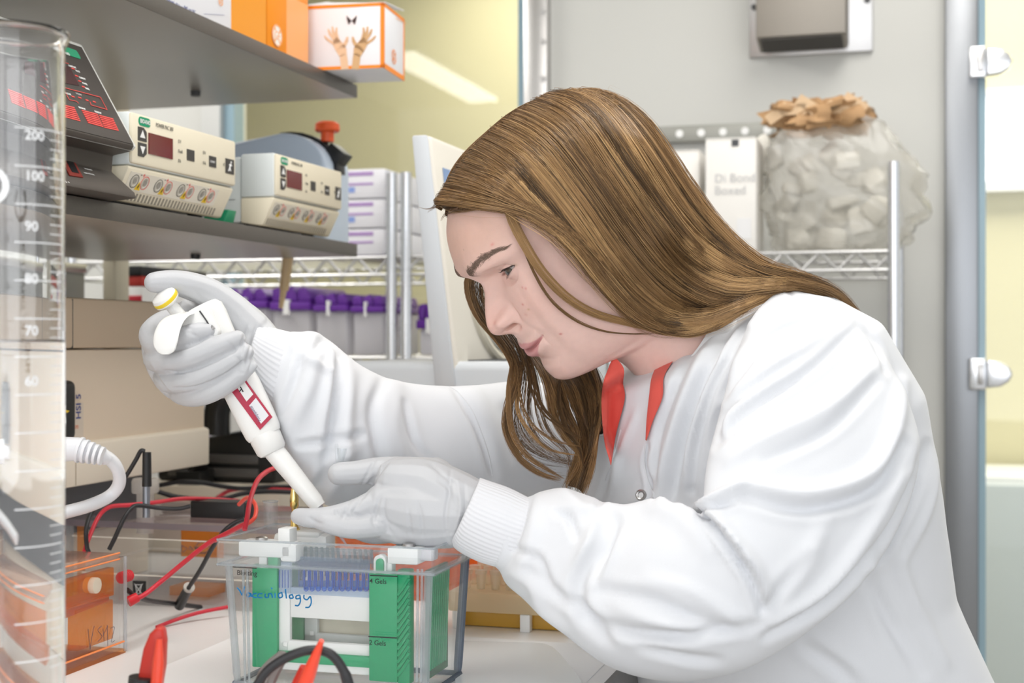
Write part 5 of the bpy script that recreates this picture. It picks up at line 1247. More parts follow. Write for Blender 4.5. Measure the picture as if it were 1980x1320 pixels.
# mouth
seam = -.0533 + .0068 * (ax / .025) ** 2
env = np.clip(1 - (ax / .0262) ** 2, 0, 1); env2 = np.sqrt(env)
up_t = seam + .0090 * np.clip(1 - (ax / .0262) ** 1.6, 0, 1) - .0010 * g(ax, .003); lo_b = seam - .0112 * np.clip(1 - (ax / .0245) ** 2, 0, 1)
Yf += front * env2 * (.0042 * g(Zf - (seam + .0042), .0038) + 0.0062 * g(Zf - (seam - .0056), .0050))
Yf -= front * (.0050 * g(Zf - seam, .0013) * (0.35 + 0.65 * env2)) * (ax < .0275)
Yf -= front * .0010 * g(ax - .0262, .0030) * g(Zf - (seam + .0), .004)
Yf -= front * .0022 * g(Zf + .0705, .0038) * g(ax, .017)
Yf -= front * .0010 * g(ax, .0024) * g(Zf + .0395, .0045)
# eyes: lids wrap the ball, aperture opened behind the lid edge
EX, EY, EZ, ER = .0330, .0705, .0222, .0124
lidR = .0138
xin, xout = .0192, .0463
te = np.clip((ax - xin) / (xout - xin), 0, 1)
cant = .0196 + .0052 * te
upl = cant + .0036 * np.sin(np.pi * te ** 0.85) ** 0.8
lol = cant - .0036 * np.sin(np.pi * te ** 1.15) ** 0.8
inside = (ax > xin) & (ax < xout)
rr2 = (ax - EX) ** 2 + (Zf - EZ) ** 2
ys_ = EY + np.sqrt(np.clip(lidR ** 2 - rr2, 0, None))
ok = (front > .5) & (rr2 < lidR ** 2) & (Zf > -.01) & (Zf < .05)
wlid = np.clip((lidR ** 2 - rr2) / lidR ** 2 * 1.9, 0, 1); wlid = wlid * wlid * (3 - 2 * wlid)
Yf = np.where(ok, Yf * (1 - wlid) + np.maximum(ys_, Yf - .004) * wlid, Yf)
Yf -= front * .0014 * g(Zf - (upl + .0047), .0011) * np.clip(np.sin(np.pi * np.clip((ax - .017) / .032, 0, 1)), 0, 1)
Yf -= front * .0006 * g(Zf - (lol - .0050), .0016) * np.clip(np.sin(np.pi * te), 0, 1)
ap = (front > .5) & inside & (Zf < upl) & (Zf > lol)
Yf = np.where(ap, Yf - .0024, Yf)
# nostrils and underside
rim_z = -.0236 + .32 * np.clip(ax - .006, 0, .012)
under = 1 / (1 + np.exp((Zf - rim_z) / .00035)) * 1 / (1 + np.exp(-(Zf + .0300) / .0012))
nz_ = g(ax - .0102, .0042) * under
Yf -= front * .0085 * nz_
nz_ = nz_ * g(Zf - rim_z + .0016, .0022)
# ears under the hair
side = (np.abs(Yf + .006) < .03) & (ax > .05)
er = g(Yf + .008, .012) * g(Zf + .002, .024)
Xf += np.sign(Xf) * side * .009 * er
# ------------ colours of the skin (freckles, lips, flush, some painted shade)
def lerp(a, b, t): return a * (1 - t[..., None]) + np.array(b) * t[..., None]
base = np.array([.75, .51, .445])
C = np.tile(base, (NR, NC, 1))
C = lerp(C, (.74, .42, .35), np.clip(front * (0.55 * g(ax, .013) * g(Zf + .012, .016) + 0.30 * g(ax - .040, .016) * g(Zf + .012, .018) + .25 * g(ax, .02) * g(Zf + .085, .012)), 0, 1))
C = lerp(C, (.66, .41, .31), np.clip(front * .5 * g(Zf - .065, .022), 0, 1))  # forehead toned down: shade painted into the skin colour
C = lerp(C, (.64, .42, .36), np.clip(front * 0.45 * g(ax - .030, .014) * g(Zf - .0150, .0065), 0, 1))
lipm = np.clip((np.minimum(up_t - Zf, Zf - lo_b) + .0006) / .0012, 0, 1) * (ax < .0262) * front
C = lerp(C, (.60, .27, .27), lipm * .9)
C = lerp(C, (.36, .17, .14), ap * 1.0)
C = lerp(C, (.42, .19, .14), np.clip(front * .85 * nz_ ** 0.6 * (nz_ > .3), 0, 1))  # nostrils: reddish inside, with the shade of the hollow painted in
for x_, z_, r_, c_, k in ((.034, -.010, .0011, (.60, .2, .17), .75), (.036, -.0165, .0012, (.46, .28, .15), .6), (.043, .004, .0011, (.62, .22, .2), .7), (.046, .002, .0012, (.62, .22, .2), .6), (.047, .0245, .0016, (.45, .3, .19), .55),
                          (.048, .052, .0013, (.66, .25, .22), .7), (.040, -.052, .0011, (.58, .17, .15), .8), (.030, -.020, .0016, (.62, .27, .22), .4), (.020, .060, .0007, (.35, .22, .16), .6), (.0085, -.012, .0018, (.62, .27, .23), .5)):
    C = lerp(C, c_, np.clip(k * np.exp(-((Xf - x_) ** 2 + (Zf - z_) ** 2) / r_ ** 2) * front, 0, 1))
# ------------ torso rings, in the world frame
LB = np.array([.62, -.785, 0]); FB = np.array([-.785, -.62, 0])
TOR = [  # centre, half width, half depth, lean, tilt
 ((.172, 1.378, CZ + .004), .088, .074, .60, .22), ((.185, 1.386, CZ - .004), .128, .095, .45, .22), ((.205, 1.39, CZ - .034), .165, .113, .35, .20),
 ((.228, 1.395, CZ - .09), .182, .130, .25, .14), ((.242, 1.40, CZ - .16), .184, .136, .15, .06), ((.258, 1.415, CZ - .25), .184, .140, .08, .0),
 ((.292, 1.44, CZ - .34), .200, .155, 0, 0), ((.340, 1.47, CZ - .46), .222, .172, 0, 0), ((.360, 1.48, CZ - .62), .250, .195, 0, 0)]
def torso_ring(k, n, grow=0.0, phase=None):
    c, a, b, m, t = TOR[k]
    th_ = np.linspace(0, 2 * np.pi, n, endpoint=False) if phase is None else phase
    lx = (a + grow) * np.sign(np.sin(th_)) * np.abs(np.sin(th_)) ** .9; fy = (b + grow) * np.sign(np.cos(th_)) * np.abs(np.cos(th_)) ** .9
    p = np.array(c) + lx[:, None] * LB + fy[:, None] * FB
    p[:, 2] += t * lx - m * fy
    return p
ph = np.concatenate([uu / 6 * np.pi, 2 * np.pi - uu[-2:0:-1] / 6 * np.pi])
head = HW(np.stack([Xf, Yf, Zf], -1))
bod = [torso_ring(k, NC, -0.022, ph) for k in range(1, 9)]
allv = np.concatenate([head.reshape(-1, 3)] + bod)
allc = np.concatenate([C.reshape(-1, 3), np.tile(base, (NC * len(bod), 1))])
nrow = NR + len(bod)
j = np.arange(NC); jn = (j + 1) % NC
quads = np.concatenate([np.stack([i * NC + j, (i + 1) * NC + j, (i + 1) * NC + jn, i * NC + jn], 1) for i in range(nrow - 1)])
fs = quads.tolist() + [list(range(NC)), list(range((nrow - 1) * NC, nrow * NC))[::-1]]
def np_mesh(name, v, f, col=None, smooth=True):
    me = bpy.data.meshes.new(name)
    me.from_pydata(np.asarray(v).tolist() if not isinstance(v, list) else v, [], f if isinstance(f, list) else np.asarray(f).tolist())
    if smooth: me.polygons.foreach_set('use_smooth', [True] * len(me.polygons))
    if col is not None:
        at = me.color_attributes.new('Col', 'FLOAT_COLOR', 'POINT')
        at.data.foreach_set('color', np.concatenate([col, np.ones((len(col), 1))], 1).astype(np.float32).ravel())
    return me
M_skin = mat('skin', (.64, .43, .35), 0.46, sss=0.12, vcol=True, bump=('noise', 900, 0.10), spec=0.4, var=0.05, vscale=160)
person = link_mesh('person', np_mesh('person', allv, fs, allc), M_skin)
tag(person, 'woman in a white lab coat bending over the gel tank with a pipette', 'person')
BODY = BVHTree.FromPolygons([Vector(p) for p in allv], [tuple(q) for q in quads[::1].tolist()])
def child(name, me, m): return link_mesh(name, me, m, person)
def face_point(x, z, off=0.0):
    "point on the skin of the face above head coordinates x, z"
    o = Vector(HW((x, .16, z))); d = Vector(-HF)
    h, n, i, dist = BODY.ray_cast(o, d)
    if h is None: return Vector(HW((x, .09, z)))
    return h + Vector(HF) * off
# ------------ eyes
for s in (1, -1):
    me_v, me_f, me_c = [], [], []
    gaze = np.array([.36 * s, math.cos(.20), -math.sin(.20)]); gaze = gaze / np.linalg.norm(gaze)
    gx = np.cross(gaze, (0, 0, 1)); gx /= np.linalg.norm(gx); gz = np.cross(gx, gaze)
    n1, n2 = 40, 40
    for a in range(n2 + 1):
        t = math.pi * (a / n2) ** 1.3
        for b_ in range(n1):
            p_ = 2 * math.pi * b_ / n1
            r_ = ER * (1.03 if t < .45 else 1.0)
            me_v.append(HW(np.array([s * EX, EY, EZ]) + r_ * (gaze * math.cos(t) + (gx * math.cos(p_) + gz * math.sin(p_)) * math.sin(t))))
            me_c.append((.008, .008, .008) if t < .17 else (.055, .040, .024) if t < .50 else (.04, .032, .028) if t < .58 else (.42, .36, .34))  # eye white darkened: shade of the lashes put into its colour
    for a in range(n2):
        for b_ in range(n1): me_f.append((a * n1 + b_, a * n1 + (b_ + 1) % n1, (a + 1) * n1 + (b_ + 1) % n1, (a + 1) * n1 + b_))
    child('eye', np_mesh('eye', me_v, me_f, np.array(me_c)), mat('eyeball', (.7, .65, .6), 0.12, vcol=True, coat=0.6))
    # lash line and lashes
    def lid(t, upper):
        x = xin + (xout - xin) * t; c_ = .0196 + .0052 * t
        z = c_ + .0036 * math.sin(math.pi * t ** 0.85) ** 0.8 if upper else c_ - .0036 * math.sin(math.pi * t ** 1.15) ** 0.8
        yb = EY + math.sqrt(max(lidR ** 2 - (x - EX) ** 2 - (z - EZ) ** 2, 1e-6))
        return np.array([s * x, yb + .0002, z])
    L = MB()
    L.tube([HW(lid(t, True)) for t in np.linspace(.04, .99, 22)], [.00018 + .00035 * (q / 21) for q in range(22)], 6)
    for t in np.linspace(.25, .98, 34):
        p_ = lid(t, True); d_ = np.array([s * (t - .45) * .9, .75, -.25]); d_ /= np.linalg.norm(d_); ln = .0022 + .0034 * t
        L.tube([HW(p_), HW(p_ + d_ * ln * .5), HW(p_ + d_ * ln + np.array([0, 0, .0016]))], [.00012, .0001, .00004], 4, caps=False)
    for t in np.linspace(.5, .97, 14):
        p_ = lid(t, False); d_ = np.array([s * (t - .4) * .7, .6, -.7]); d_ /= np.linalg.norm(d_)
        L.tube([HW(p_), HW(p_ + d_ * .0026)], [.0001, .00004], 4, caps=False)
    L.build('eyelashes', mat('lash', (.035, .022, .016), 0.5), person)
    # brow: short hairs laid along the ridge
    B = MB(); rn = random.Random(5 + s)
    bx_ = [.012, .020, .029, .038, .046, .054]; bz_ = [.0372, .0408, .0440, .0462, .0462, .0430]
    bw_r = [.0052, .0058, .0050, .0042, .0030, .0014]
    for q in range(800):
        x = rn.uniform(.0115, .0545); zc = float(pchip(x, bx_, bz_)); wd_ = float(pchip(x, bx_, bw_r))
        z = zc + rn.gauss(0, .42) * wd_
        dx = .0030 * rn.uniform(.7, 1.3) * (0.35 if x < .016 else 1.0); dz = (.0030 if x < .018 else .0012 if x < .034 else -.0004) * rn.uniform(.5, 1.5) - (z - zc) * .35
        a_, m_, e_ = face_point(s * x, z, .0001), face_point(s * (x + dx * .5), z + dz * .6, .0006), face_point(s * (x + dx), z + dz, .0004)
        B.tube([a_, m_, e_], [.00011, .00010, .00004], 4, caps=False)
    B.build('eyebrow', mat('brow_hair', (.19, .13, .098), 0.8), person)
# ------------------------------------------------------------ the lab coat
def ring_tube(rings, n=40, ratio=1.0, caps=True):
    "rings: (ax, ay, bx, by, depth, depth ratio): the two outline pixels of a sleeve at one station"
    vs = []
    for ax_, ay_, bx_, by_, d, q in rings:
        a, b = np.array(W(ax_, ay_, d)), np.array(W(bx_, by_, d))
        c = (a + b) / 2; h = (a - b) / 2; r = np.linalg.norm(h) * q
        for t in np.linspace(0, 2 * np.pi, n, endpoint=False): vs.append(c + h * math.cos(t) + np.array([0, r, 0]) * math.sin(t))
    k = len(rings)
    fs = [(i * n + j, i * n + (j + 1) % n, (i + 1) * n + (j + 1) % n, (i + 1) * n + j) for i in range(k - 1) for j in range(n)]
    if caps: fs += [tuple(range(n))[::-1], tuple(range((k - 1) * n, k * n))]
    return vs, fs
def densify(rings, n=5): return [tuple(r) for r in spline(rings, n)]
SLL = densify([(1000, 958, 948, 1092, 1.250, .95), (1022, 960, 966, 1100, 1.247, .95), (1050, 948, 978, 1128, 1.243, .92), (1090, 942, 1010, 1155, 1.236, .9), (1140, 958, 1040, 1184, 1.225, .85), (1195, 980, 1085, 1222, 1.210, .8),
               (1275, 972, 1180, 1290, 1.190, .75), (1340, 990, 1290, 1316, 1.172, .7), (1362, 1000, 1430, 1296, 1.160, .62), (1362, 985, 1560, 1222, 1.155, .58), (1362, 930, 1680, 1108, 1.170, .56), (1380, 840, 1752, 985, 1.195, .56),
               (1405, 745, 1778, 868, 1.225, .58), (1430, 665, 1752, 770, 1.255, .62), (1462, 606, 1705, 680, 1.280, .64), (1490, 570, 1660, 615, 1.30, .66), (1520, 560, 1610, 575, 1.315, .6)])
SLR = densify([(560, 640, 522, 790, 1.352, .95), (582, 642, 532, 805, 1.355, .95), (604, 640, 540, 850, 1.358, .92), (640, 658, 575, 925, 1.365, .88), (690, 700, 650, 985, 1.378, .82), (745, 728, 722, 1015, 1.40, .8), (810, 742, 800, 1030, 1.43, .78),
               (880, 746, 880, 1030, 1.46, .78), (945, 742, 960, 1015, 1.495, .8), (1000, 735, 1040, 985, 1.53, .8), (1060, 742, 1120, 930, 1.545, .8), (1120, 770, 1160, 880, 1.54, .7)])
parts = []
tv, tf = [], []
for k in range(9): tv += list(torso_ring(k, 64))
tfs = [(i * 64 + j_, i * 64 + (j_ + 1) % 64, (i + 1) * 64 + (j_ + 1) % 64, (i + 1) * 64 + j_) for i in range(8) for j_ in range(64)] + [tuple(range(64))[::-1], tuple(range(8 * 64, 9 * 64))]
# back bulge and flared skirt of the coat
def ell(c, r, n=20, m=12):
    vs = [np.array(c) + np.array([r[0] * math.sin(math.pi * i / m) * math.cos(2 * math.pi * j_ / n), r[1] * math.sin(math.pi * i / m) * math.sin(2 * math.pi * j_ / n), r[2] * math.cos(math.pi * i / m)]) for i in range(m + 1) for j_ in range(n)]
    return vs, [(i * n + j_, i * n + (j_ + 1) % n, (i + 1) * n + (j_ + 1) % n, (i + 1) * n + j_) for i in range(m) for j_ in range(n)]
solids = [(tv, tfs), ring_tube(SLL), ring_tube(SLR)]
def union(name, solids, voxel, smooth_it=6):
    v_, f_ = [], []
    for sv_, sf_ in solids:
        o = len(v_); v_ += [tuple(p) for p in sv_]; f_ += [tuple(i + o for i in q) for q in sf_]
    me = bpy.data.meshes.new(name); me.from_pydata(v_, [], f_)
    bm = bmesh.new(); bm.from_mesh(me); bmesh.ops.recalc_face_normals(bm, faces=bm.faces); bm.to_mesh(me); bm.free()
    ob = bpy.data.objects.new(name, me); COL.objects.link(ob)
    md = ob.modifiers.new('r', 'REMESH'); md.mode = 'VOXEL'; md.voxel_size = voxel
    if smooth_it:
        m2 = ob.modifiers.new('s', 'SMOOTH'); m2.factor = 0.5; m2.iterations = smooth_it
    dg = bpy.context.evaluated_depsgraph_get()
    out = bpy.data.meshes.new_from_object(ob.evaluated_get(dg))
    bpy.data.objects.remove(ob); bpy.data.meshes.remove(me)
    return out
def coords(me):
    a = np.zeros(len(me.vertices) * 3); me.vertices.foreach_get('co', a); return a.reshape(-1, 3)
def normals(me):
    a = np.zeros(len(me.vertices) * 3, np.float32); me.vertex_normals.foreach_get('vector', a); return a.reshape(-1, 3).astype(float)
def edges(me):
    a = np.zeros(len(me.edges) * 2, np.int32); me.edges.foreach_get('vertices', a); return a.reshape(-1, 2)
coat_me = union('lab_coat', solids, 0.0032, 10)
co = coords(coat_me); no = normals(coat_me)
px_ = 990 + F * co[:, 0] / co[:, 1]; py_ = 660 - F * (co[:, 2] - CZ) / co[:, 1]
view = co - np.array([0, 0, CZ]); view /= np.linalg.norm(view, axis=1)[:, None]
facing = np.clip(-(no * view).sum(1) * 2.2 + .15, 0, 1)
def seg_d(P, pts):
    "distance in pixels to a polyline, and the parameter along it"
    best = np.full(len(P), 1e9); par = np.zeros(len(P)); sgn = np.zeros(len(P)); n = len(pts) - 1
    for i in range(n):
        a, b = np.array(pts[i], float), np.array(pts[i + 1], float); d = b - a; L2 = d @ d
        t = np.clip(((P - a) @ d) / L2, 0, 1); q = P - (a + t[:, None] * d); r = np.hypot(q[:, 0], q[:, 1])
        s_ = np.sign(d[0] * q[:, 1] - d[1] * q[:, 0])
        m = r < best; best[m] = r[m]; par[m] = (i + t[m]) / n; sgn[m] = s_[m]
    return best, par, sgn
P2 = np.stack([px_, py_], 1)
# folds: (centre line, width px, height mm (minus: groove), depth window)
FOLDS = [
 # near sleeve: forearm
 ([(1020, 962), (1000, 1030), (975, 1095)], 12, -3.0), ([(1045, 955), (1030, 1040), (1005, 1110)], 16, 3.0),
 ([(1085, 945), (1130, 985), (1190, 985)], 14, 3.5), ([(1075, 990), (1100, 1000), (1115, 1040)], 9, -4), ([(1150, 1010), (1140, 1050), (1120, 1085)], 14, 4), ([(1180, 1000), (1160, 1060), (1120, 1130), (1135, 1200), (1180, 1240)], 16, -3.5),
 ([(1200, 985), (1250, 970), (1320, 1000), (1370, 1060)], 26, 5), ([(1195, 1010), (1170, 1070), (1150, 1120)], 11, -4),
 ([(1030, 1100), (1080, 1150), (1130, 1180), (1170, 1230)], 13, -3), ([(990, 1060), (1040, 1080), (1060, 1120)], 10, -3), ([(985, 1100), (1030, 1130), (1050, 1180), (1090, 1215)], 16, 3),
 ([(1130, 1190), (1220, 1222), (1330, 1225), (1450, 1210)], 14, -4), ([(1160, 1140), (1260, 1160), (1350, 1200), (1400, 1210)], 16, -3.5), ([(1200, 1180), (1290, 1205), (1380, 1215)], 14, 3.5), ([(1240, 1250), (1330, 1270), (1390, 1275)], 12, -2.5),
 ([(1255, 1120), (1330, 1140), (1400, 1180), (1430, 1205)], 18, 3),
 # elbow crease between forearm and upper sleeve
 ([(1352, 992), (1380, 1015), (1420, 1070), (1455, 1125), (1472, 1180)], 9, -8), ([(1370, 985), (1410, 1035), (1455, 1090), (1485, 1150)], 16, 6), ([(1352, 985), (1400, 955), (1440, 940)], 10, 6), ([(1358, 1000), (1372, 985), (1420, 972)], 7, -4),
 # upper sleeve: long sweeping ridges from the shoulder seam
 ([(1430, 935), (1560, 955), (1680, 915), (1730, 830), (1745, 740)], 17, 5.5), ([(1440, 960), (1560, 985), (1690, 945), (1745, 860)], 14, -4.5), ([(1500, 1200), (1600, 1130), (1690, 1010), (1740, 920)], 14, 4), ([(1480, 1230), (1600, 1160), (1710, 1040), (1765, 930)], 12, -4),
 ([(1530, 700), (1470, 740), (1400, 800), (1385, 860)], 12, -4.5), ([(1600, 640), (1530, 690), (1440, 760), (1395, 830)], 14, 4), ([(1650, 640), (1560, 720), (1450, 790), (1400, 850)], 11, -4), ([(1700, 700), (1600, 790), (1480, 850), (1410, 890)], 16, 3.5), ([(1690, 740), (1600, 830), (1480, 890)], 13, -3),
 ([(1560, 620), (1490, 650), (1430, 720), (1400, 770)], 10, -3.5), ([(1655, 625), (1690, 660), (1710, 720)], 8, -2.5), ([(1560, 1080), (1500, 1150), (1470, 1200)], 14, -2.5), ([(1600, 1000), (1560, 1080), (1520, 1140)], 22, 3),
 # shoulder seam
 ([(1505, 552), (1545, 580), (1562, 615)], 5, -2.0),
 # chest: folds from the collar down to the placket
 ([(1420, 620), (1350, 760), (1310, 900), (1300, 980)], 13, -4.5), ([(1390, 640), (1330, 760), (1290, 890), (1282, 970)], 13, 4), ([(1470, 600), (1400, 700), (1345, 830), (1335, 930)], 14, 4), ([(1360, 640), (1310, 740), (1275, 840), (1262, 960)], 9, -3), ([(1445, 640), (1385, 740), (1350, 850), (1340, 950)], 9, -4),
 ([(1255, 860), (1248, 900), (1262, 950), (1268, 985)], 5, -3.5), ([(1270, 850), (1262, 900), (1275, 960)], 6, 2.5), ([(1185, 905), (1170, 950), (1150, 1000)], 9, -3), ([(1230, 800), (1200, 880), (1165, 970)], 8, 3),
 # far sleeve and far chest
 ([(585, 650), (575, 720), (545, 800)], 9, -3), ([(605, 655), (600, 740), (560, 830)], 16, 3.5), ([(655, 690), (650, 760), (640, 850), (620, 930)], 12, -4.5), ([(640, 690), (632, 760), (618, 840)], 12, 3.5), ([(680, 720), (672, 800), (665, 900), (630, 970)], 14, 4), ([(600, 690), (630, 655), (665, 690)], 10, -3),
 ([(740, 735), (720, 800), (740, 900), (775, 990)], 13, -3.5), ([(770, 740), (760, 830), (800, 940)], 18, 3), ([(700, 840), (640, 850), (580, 860)], 9, -3.5), ([(690, 870), (640, 890), (600, 930)], 12, 3), ([(880, 750), (925, 830), (955, 920)], 10, -3.5), ([(915, 750), (950, 820), (975, 900)], 16, 3), ([(980, 790), (1030, 880), (1080, 930)], 14, -3),
 ([(780, 780), (800, 850), (830, 890)], 9, -2.5), ([(560, 660), (600, 700), (640, 720)], 8, 2.5),
 # back and skirt
 ([(1790, 860), (1760, 960), (1700, 1080)], 11, -4), ([(1815, 870), (1790, 980), (1745, 1080)], 13, 4), ([(1730, 1060), (1760, 1150), (1830, 1280)], 16, 3), ([(1680, 1120), (1720, 1200), (1780, 1300)], 16, -3), ([(1560, 1250), (1620, 1290), (1660, 1330)], 16, -2.5),
]
from mathutils import noise as mnoise
disp = np.zeros(len(co))
for pts, wpx, amp in FOLDS:
    sp_ = spline([np.array(p, float) for p in pts], 5) if len(pts) > 2 else pts
    lo = np.min(np.array(pts), 0) - 4 * wpx; hi = np.max(np.array(pts), 0) + 4 * wpx
    m = np.where((P2 >= lo).all(1) & (P2 <= hi).all(1))[0]
    if len(m) == 0: continue
    d, t, sg = seg_d(P2[m], sp_); d = d * 1.18
    # only the sheet of cloth nearest the camera takes the fold
    e = np.sin(np.pi * np.clip(t * .86 + .07, 0, 1)) ** .6
    prof_ = np.exp(-(d / wpx) ** 2)
    if amp < 0: prof_ = prof_ - 0.35 * np.exp(-((d - 1.6 * wpx) / wpx) ** 2)
    disp[m] += amp * 0.00165 * prof_ * e
disp *= facing
lowf = np.array([mnoise.noise(Vector(p * 14)) + 0.5 * mnoise.noise(Vector(p * 32)) for p in co])
co2 = co + no * (disp + .0010 * lowf)[:, None]
# pinch the shoulder/upper-back edge and flare the skirt
coat_me.vertices.foreach_set('co', co2.ravel()); coat_me.update()
def lap(me, it=2, f=.5):
    c = coords(me); e = edges(me); deg = np.bincount(e.ravel(), minlength=len(c))[:, None].astype(float)
    for _ in range(it):
        s_ = np.zeros_like(c)
        for k in range(3):
            s_[:, k] = np.bincount(e[:, 0], c[e[:, 1], k], len(c)) + np.bincount(e[:, 1], c[e[:, 0], k], len(c))
        c = c * (1 - f) + f * s_ / deg
    me.vertices.foreach_set('co', c.ravel()); me.update()
lap(coat_me, 1, .5)
coat_me.polygons.foreach_set('use_smooth', [True] * len(coat_me.polygons))
M_coat = mat('white_cotton', (0.70, 0.715, 0.745), 0.75, bump=('noise', 1500, 0.10), sheen=0.15)
coat = link_mesh('lab_coat', coat_me, M_coat, person)
def tree(me): return BVHTree.FromPolygons([Vector(p) for p in coords(me)], [tuple(p.vertices) for p in me.polygons])
COAT = tree(coat_me)
CAMP = Vector((0, 0, CZ))
def on_cloth(px, py, off=0.0, fall=1.33, trees=None, near=0.0):
    d = Vector(((px - 990) / F, 1, (660 - py) / F)); best = None
    for T in (trees or (COAT,)):
        h, n, i, dist = T.ray_cast(CAMP + d * near, d.normalized())
        if h is not None and (best is None or h.y < best.y): best = h
    if best is None: best = CAMP + d * fall
    return best - d.normalized() * off
# knitted cuffs
M_knit = mat('knitted_cuff', (0.70, 0.71, 0.74), 0.8, sheen=0.2)
def cuff(rings, nrib, name='knitted_cuff'):
    rings = densify(rings, 4); n = nrib * 4
    vs, k = [], len(rings)
    for ax_, ay_, bx_, by_, d, q in rings:
        a, b = np.array(W(ax_, ay_, d)), np.array(W(bx_, by_, d)); c = (a + b) / 2; h = (a - b) / 2; r = np.linalg.norm(h) * q
        for j_ in range(n):
            t = 2 * np.pi * j_ / n; rib = 1 + .011 * math.cos(nrib * t)
            vs.append(c + (h * math.cos(t) + np.array([0, r, 0]) * math.sin(t)) * rib)
    # turn the edge inwards
    c0 = np.mean(vs[:n], 0); vs = [c0 + (np.array(p) - c0) * .9 + (np.mean(vs[n:2 * n], 0) - c0) * .4 for p in vs[:n]] + vs; k += 1
    fs_ = [(i * n + j_, i * n + (j_ + 1) % n, (i + 1) * n + (j_ + 1) % n, (i + 1) * n + j_) for i in range(k - 1) for j_ in range(n)]
    child(name, np_mesh(name, [tuple(p) for p in vs], fs_), M_knit)
cuff([(928, 924, 872, 1046, 1.258, 1.0), (945, 930, 884, 1062, 1.256, 1.0), (985, 944, 925, 1084, 1.252, .97), (1022, 962, 968, 1096, 1.248, .95), (1040, 966, 990, 1100, 1.245, .9)], 52)
cuff([(503, 628, 484, 722, 1.343, 1.0), (520, 632, 492, 745, 1.345, 1.0), (552, 640, 512, 778, 1.35, .97), (586, 648, 535, 804, 1.355, .95), (604, 652, 552, 815, 1.358, .9)], 46)
# coral collar bands, tee and button
def band(name, pts, m, off=.004, th=.0016, trees=None, cols=5):
    "pts: left pixel, right pixel, fallback depth at each station"
    st = [tuple(p) for p in spline(pts, 5)]; rows = []
    for x0, y0, x1, y1, fd in st:
        row = []
        for c in range(cols):
            t = c / (cols - 1); row.append(np.array(on_cloth(x0 + (x1 - x0) * t, y0 + (y1 - y0) * t, 0, fd, trees)))
        rows.append(row)
    G = np.array(rows); dep = G[:, :, 1]
    for i in range(len(G)):
        fd = st[i][4]; dep[i] = np.where(abs(dep[i] - fd) > .05, fd, dep[i])
    for _ in range(4):
        dep[1:-1] = .25 * dep[:-2] + .5 * dep[1:-1] + .25 * dep[2:]
    nr, nc = dep.shape; vs = []
    for lay in (0, 1):
        for i in range(nr):
            for c in range(nc):
                t = c / (nc - 1); px = st[i][0] + (st[i][2] - st[i][0]) * t; py = st[i][1] + (st[i][3] - st[i][1]) * t
                vs.append(tuple(W(px, py, dep[i, c] - off - th * (1 - lay) - .0015 * math.sin(math.pi * t))))
    fs_ = []
    N = nr * nc
    for i in range(nr - 1):
        for c in range(nc - 1):
            a = i * nc + c; fs_.append((a, a + 1, a + nc + 1, a + nc)); fs_.append((N + a, N + a + nc, N + a + nc + 1, N + a + 1))
    for i in range(nr - 1):
        for c in (0, nc - 1): a = i * nc + c; fs_.append((a, a + nc, N + a + nc, N + a))
    for c in range(nc - 1):
        for i in (0, nr - 1): a = i * nc + c; fs_.append((a, a + 1, N + a + 1, N + a))
    return child(name, np_mesh(name, vs, fs_), m)
M_coral = mat('coral_cotton', (0.72, 0.10, 0.075), 0.75, bump=('noise', 2200, 0.25), sheen=0.1)
M_tee = mat('white_jersey', (0.80, 0.80, 0.80), 0.85)
BOTH = (COAT, BODY)
# tee: a ring round the base of the neck
nk = ph
tv_ = []
for zz, gr in ((-.150, .0045), (-.1535, .0075), (-.158, .0085), (-.165, .0095), (-.18, .012), (-.19, .013)):
    sx, sy = [], []
    i = int(np.argmin(abs(ZR_ - zz)))
    x, y = Xf[i].copy(), Yf[i].copy(); L_ = np.hypot(x, y + .02); tv_ += [HW((x[q] + gr * x[q] / L_[q], y[q] + gr * (y[q] + .02) / L_[q], zz + .020 * np.clip(-y[q] / .06, -.5, 1) + (0.006 if y[q] > 0 else 0))) for q in range(NC)]
tv_ += [tuple(p) for p in torso_ring(1, NC, -.014, ph)] + [tuple(p) for p in torso_ring(2, NC, -.02, ph)]
tq = [(i * NC + q, (i + 1) * NC + q, (i + 1) * NC + (q + 1) % NC, i * NC + (q + 1) % NC) for i in range(7) for q in range(NC)]
child('tee_shirt', np_mesh('tee_shirt', [tuple(p) for p in tv_], tq), M_tee)
band('coral_collar', [(1184, 693, 1190, 690, 1.335), (1176, 712, 1206, 712, 1.33), (1166, 742, 1205, 742, 1.322), (1163, 785, 1208, 772, 1.315), (1168, 850, 1192, 835, 1.31), (1177, 885, 1186, 872, 1.305), (1181, 900, 1182, 898, 1.30)], M_coral)
band('coral_collar', [(1318, 608, 1352, 606, 1.365), (1303, 640, 1331, 644, 1.355), (1282, 684, 1306, 690, 1.345), (1261, 726, 1284, 728, 1.33), (1255, 765, 1281, 768, 1.315), (1250, 812, 1263, 812, 1.305), (1248, 850, 1250, 852, 1.295)], M_coral)
def seam(pts, fall, r=.0007, off=.0002):
    MB().tube([on_cloth(p[0], p[1], off, fall) for p in spline(pts, 5)], r, 6).build('seam', mat('seam_white', (0.68, 0.69, 0.71), 0.8), person)
seam([(868, 747), (888, 760), (912, 792), (930, 835), (945, 880), (952, 920)], 1.47)
seam([(1249, 858), (1246, 890), (1252, 925), (1262, 950), (1263, 962)], 1.30)
seam([(1200, 830), (1190, 870), (1178, 905), (1170, 928)], 1.32)
M_stitch = mat('coral_stitch', (0.80, 0.20, 0.15), 0.7)
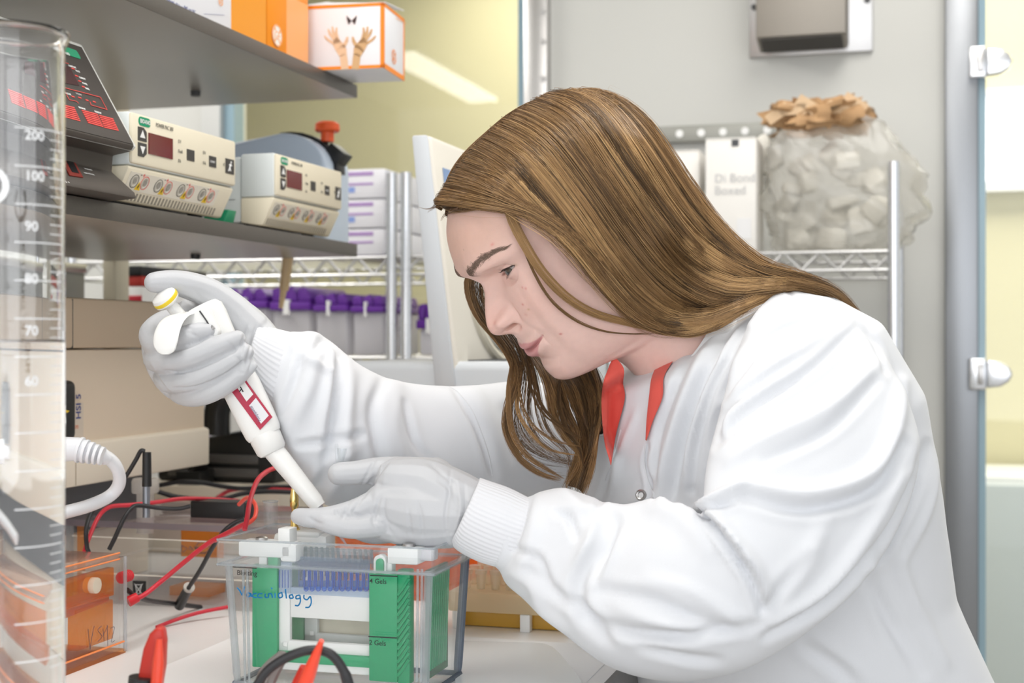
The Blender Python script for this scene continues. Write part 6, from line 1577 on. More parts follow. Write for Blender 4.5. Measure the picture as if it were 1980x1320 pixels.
for px, py, sc_ in ((1240, 957, 1.0), (1163, 832, .9)):
    p = on_cloth(px, py, .0015, 1.29); nv = (CAMP - p).normalized() + Vector((-.35, 0, 0.1)); nv.normalize()
    MB().lathe([(0.0, .001), (.0026, .001), (.0028, .0022), (.0040, .0026), (.0052, .0016), (.0054, 0)], p, nv, 24, caps=False).build('press_stud', M_steel, person)
# ------------------------------------------------------------ gloved hands
M_glove = mat('nitrile_glove', (0.53, 0.54, 0.56), 0.42, bump=('noise', 160, 0.25, (1, 1, 1)), spec=0.45)
def chain(pts, n=14, cap=True):
    "tapering limb: (px, py, depth, radius m) stations with round ends"
    st = spline([np.array([*W(p[0], p[1], p[2]), p[3] * (0.95 if p[3] < .0125 else 1)]) for p in pts], 5)
    P_ = [Vector(s_[:3]) for s_ in st]; R_s = [float(s_[3]) for s_ in st]
    a = [(P_[0] - (P_[1] - P_[0]).normalized() * R_s[0] * q, R_s[0] * math.sqrt(max(0, 1 - q * q))) for q in (.98, .8, .5)]
    b = [(P_[-1] + (P_[-1] - P_[-2]).normalized() * R_s[-1] * q, R_s[-1] * math.sqrt(max(0, 1 - q * q))) for q in (.5, .8, .98)]
    mb = MB(); mb.tube([q[0] for q in a] + P_ + [q[0] for q in b], [q[1] for q in a] + R_s + [q[1] for q in b], n)
    return mb.v, mb.f
def glove(name, chains, voxel=.0012, wr=(), smooth_it=3):
    me = union(name, [chain(c) for c in chains], voxel, smooth_it)
    c = coords(me); n = normals(me)
    pp = np.stack([990 + F * c[:, 0] / c[:, 1], 660 - F * (c[:, 2] - CZ) / c[:, 1]], 1)
    vw = c - np.array([0, 0, CZ]); vw /= np.linalg.norm(vw, axis=1)[:, None]
    fc = np.clip(-(n * vw).sum(1) * 2.2 + .1, 0, 1); dd = np.zeros(len(c))
    for pts, wpx, amp, zr in wr:
        sp_ = spline([np.array(p, float) for p in pts], 4) if len(pts) > 2 else pts
        d, t, sg = seg_d(pp, sp_); m = (c[:, 1] > zr[0]) & (c[:, 1] < zr[1])
        dd += m * amp * .0016 * np.exp(-(d / wpx) ** 2) * np.sin(np.pi * np.clip(t * .8 + .1, 0, 1))
    c += n * (dd * fc)[:, None]
    me.vertices.foreach_set('co', c.ravel()); me.update()
    me.polygons.foreach_set('use_smooth', [True] * len(me.polygons))
    return child(name, me, M_glove)
A_ = (1.0, 1.5)
glove('left_glove', [
  [(965, 1010, 1.256, .026), (912, 986, 1.262, .0275), (870, 965, 1.268, .028), (820, 940, 1.274, .026), (770, 930, 1.276, .0215)],
  [(912, 990, 1.262, .027), (860, 990, 1.266, .0285), (800, 985, 1.268, .028), (745, 975, 1.268, .020)],
  [(912, 1000, 1.262, .025), (850, 1012, 1.264, .0225), (790, 1018, 1.265, .018), (745, 1014, 1.264, .0145)],
  [(840, 925, 1.28, .0195), (790, 914, 1.286, .0150), (735, 910, 1.288, .0128), (690, 914, 1.287, .0118), (656, 916, 1.285, .0112)],
  [(755, 962, 1.270, .0150), (715, 975, 1.262, .0118), (680, 988, 1.257, .0103), (635, 999, 1.254, .0098), (600, 1001, 1.256, .0093), (578, 998, 1.260, .0080)],
  [(760, 1005, 1.264, .0135), (722, 1016, 1.256, .0114), (680, 1020, 1.251, .0104), (640, 1012, 1.250, .0098), (615, 1003, 1.254, .0088)],
  [(760, 1025, 1.272, .012), (720, 1030, 1.284, .0105), (690, 1022, 1.292, .0095), (672, 1012, 1.298, .0085)],
  [(775, 1028, 1.285, .011), (745, 1030, 1.30, .0095), (725, 1020, 1.306, .0085)],
  [(770, 935, 1.282, .010), (735, 950, 1.283, .0085), (710, 972, 1.279, .0080), (690, 985, 1.270, .0075)],
 ], wr=[([(872, 905), (868, 950), (862, 1000), (866, 1040)], 4, -1.0, A_), ([(850, 930), (868, 945), (872, 970)], 5, -1.0, A_), ([(808, 970), (815, 1000), (818, 1035)], 3.5, -.9, A_), ([(790, 985), (792, 1010), (795, 1035)], 3.5, -.8, A_), ([(735, 960), (728, 985), (722, 1008), (735, 1030)], 4, -1.2, A_), ([(745, 965), (742, 990), (752, 1020)], 3.5, -.9, A_),
        ([(762, 880), (735, 910), (712, 945), (690, 975)], 4, -1.2, A_), ([(748, 890), (720, 925), (700, 955)], 3.5, -1.0, A_), ([(727, 885), (700, 935), (672, 975)], 3, -.9, A_), ([(658, 985), (664, 995), (660, 1004)], 3, -.8, A_), ([(648, 985), (653, 996)], 3, -.8, A_), ([(693, 975), (683, 990), (700, 998)], 3, -1, A_), ([(672, 978), (668, 992), (676, 1000)], 3, -.8, A_),
        ([(596, 1000), (612, 1010), (625, 1012)], 4, -1.0, A_), ([(728, 950), (760, 945), (800, 948)], 7, .7, A_), ([(830, 895), (860, 920), (885, 940)], 5, -.8, A_), ([(720, 1005), (740, 1012), (765, 1040)], 4, -.8, A_), ([(885, 930), (890, 980), (880, 1030)], 4, .8, A_), ([(898, 935), (900, 985), (888, 1035)], 3, -.8, A_)])
glove('right_glove', [
  [(540, 715, 1.352, .026), (505, 682, 1.352, .0265), (465, 640, 1.356, .0275), (425, 615, 1.360, .0265), (385, 615, 1.362, .024)],
  [(505, 690, 1.352, .0265), (455, 690, 1.358, .028), (400, 690, 1.362, .026), (360, 690, 1.362, .021)],
  [(500, 700, 1.352, .022), (440, 725, 1.358, .022), (385, 735, 1.360, .018)],
  [(360, 625, 1.360, .0155), (320, 625, 1.350, .0128), (292, 645, 1.330, .0120), (305, 668, 1.306, .0115), (345, 655, 1.290, .0112), (380, 643, 1.288, .0098), (400, 640, 1.290, .0085)],
  [(355, 660, 1.358, .0150), (315, 680, 1.342, .0125), (300, 694, 1.318, .0118), (325, 698, 1.294, .0115), (375, 688, 1.284, .0112), (425, 668, 1.284, .0104), (458, 655, 1.287, .0086)],
  [(360, 700, 1.358, .0145), (328, 720, 1.342, .0120), (320, 734, 1.318, .0115), (345, 738, 1.295, .0112), (390, 727, 1.285, .0110), (440, 702, 1.285, .0102), (474, 681, 1.288, .0086)],
  [(380, 735, 1.355, .0130), (354, 750, 1.342, .0112), (348, 760, 1.320, .0106), (374, 766, 1.299, .0104), (410, 757, 1.289, .0102), (452, 732, 1.288, .0096), (480, 707, 1.290, .0082)],
  [(293, 655, 1.336, .0105), (298, 690, 1.334, .0110), (312, 722, 1.334, .0112), (332, 748, 1.334, .0108), (358, 766, 1.334, .0095)],
  [(478, 640, 1.350, .0230), (440, 596, 1.342, .0178), (402, 566, 1.332, .0146), (362, 551, 1.320, .0130), (328, 545, 1.312, .0118), (300, 546, 1.308, .0106)],
 ], wr=[([(505, 640), (490, 690), (480, 720)], 3.5, -1.1, A_), ([(515, 645), (500, 695), (488, 722)], 3, .9, A_), ([(495, 632), (482, 680), (474, 712)], 3.5, -.9, A_), ([(480, 628), (470, 660), (466, 690)], 3.5, -.8, A_), ([(300, 720), (325, 755), (345, 772)], 3.5, -.9, A_), ([(292, 700), (318, 742), (338, 765)], 3, .8, A_), ([(440, 662), (455, 672), (448, 682)], 3, -.8, A_), ([(452, 688), (468, 698), (462, 706)], 3, -.8, A_), ([(458, 716), (472, 722)], 3, -.8, A_),
        ([(352, 572), (372, 585), (382, 596)], 4, -.9, A_), ([(372, 560), (392, 578)], 4, -.7, A_), ([(340, 620), (375, 640)], 4, -.7, A_), ([(318, 716), (355, 719), (405, 702), (452, 679)], 2.4, -1.3, A_), ([(335, 750), (380, 748), (430, 727), (470, 699)], 2.4, -1.3, A_), ([(333, 679), (372, 667), (412, 646)], 2.4, -1.3, A_), ([(384, 652), (360, 640)], 3, -.7, A_)])

ct = thing('clear_tip', 'small clear plastic tip sticking up behind the left thumb', 'tip', W(656, 895, 1.305))
MB().lathe([(.0022, 0), (.0030, .004), (.0042, .008), (.0046, .0125), (.0040, .0125), (.0020, .002)], W(660, 893, 1.305), (0.05, 0, 1), 14).build('collar', clear('rim_clear'), ct, world=True)
MB().lathe([(.0016, 0), (.0018, .016), (.0012, .017)], W(652, 893, 1.307), (-.04, 0, 1), 10).build('stem', clear('rim_clear'), ct, world=True)

# ------------------------------------------------------------ the pipette in the right hand
M_pip = mat('pipette_white', (0.82, 0.82, 0.80), 0.28, spec=0.5)
pip = thing('pipette', 'white pipette with a yellow-ringed plunger and dark red label in the right hand', 'pipette', W(450, 760, 1.311))
def PW(px, py, d=1.311): return W(px, py, d)
axA, axB = PW(395, 598, 1.312), PW(512, 842, 1.308)
axd = (axB - axA).normalized()
def pbuild(mb, nm, m, **k): return mb.build(nm, m, pip, world=True, **k)
# body: rounded oblong section along the axis
side = axd.cross(Vector((0, 1, 0))).normalized(); fwd = side.cross(axd).normalized()
if fwd.y > 0: fwd = -fwd; side = -side
def oblong(stations, n=36):
    vs = []
    for t, wx, wy, sq in stations:
        c = axA + (axB - axA) * t
        for q in range(n):
            a = 2 * math.pi * q / n
            vs.append(c + side * wx * math.copysign(abs(math.cos(a)) ** sq, math.cos(a)) + fwd * wy * math.copysign(abs(math.sin(a)) ** sq, math.sin(a)))
    k = len(stations); mb = MB()
    mb.add(vs, [(i * n + j_, i * n + (j_ + 1) % n, (i + 1) * n + (j_ + 1) % n, (i + 1) * n + j_) for i in range(k - 1) for j_ in range(n)] + [tuple(range(n))[::-1], tuple(range((k - 1) * n, k * n))])
    return mb
pbuild(oblong([(-.03, .014, .011, .8), (.0, .0172, .0125, .7), (.06, .0178, .013, .65), (.25, .0165, .0125, .7), (.5, .0165, .0125, .72), (.62, .0178, .0130, .68), (.86, .0176, .0130, .68), (.97, .0168, .0128, .7), (1.0, .0155, .012, .75)]), 'handle', M_pip)
pbuild(MB().lathe([(.0145, 0), (.0147, .004), (.0140, .016), (.012, .019), (.0075, .0205)], axB - axd * .002, axd, 28), 'collar', M_pip)
s0_, s1_ = PW(530, 872, 1.3075), PW(618, 980, 1.300); sd_ = (s1_ - s0_).normalized(); sl_ = (s1_ - s0_).length
pbuild(MB().lathe([(.0098, -.008), (.0095, .01), (.0086, .035), (.0078, .06), (.0070, sl_ - .004), (.0064, sl_)], s0_, sd_, 26), 'shaft', M_pip)
t0_, t1_ = s1_, PW(672, 1056, 1.303)
pbuild(MB().lathe([(.0030, -.006), (.0029, .01), (.0018, .03), (.0006, (t1_ - t0_).length)], t0_, (t1_ - t0_), 16), 'pipette_tip', clear('tip_clear', (0.9, 0.93, 0.97), 0.3, col=(0.8, 0.85, 0.92), rough=0.1))
# plunger
b0, b1 = PW(366, 632, 1.312), PW(318, 574, 1.308); bd = (b1 - b0).normalized()
pbuild(MB().lathe([(.0068, 0), (.0062, .010), (.0060, (b1 - b0).length - .008), (.0072, (b1 - b0).length - .004)], b0, bd, 22), 'plunger_rod', M_pip)
cap_ax = (bd + Vector((-.05, -.55, .15))).normalized(); cc_ = PW(320, 577, 1.304)
kb = pbuild(MB().lathe([(.006, -.006), (.0108, -.0048), (.0122, -.0030), (.0122, .0026), (.0112, .0046), (.0070, .0062), (.0, .0068)], cc_, cap_ax, 32), 'plunger_button', M_pip)
MB().lathe([(.01215, -.0020), (.01262, -.0014), (.01262, .0012), (.01215, .0018)], cc_, cap_ax, 32, caps=False).build('yellow_ring', mat('ring_yellow', (0.83, 0.62, 0.03), 0.35), kb, world=True)
# finger hook
hk = spline([(362, 606, 1.294, .0100), (344, 612, 1.284, .0110), (331, 624, 1.276, .0116), (323, 642, 1.270, .0118), (320, 660, 1.267, .0113), (320, 672, 1.266, .0098), (320, 680, 1.266, .0074), (320, 685, 1.266, .0035)], 6)
HV, HFc = [], []
for i, (x_, y_, d_, w_) in enumerate(hk):
    p = W(x_, y_, d_); a = W(*hk[max(0, i - 1)][:3]); b_ = W(*hk[min(len(hk) - 1, i + 1)][:3]); tg = (b_ - a).normalized()
    wv = Vector((1, -.1, .12)); wv = (wv - tg * wv.dot(tg)).normalized(); nv = tg.cross(wv)
    for q in range(16):
        a_ = 2 * math.pi * q / 16; HV.append(p + wv * w_ * math.cos(a_) + nv * .0017 * math.copysign(abs(math.sin(a_)) ** .7, math.sin(a_)))
k = len(hk)
m_ = MB(); m_.add(HV, [(i * 16 + q, i * 16 + (q + 1) % 16, (i + 1) * 16 + (q + 1) % 16, (i + 1) * 16 + q) for i in range(k - 1) for q in range(16)] + [tuple(range(16))[::-1], tuple(range((k - 1) * 16, k * 16))])
pbuild(m_, 'finger_hook', M_pip)
pbuild(MB().prism([W(*p) for p in ((343, 613, 1.288), (352, 606, 1.288), (394, 591, 1.288), (402, 593, 1.288), (424, 640, 1.288), (420, 650, 1.288), (352, 672, 1.288), (345, 665, 1.288))], (0, .022, 0)), 'body_head', M_pip, bevel=.002, seg=3)
# tip ejector arm and its small steel pin
pbuild(MB().tube([PW(386, 601, 1.2875), PW(398, 618, 1.2873), PW(408, 634, 1.2873)], .0007, 6), 'ejector_line', M_dgrey)
pbuild(MB().cyl(PW(404, 640, 1.2868), PW(413, 631, 1.2868), .0022, n=10), 'steel_pin', M_steel)
# red label with window and name plate
lo_ = axA + fwd * .0133
PL = Plane(lo_, -side if side.x < 0 else side, -axd if axd.z < 0 else axd)
M_lab_r = mat('label_red', (0.42, 0.012, 0.05), 0.4)
PL.quad([(429, 731), (460, 713), (527, 806), (503, 831)], 'red_label', M_lab_r, pip, .0006)
PL.quad([(455, 743), (468, 730), (490, 762), (477, 776)], 'volume_window', M_wprint, pip, .0009)
PL.quad([(482, 784), (495, 769), (520, 803), (505, 819)], 'name_plate', mat('plate_grey', (0.74, 0.74, 0.77), 0.4), pip, .0009)
PL.line([(465, 748), (470, 757)], 2.0, 'digit', M_print, pip, off=.0011); PL.line([(466, 753), (463, 757)], 2.0, 'digit', M_print, pip, off=.0011)
ptx = PL.at(505, 813, .0011); dl = (PL.at(488, 786, .0011) - PL.at(505, 813, .0011)).normalized()
text('Finnpipette', .0042, mat('name_ink', (0.15, 0.1, 0.2), 0.5), pip, frame(ptx, dl, PL.n.cross(dl)), world=True, sx=.85, shear=.2)
# ------------------------------------------------------------ hair
HC = HW(np.array([0, -.006, .018])); HR = np.array([.0905, .1135, .1050])
def shell_depth(px, py, k=1.0):
    d = np.array([(px - 990) / F, 1, (660 - py) / F]); o = np.array([0, 0, CZ])
    M_ = HM / (HR * k)                      # columns scaled: to unit sphere
    dd = d @ M_; oo = (o - HC) @ M_
    a, b, c = dd @ dd, 2 * dd @ oo, oo @ oo - 1
    q = b * b - 4 * a * c
    return (-b - math.sqrt(max(q, 0))) / (2 * a)
def guide(pts, root=False):
    "near-side guide: depth follows the head, then the shoulder, then drops behind it"
    out = []
    for p in pts:
        x, y = p[0], p[1]
        if len(p) > 2: d = p[2]
        else:
            d = shell_depth(x, y); t = min(max((x - 1270) / 190, 0), 1); t = t * t * (3 - 2 * t)
            d = d * (1 - t) + 1.300 * t
            ray = Vector(((x - 990) / F, 1, (660 - y) / F)); h_ = BODY.ray_cast(CAMP, ray.normalized())[0]
            if h_ is not None: d = min(d, h_.y - .005)
        out.append(np.array(W(x, y, d)))
    if root:
        c_ = np.array(W(1115, 430, 1.335)); d0 = out[0] - c_; out = [c_ + d0 * .88 + np.array([0, .075, 0]), c_ + d0 * .99 + np.array([0, .028, 0])] + out
    return spline(out, 6)
def resample(P_, m):
    L_ = np.concatenate([[0], np.cumsum(np.linalg.norm(np.diff(P_, axis=0), axis=1))]); t = np.linspace(0, L_[-1], m)
    return np.stack([np.interp(t, L_, P_[:, k]) for k in range(3)], 1)
NEAR = [
 [(1128, 186, 1.345), (1190, 196), (1252, 246), (1322, 348), (1390, 436), (1470, 506), (1560, 540, 1.325), (1625, 580, 1.36), (1690, 650, 1.38)],
 [(1100, 184), (1165, 205), (1232, 290), (1300, 396), (1372, 478), (1460, 526), (1545, 543, 1.308), (1612, 566, 1.34), (1665, 625, 1.38)],
 [(1062, 192), (1130, 220), (1200, 318), (1270, 420), (1345, 505), (1430, 545), (1515, 548, 1.30), (1590, 562, 1.335)],
 [(1025, 212), (1095, 248), (1165, 345), (1235, 445), (1310, 530), (1400, 572), (1485, 562, 1.295), (1560, 552, 1.33)],
 [(985, 240), (1055, 278), (1125, 368), (1190, 465), (1262, 550), (1345, 598), (1430, 590, 1.29), (1500, 562, 1.30)],
 [(950, 268), (1015, 305), (1085, 392), (1150, 482), (1215, 565), (1290, 618), (1365, 622, 1.30), (1440, 592, 1.29), (1500, 566, 1.30)],
 [(922, 298), (982, 330), (1048, 402), (1115, 475), (1172, 548), (1230, 605), (1298, 634), (1358, 634, 1.30), (1425, 602, 1.29)],
 [(895, 330), (955, 352), (1025, 402), (1092, 448), (1142, 500), (1185, 562), (1228, 606), (1282, 632), (1340, 636, 1.305)],
 [(872, 362), (922, 372), (985, 392), (1045, 416), (1092, 446), (1132, 486), (1168, 536), (1200, 585), (1250, 618)],
 [(852, 392), (895, 396), (945, 403), (992, 410), (1042, 424), (1085, 446), (1118, 478), (1150, 520), (1185, 570)],
]
FARS = [
 [(945, 480, 1.435), (908, 535, 1.435), (920, 596, 1.43), (958, 642, 1.42), (988, 682, 1.40), (999, 722, 1.385), (984, 770, 1.375), (976, 822, 1.37), (1000, 880, 1.35), (1042, 915, 1.335), (1088, 930, 1.32)],
 [(975, 500, 1.435), (945, 560, 1.43), (968, 620, 1.42), (1002, 668, 1.40), (1016, 716, 1.39), (1006, 766, 1.38), (1004, 815, 1.37), (1030, 856, 1.355), (1075, 880, 1.34), (1120, 890, 1.325)],
 [(962, 590, 1.43), (1002, 655, 1.42), (1038, 706, 1.40), (1052, 755, 1.385), (1062, 806, 1.37), (1085, 846, 1.35), (1112, 872, 1.335), (1108, 905, 1.325), (1092, 935, 1.315)],
 [(1000, 610, 1.43), (1050, 685, 1.42), (1088, 738, 1.40), (1108, 788, 1.385), (1124, 836, 1.36), (1126, 880, 1.34), (1110, 918, 1.325), (1098, 944, 1.315)],
 [(1060, 640, 1.43), (1108, 705, 1.41), (1136, 756, 1.385), (1144, 812, 1.365), (1142, 866, 1.345), (1132, 912, 1.325), (1118, 950, 1.315)],
 [(1110, 660, 1.42), (1150, 706, 1.395), (1164, 756, 1.365), (1158, 822, 1.345), (1148, 880, 1.33), (1136, 925, 1.318), (1128, 960, 1.312)],
]
rg = np.random.default_rng(7)
def cat(G, u):
    "positions across the guides (G: g x m x 3) at u in 0..1"
    g_ = len(G); s = np.clip(u, 0, .9999) * (g_ - 1); i = s.astype(int); t = (s - i)[:, None, None]
    p0, p1, p2, p3 = G[np.maximum(i - 1, 0)], G[i], G[i + 1], G[np.minimum(i + 2, g_ - 1)]
    return .5 * (2 * p1 + (p2 - p0) * t + (2 * p0 - 5 * p1 + 4 * p2 - p3) * t ** 2 + (3 * p1 - p0 - 3 * p2 + p3) * t ** 3)
def strands(G, n, m, thick, depth, jit, clumps, cols, rad, sub=(0, 1), curl=0.0, end_var=.1, umap=None, lift=0.0):
    G = np.array([resample(g_, m) for g_ in G])
    u = rg.random(n) if umap is None else umap(rg.random(n))
    cl = rg.random(clumps); ci = np.argmin(abs(u[:, None] - cl[None]), 1); uc = cl[ci]
    v = np.linspace(0, 1, m)
    P_ = cat(G, u); Pc = cat(G, uc)
    pull = (np.clip((v - .15) / .7, 0, 1) ** 1.0 * .55)[None, :, None]
    P_ = P_ * (1 - pull) + Pc * pull
    outd = P_ - HC; outd /= np.linalg.norm(outd, axis=2)[..., None]
    vd = np.array([0, 0, CZ]) - P_; vd /= np.linalg.norm(vd, axis=2)[..., None]
    od = outd * .6 + vd * .6; od /= np.linalg.norm(od, axis=2)[..., None]
    lay = rg.random(n) ** .8
    cl_l = (rg.random(clumps) - .35)[ci]
    prof = np.sin(np.pi * np.clip(v * .9 + .06, 0, 1)) ** .6
    P_ = P_ + od * ((lay * thick + cl_l * depth)[:, None] * prof[None] + lift)[..., None]
    k1, k2, k3 = rg.random((clumps, 3, 3)) * 6.3, rg.normal(size=(clumps, 3)), rg.normal(size=(n, 3))
    wob = np.sin(v[None, :, None] * (3 + 4 * k1[ci, 0][:, None, :] / 6.3) + k1[ci, 1][:, None, :])
    P_ = P_ + wob * (k2[ci][:, None, :] * .5 + k3[:, None, :] * .5) * jit * (v ** .7)[None, :, None]
    fz = rg.normal(size=(n, 3)) * jit * .6
    P_ = P_ + fz[:, None, :] * (np.sin(v * 9 + rg.random(n)[:, None] * 6)[..., None]) * .5
    if curl: P_ = P_ + (np.stack([np.cos(v * 14), 0 * v, np.sin(v * 14)], 1)[None] * curl * k2[ci][:, None, :1] * v[None, :, None])
    # shorten some strands
    e = 1 - rg.random(n) * end_var; s0 = sub[0]; e = e * sub[1]
    out = np.zeros_like(P_)
    tt = s0 + (e[:, None] - s0) * v[None]; ix = np.clip((tt * (m - 1)).astype(int), 0, m - 2); fr_ = (tt * (m - 1) - ix)[..., None]
    ar = np.arange(n)[:, None]
    out = P_[ar, ix] * (1 - fr_) + P_[ar, ix + 1] * fr_
    c3 = np.array(cols); w_ = rg.random(n); cw = (rg.random(clumps))[ci]; mixv = np.clip(.55 * w_ + .55 * cw - .05, 0, .999) * (len(c3) - 1)
    i_ = mixv.astype(int); f_ = (mixv - i_)[:, None]; cs = c3[i_] * (1 - f_) + c3[i_ + 1] * f_
    return out, cs
def strand_mesh(name, P_, cs, rad, mm, root_dark=.5):
    n, m, _ = P_.shape
    T = np.gradient(P_, axis=1); T /= np.linalg.norm(T, axis=2)[..., None] + 1e-12
    a = np.cross(T, np.array([0, 1.0, 0.02])); a /= np.linalg.norm(a, axis=2)[..., None] + 1e-12
    b = np.cross(T, a)
    v = np.linspace(0, 1, m); r = rad * (1 - .75 * v ** 3) * np.ones((n, 1)) * (0.75 + .5 * rg.random((n, 1)))
    V_ = np.stack([P_ + (a * math.cos(q) + b * math.sin(q)) * r[..., None] for q in (0.5, 2.6, 4.7)], 2)     # n m 3 3
    base_ = (np.arange(n)[:, None] * m + np.arange(m - 1)[None]) * 3
    fs_ = np.concatenate([np.stack([base_ + k, base_ + (k + 1) % 3, base_ + 3 + (k + 1) % 3, base_ + 3 + k], -1).reshape(-1, 4) for k in range(3)])
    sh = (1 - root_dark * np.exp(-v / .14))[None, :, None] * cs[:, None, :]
    C_ = np.repeat(sh[:, :, None, :], 3, 2).reshape(-1, 3)
    V_ = V_.reshape(-1, 3)
    me = bpy.data.meshes.new(name)
    me.vertices.add(len(V_)); me.vertices.foreach_set('co', V_.ravel())
    me.loops.add(len(fs_) * 4); me.loops.foreach_set('vertex_index', fs_.ravel().astype(np.int32))
    me.polygons.add(len(fs_)); me.polygons.foreach_set('loop_start', np.arange(0, len(fs_) * 4, 4, dtype=np.int32))
    me.update(calc_edges=True)
    me.polygons.foreach_set('use_smooth', [True] * len(fs_))
    at = me.color_attributes.new('Col', 'FLOAT_COLOR', 'POINT')
    at.data.foreach_set('color', np.concatenate([C_, np.ones((len(C_), 1))], 1).astype(np.float32).ravel())
    return child(name, me, mm)
def tag_stuff(o): o['kind'] = 'stuff'; return o
M_hair = mat('hair', (.2, .11, .05), 0.30, vcol=True, spec=0.55)
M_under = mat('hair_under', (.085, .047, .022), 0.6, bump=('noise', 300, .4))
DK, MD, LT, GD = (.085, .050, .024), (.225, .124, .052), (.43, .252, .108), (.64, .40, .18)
NG = [guide(p, True) for p in NEAR]; FG = [guide(p) for p in FARS]
def sheet(name, G, inw, m=26, cols=44):
    G = np.array([resample(g_, m) for g_ in G]); S_ = cat(G, np.linspace(0, 1, cols))
    od = S_ - HC; od /= np.linalg.norm(od, axis=2)[..., None]
    vd = S_ - np.array([0, 0, CZ]); vd /= np.linalg.norm(vd, axis=2)[..., None]
    S_ = S_ - od * inw * .6 + vd * inw * .6
    A1 = S_.reshape(-1, 3); A2 = (S_ + vd * .003).reshape(-1, 3); N = len(A1)
    q = [(i * m + j_, i * m + j_ + 1, (i + 1) * m + j_ + 1, (i + 1) * m + j_) for i in range(cols - 1) for j_ in range(m - 1)]
    f_ = q + [tuple(x + N for x in reversed(y)) for y in q]
    return child(name, np_mesh(name, np.concatenate([A1, A2]).tolist(), f_), M_under)
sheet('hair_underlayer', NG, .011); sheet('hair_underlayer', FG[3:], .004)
# scalp cap under the hair
bpts = np.array([(700, 408), (860, 405), (1000, 412), (1080, 440), (1130, 485), (1170, 535), (1200, 585), (1240, 615), (1320, 640), (1700, 660)], float)
hv = np.stack([np.abs(Xf), Yf, Zf], -1).reshape(-1, 3); hwm = HW(hv)
hpx = 990 + F * hwm[:, 0] / hwm[:, 1]; hpy = 660 - F * (hwm[:, 2] - CZ) / hwm[:, 1]
ishair = (hpy < np.interp(hpx, bpts[:, 0], bpts[:, 1])).reshape(NR, NC) & (Zf > -.06)
ishair |= (Yf < -.035) & (Zf > -.10)
own = HW(np.stack([Xf, Yf, Zf], -1).reshape(-1, 3)); cdir = own - HC; cdir /= np.linalg.norm(cdir, axis=1)[:, None]
cv = own + cdir * .003
fc_ = []
for i in range(NR - 1):
    row = ishair[i] & ishair[i + 1]; rr_ = row & np.roll(row, -1)
    for q in np.where(rr_)[0]: fc_.append((i * NC + q, (i + 1) * NC + q, (i + 1) * NC + (q + 1) % NC, i * NC + (q + 1) % NC))
cap_me = np_mesh('scalp_hair', cv.tolist(), fc_)
bm = bmesh.new(); bm.from_mesh(cap_me); bmesh.ops.delete(bm, geom=[v_ for v_ in bm.verts if not v_.link_faces], context='VERTS'); bm.to_mesh(cap_me); bm.free()
cap_me.polygons.foreach_set('use_smooth', [True] * len(cap_me.polygons))
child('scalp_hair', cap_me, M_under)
# far side of the head: hair falling from the parting on the other side
FAR_TOP = []
for (x_, y0) in ((-.006, .066), (-.004, .03), (-.003, -.01), (-.002, -.05)):
    L_ = [np.array([x_, y0, .117 - (y0 + .01) ** 2 * 6.5])] + [np.array([-.088 * math.sin(t), y0 * (1 - .3 * t) - .012 * t, .018 + .106 * math.cos(t) - (y0 + .01) ** 2 * 5 * math.cos(t)]) for t in (.5, .9, 1.3, 1.6)] + [np.array([-.086, y0 * .5 - .03, -.05]), np.array([-.082, y0 * .4 - .035, -.11])]
    FAR_TOP.append(spline([HW(p) for p in L_], 5))
P1, c1 = strands(FAR_TOP, 1500, 18, .004, .004, .0018, 60, [DK, DK, MD, LT], .0003); tag_stuff(strand_mesh('hair', P1, c1, .00032, M_hair))
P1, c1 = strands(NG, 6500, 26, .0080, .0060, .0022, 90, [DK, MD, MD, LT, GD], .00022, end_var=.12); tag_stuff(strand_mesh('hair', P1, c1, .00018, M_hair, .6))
P1, c1 = strands(NG, 4500, 26, .0100, .0035, .0034, 320, [DK, MD, MD, LT, GD], .00022, end_var=.2, lift=.001); tag_stuff(strand_mesh('hair', P1, c1, .00015, M_hair, .6))
P1, c1 = strands(NG, 260, 26, .010, .004, .0065, 200, [MD, LT, GD, GD], .00015, end_var=.35); tag_stuff(strand_mesh('hair', P1, c1, .00014, M_hair, .3))
P1, c1 = strands(FG, 1500, 24, .006, .006, .0030, 30, [DK, DK, MD, LT], .00022, end_var=.15, curl=.0018, umap=lambda u: np.where(u < .14, u * 3, .42 + .58 * (u - .14) / .86)); tag_stuff(strand_mesh('hair', P1, c1, .00024, M_hair, .2))
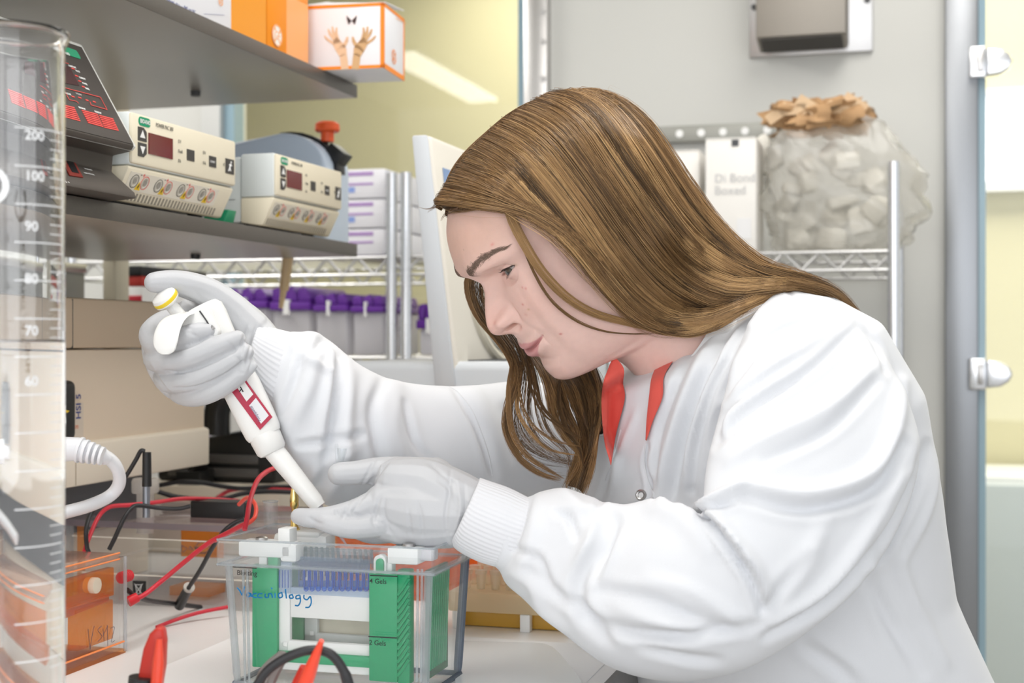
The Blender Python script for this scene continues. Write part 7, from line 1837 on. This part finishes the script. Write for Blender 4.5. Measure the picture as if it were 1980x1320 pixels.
# broad locks laid over the mass, each drifting a little across it
GN = np.array([resample(g_, 30) for g_ in NG]); LV = np.linspace(0, 1, 30); LP_, LC_ = [], []
for q in range(85):
    u0 = rg.uniform(.02, .9); du = rg.normal() * .07; ph_ = rg.uniform(0, 3)
    uv = np.clip(u0 + du * np.sin(LV * 2.2 + ph_) - du * math.sin(ph_), 0.0, .985)
    ctr = cat(GN, uv)[np.arange(30), np.arange(30)]
    vd = np.array([0, 0, CZ]) - ctr; vd /= np.linalg.norm(vd, axis=1)[:, None]; T_ = np.gradient(ctr, axis=0); sd = np.cross(T_, vd); sd /= np.linalg.norm(sd, axis=1)[:, None]
    n_ = int(rg.integers(26, 60)); wd = rg.uniform(.0018, .0048); tone = rg.choice(4, p=[.30, .25, .27, .18])
    a_, r_ = rg.normal(size=(n_, 1)), rg.random((n_, 1)); prof = (.45 + .75 * np.sin(np.pi * np.clip(LV * .9, 0, 1)))[None]
    wv = np.sin(LV[None] * 7 + rg.uniform(0, 6, (n_, 1))) * .0009 * rg.normal(size=(n_, 1)) * LV[None]
    lift_ = (.0062 + .0035 * rg.random()) * np.sin(np.pi * np.clip(LV * .86 + .08, 0, 1)) ** .7
    P_ = ctr[None] + sd[None] * (a_ * wd * prof + wv)[..., None] + vd[None] * (lift_[None] + .0022 * np.sqrt(np.clip(1 - (a_ / 2) ** 2, 0, 1)) * prof + .0012 * r_)[..., None]
    LP_.append(P_); b0 = np.array((DK, MD, LT, GD)[tone]); LC_.append(b0[None] * (.75 + .5 * rg.random((n_, 1))))
tag_stuff(strand_mesh('hair', np.concatenate(LP_), np.concatenate(LC_), .00017, M_hair, .6))
# loose locks across the cheek and over the collar
def lock(pts, n, wd, cols, rad=.0002, taper=True, ev=.1):
    c = guide(pts); c = resample(c, 30); n_ = c - np.array([0, 0, CZ]); n_ /= np.linalg.norm(n_, axis=1)[:, None]
    T = np.gradient(c, axis=0); sd = np.cross(T, n_); sd /= np.linalg.norm(sd, axis=1)[:, None]
    v = np.linspace(0, 1, 30); w_ = wd * (np.sin(np.pi * np.clip(v * .8 + .15, 0, 1)) if taper else np.ones(30))
    G = [c + sd * (q * w_)[:, None] for q in (-1, -.3, .3, 1)]
    P_, cs = strands(G, n, 30, wd * .5, 0.0, .0007, 5, cols, rad, end_var=ev)
    return tag_stuff(strand_mesh('hair_lock', P_, cs, rad, M_hair, .35))
lock([(925, 282), (965, 350), (988, 420), (1012, 468), (1048, 525), (1098, 576), (1150, 606), (1205, 622), (1262, 636), (1330, 640)], 230, .0042, [DK, MD, LT, LT])
lock([(975, 390), (1005, 462), (1030, 522), (1064, 578), (1108, 616), (1160, 638), (1215, 645), (1265, 645)], 40, .0010, [DK, MD, MD])
lock([(1150, 520), (1200, 580), (1262, 628), (1330, 645, 1.315), (1395, 628, 1.29), (1450, 590, 1.285)], 90, .0028, [MD, LT, GD])
lock([(1120, 470), (1160, 545), (1205, 600), (1250, 632), (1300, 645), (1345, 640, 1.31)], 110, .0035, [DK, MD, LT])
lock([(1580, 553, 1.325), (1640, 600, 1.35), (1690, 640, 1.37), (1718, 672, 1.37), (1724, 700, 1.37)], 14, .0012, [MD, LT, GD], .00015)
lock([(1600, 560, 1.33), (1655, 610, 1.355), (1700, 655, 1.37), (1722, 690, 1.375)], 8, .0030, [MD, LT], .00014)
lock([(900, 395), (872, 392), (848, 398), (826, 404), (808, 400)], 16, .0016, [DK, MD, LT], .00014)
lock([(905, 380), (880, 382), (855, 392), (838, 402), (826, 412)], 22, .0026, [DK, MD], .00015)
lock([(945, 400), (905, 404), (878, 408), (860, 415), (852, 428)], 26, .0024, [DK, MD, LT], .00014)
lock([(1010, 705, 1.39), (1005, 760, 1.375), (1025, 815, 1.36), (1070, 850, 1.345), (1125, 862, 1.33)], 26, .0016, [DK, MD, LT], .00016)
lock([(990, 700, 1.39), (984, 760, 1.375), (990, 830, 1.36), (1020, 880, 1.345), (1068, 912, 1.33), (1092, 926, 1.32)], 60, .0030, [DK, MD, LT], .00018)
lock([(948, 480, 1.435), (906, 540, 1.435), (924, 602, 1.43), (962, 645, 1.42), (990, 684, 1.40), (1001, 724, 1.385), (986, 772, 1.375), (979, 822, 1.37), (1002, 880, 1.35), (1044, 915, 1.335), (1086, 928, 1.32)], 190, .0052, [DK, MD, MD, LT], .0002)
lock([(940, 575, 1.43), (985, 640, 1.42), (1020, 690, 1.40), (1030, 740, 1.385), (1050, 790, 1.37), (1090, 826, 1.35), (1128, 850, 1.335)], 90, .0040, [DK, MD], .0002)
lock([(985, 640, 1.42), (1010, 690, 1.40), (1004, 740, 1.385), (1000, 790, 1.37), (1022, 830, 1.36), (1062, 868, 1.345), (1118, 880, 1.325)], 50, .0022, [MD, LT, LT], .00018)
lock([(1082, 735, 1.395), (1082, 780, 1.375), (1095, 830, 1.355), (1120, 865, 1.335), (1128, 900, 1.32)], 60, .0022, [DK, DK, MD], .00018)
lock([(1030, 425), (1075, 455), (1125, 510), (1170, 560), (1210, 600)], 46, .010, [MD, LT], .00009, ev=.5)
lock([(1180, 560), (1220, 610), (1270, 640), (1320, 648)], 40, .008, [MD, LT], .00010, ev=.5)
lock([(848, 404, 1.34), (860, 380, 1.345), (879, 334, 1.35), (907, 297, 1.355), (946, 261, 1.36), (984, 229, 1.36), (1028, 204, 1.36), (1074, 192, 1.36), (1112, 187, 1.36), (1160, 194, 1.36)], 150, .0034, [DK, MD, MD, LT], .00016, taper=False)
# fly-aways over the crown
for i in range(46):
    a = rg.uniform(0, 1); b0 = np.array([860 + 330 * a, 392 - 205 * math.sin(a * math.pi / 2) ** .9])
    dx = rg.uniform(-26, 34); up_ = rg.uniform(4, 26)
    p0_, p1_, p2_ = b0 + (6, 10), b0 + (dx * .4, -up_), b0 + (dx + 14, -up_ * .4 + rg.uniform(-6, 10))
    pts = [(*p0_, 1.34), (*p1_, 1.34), (*p2_, 1.34)]
    lock(pts, 1, .0002, [MD, LT], .00007)
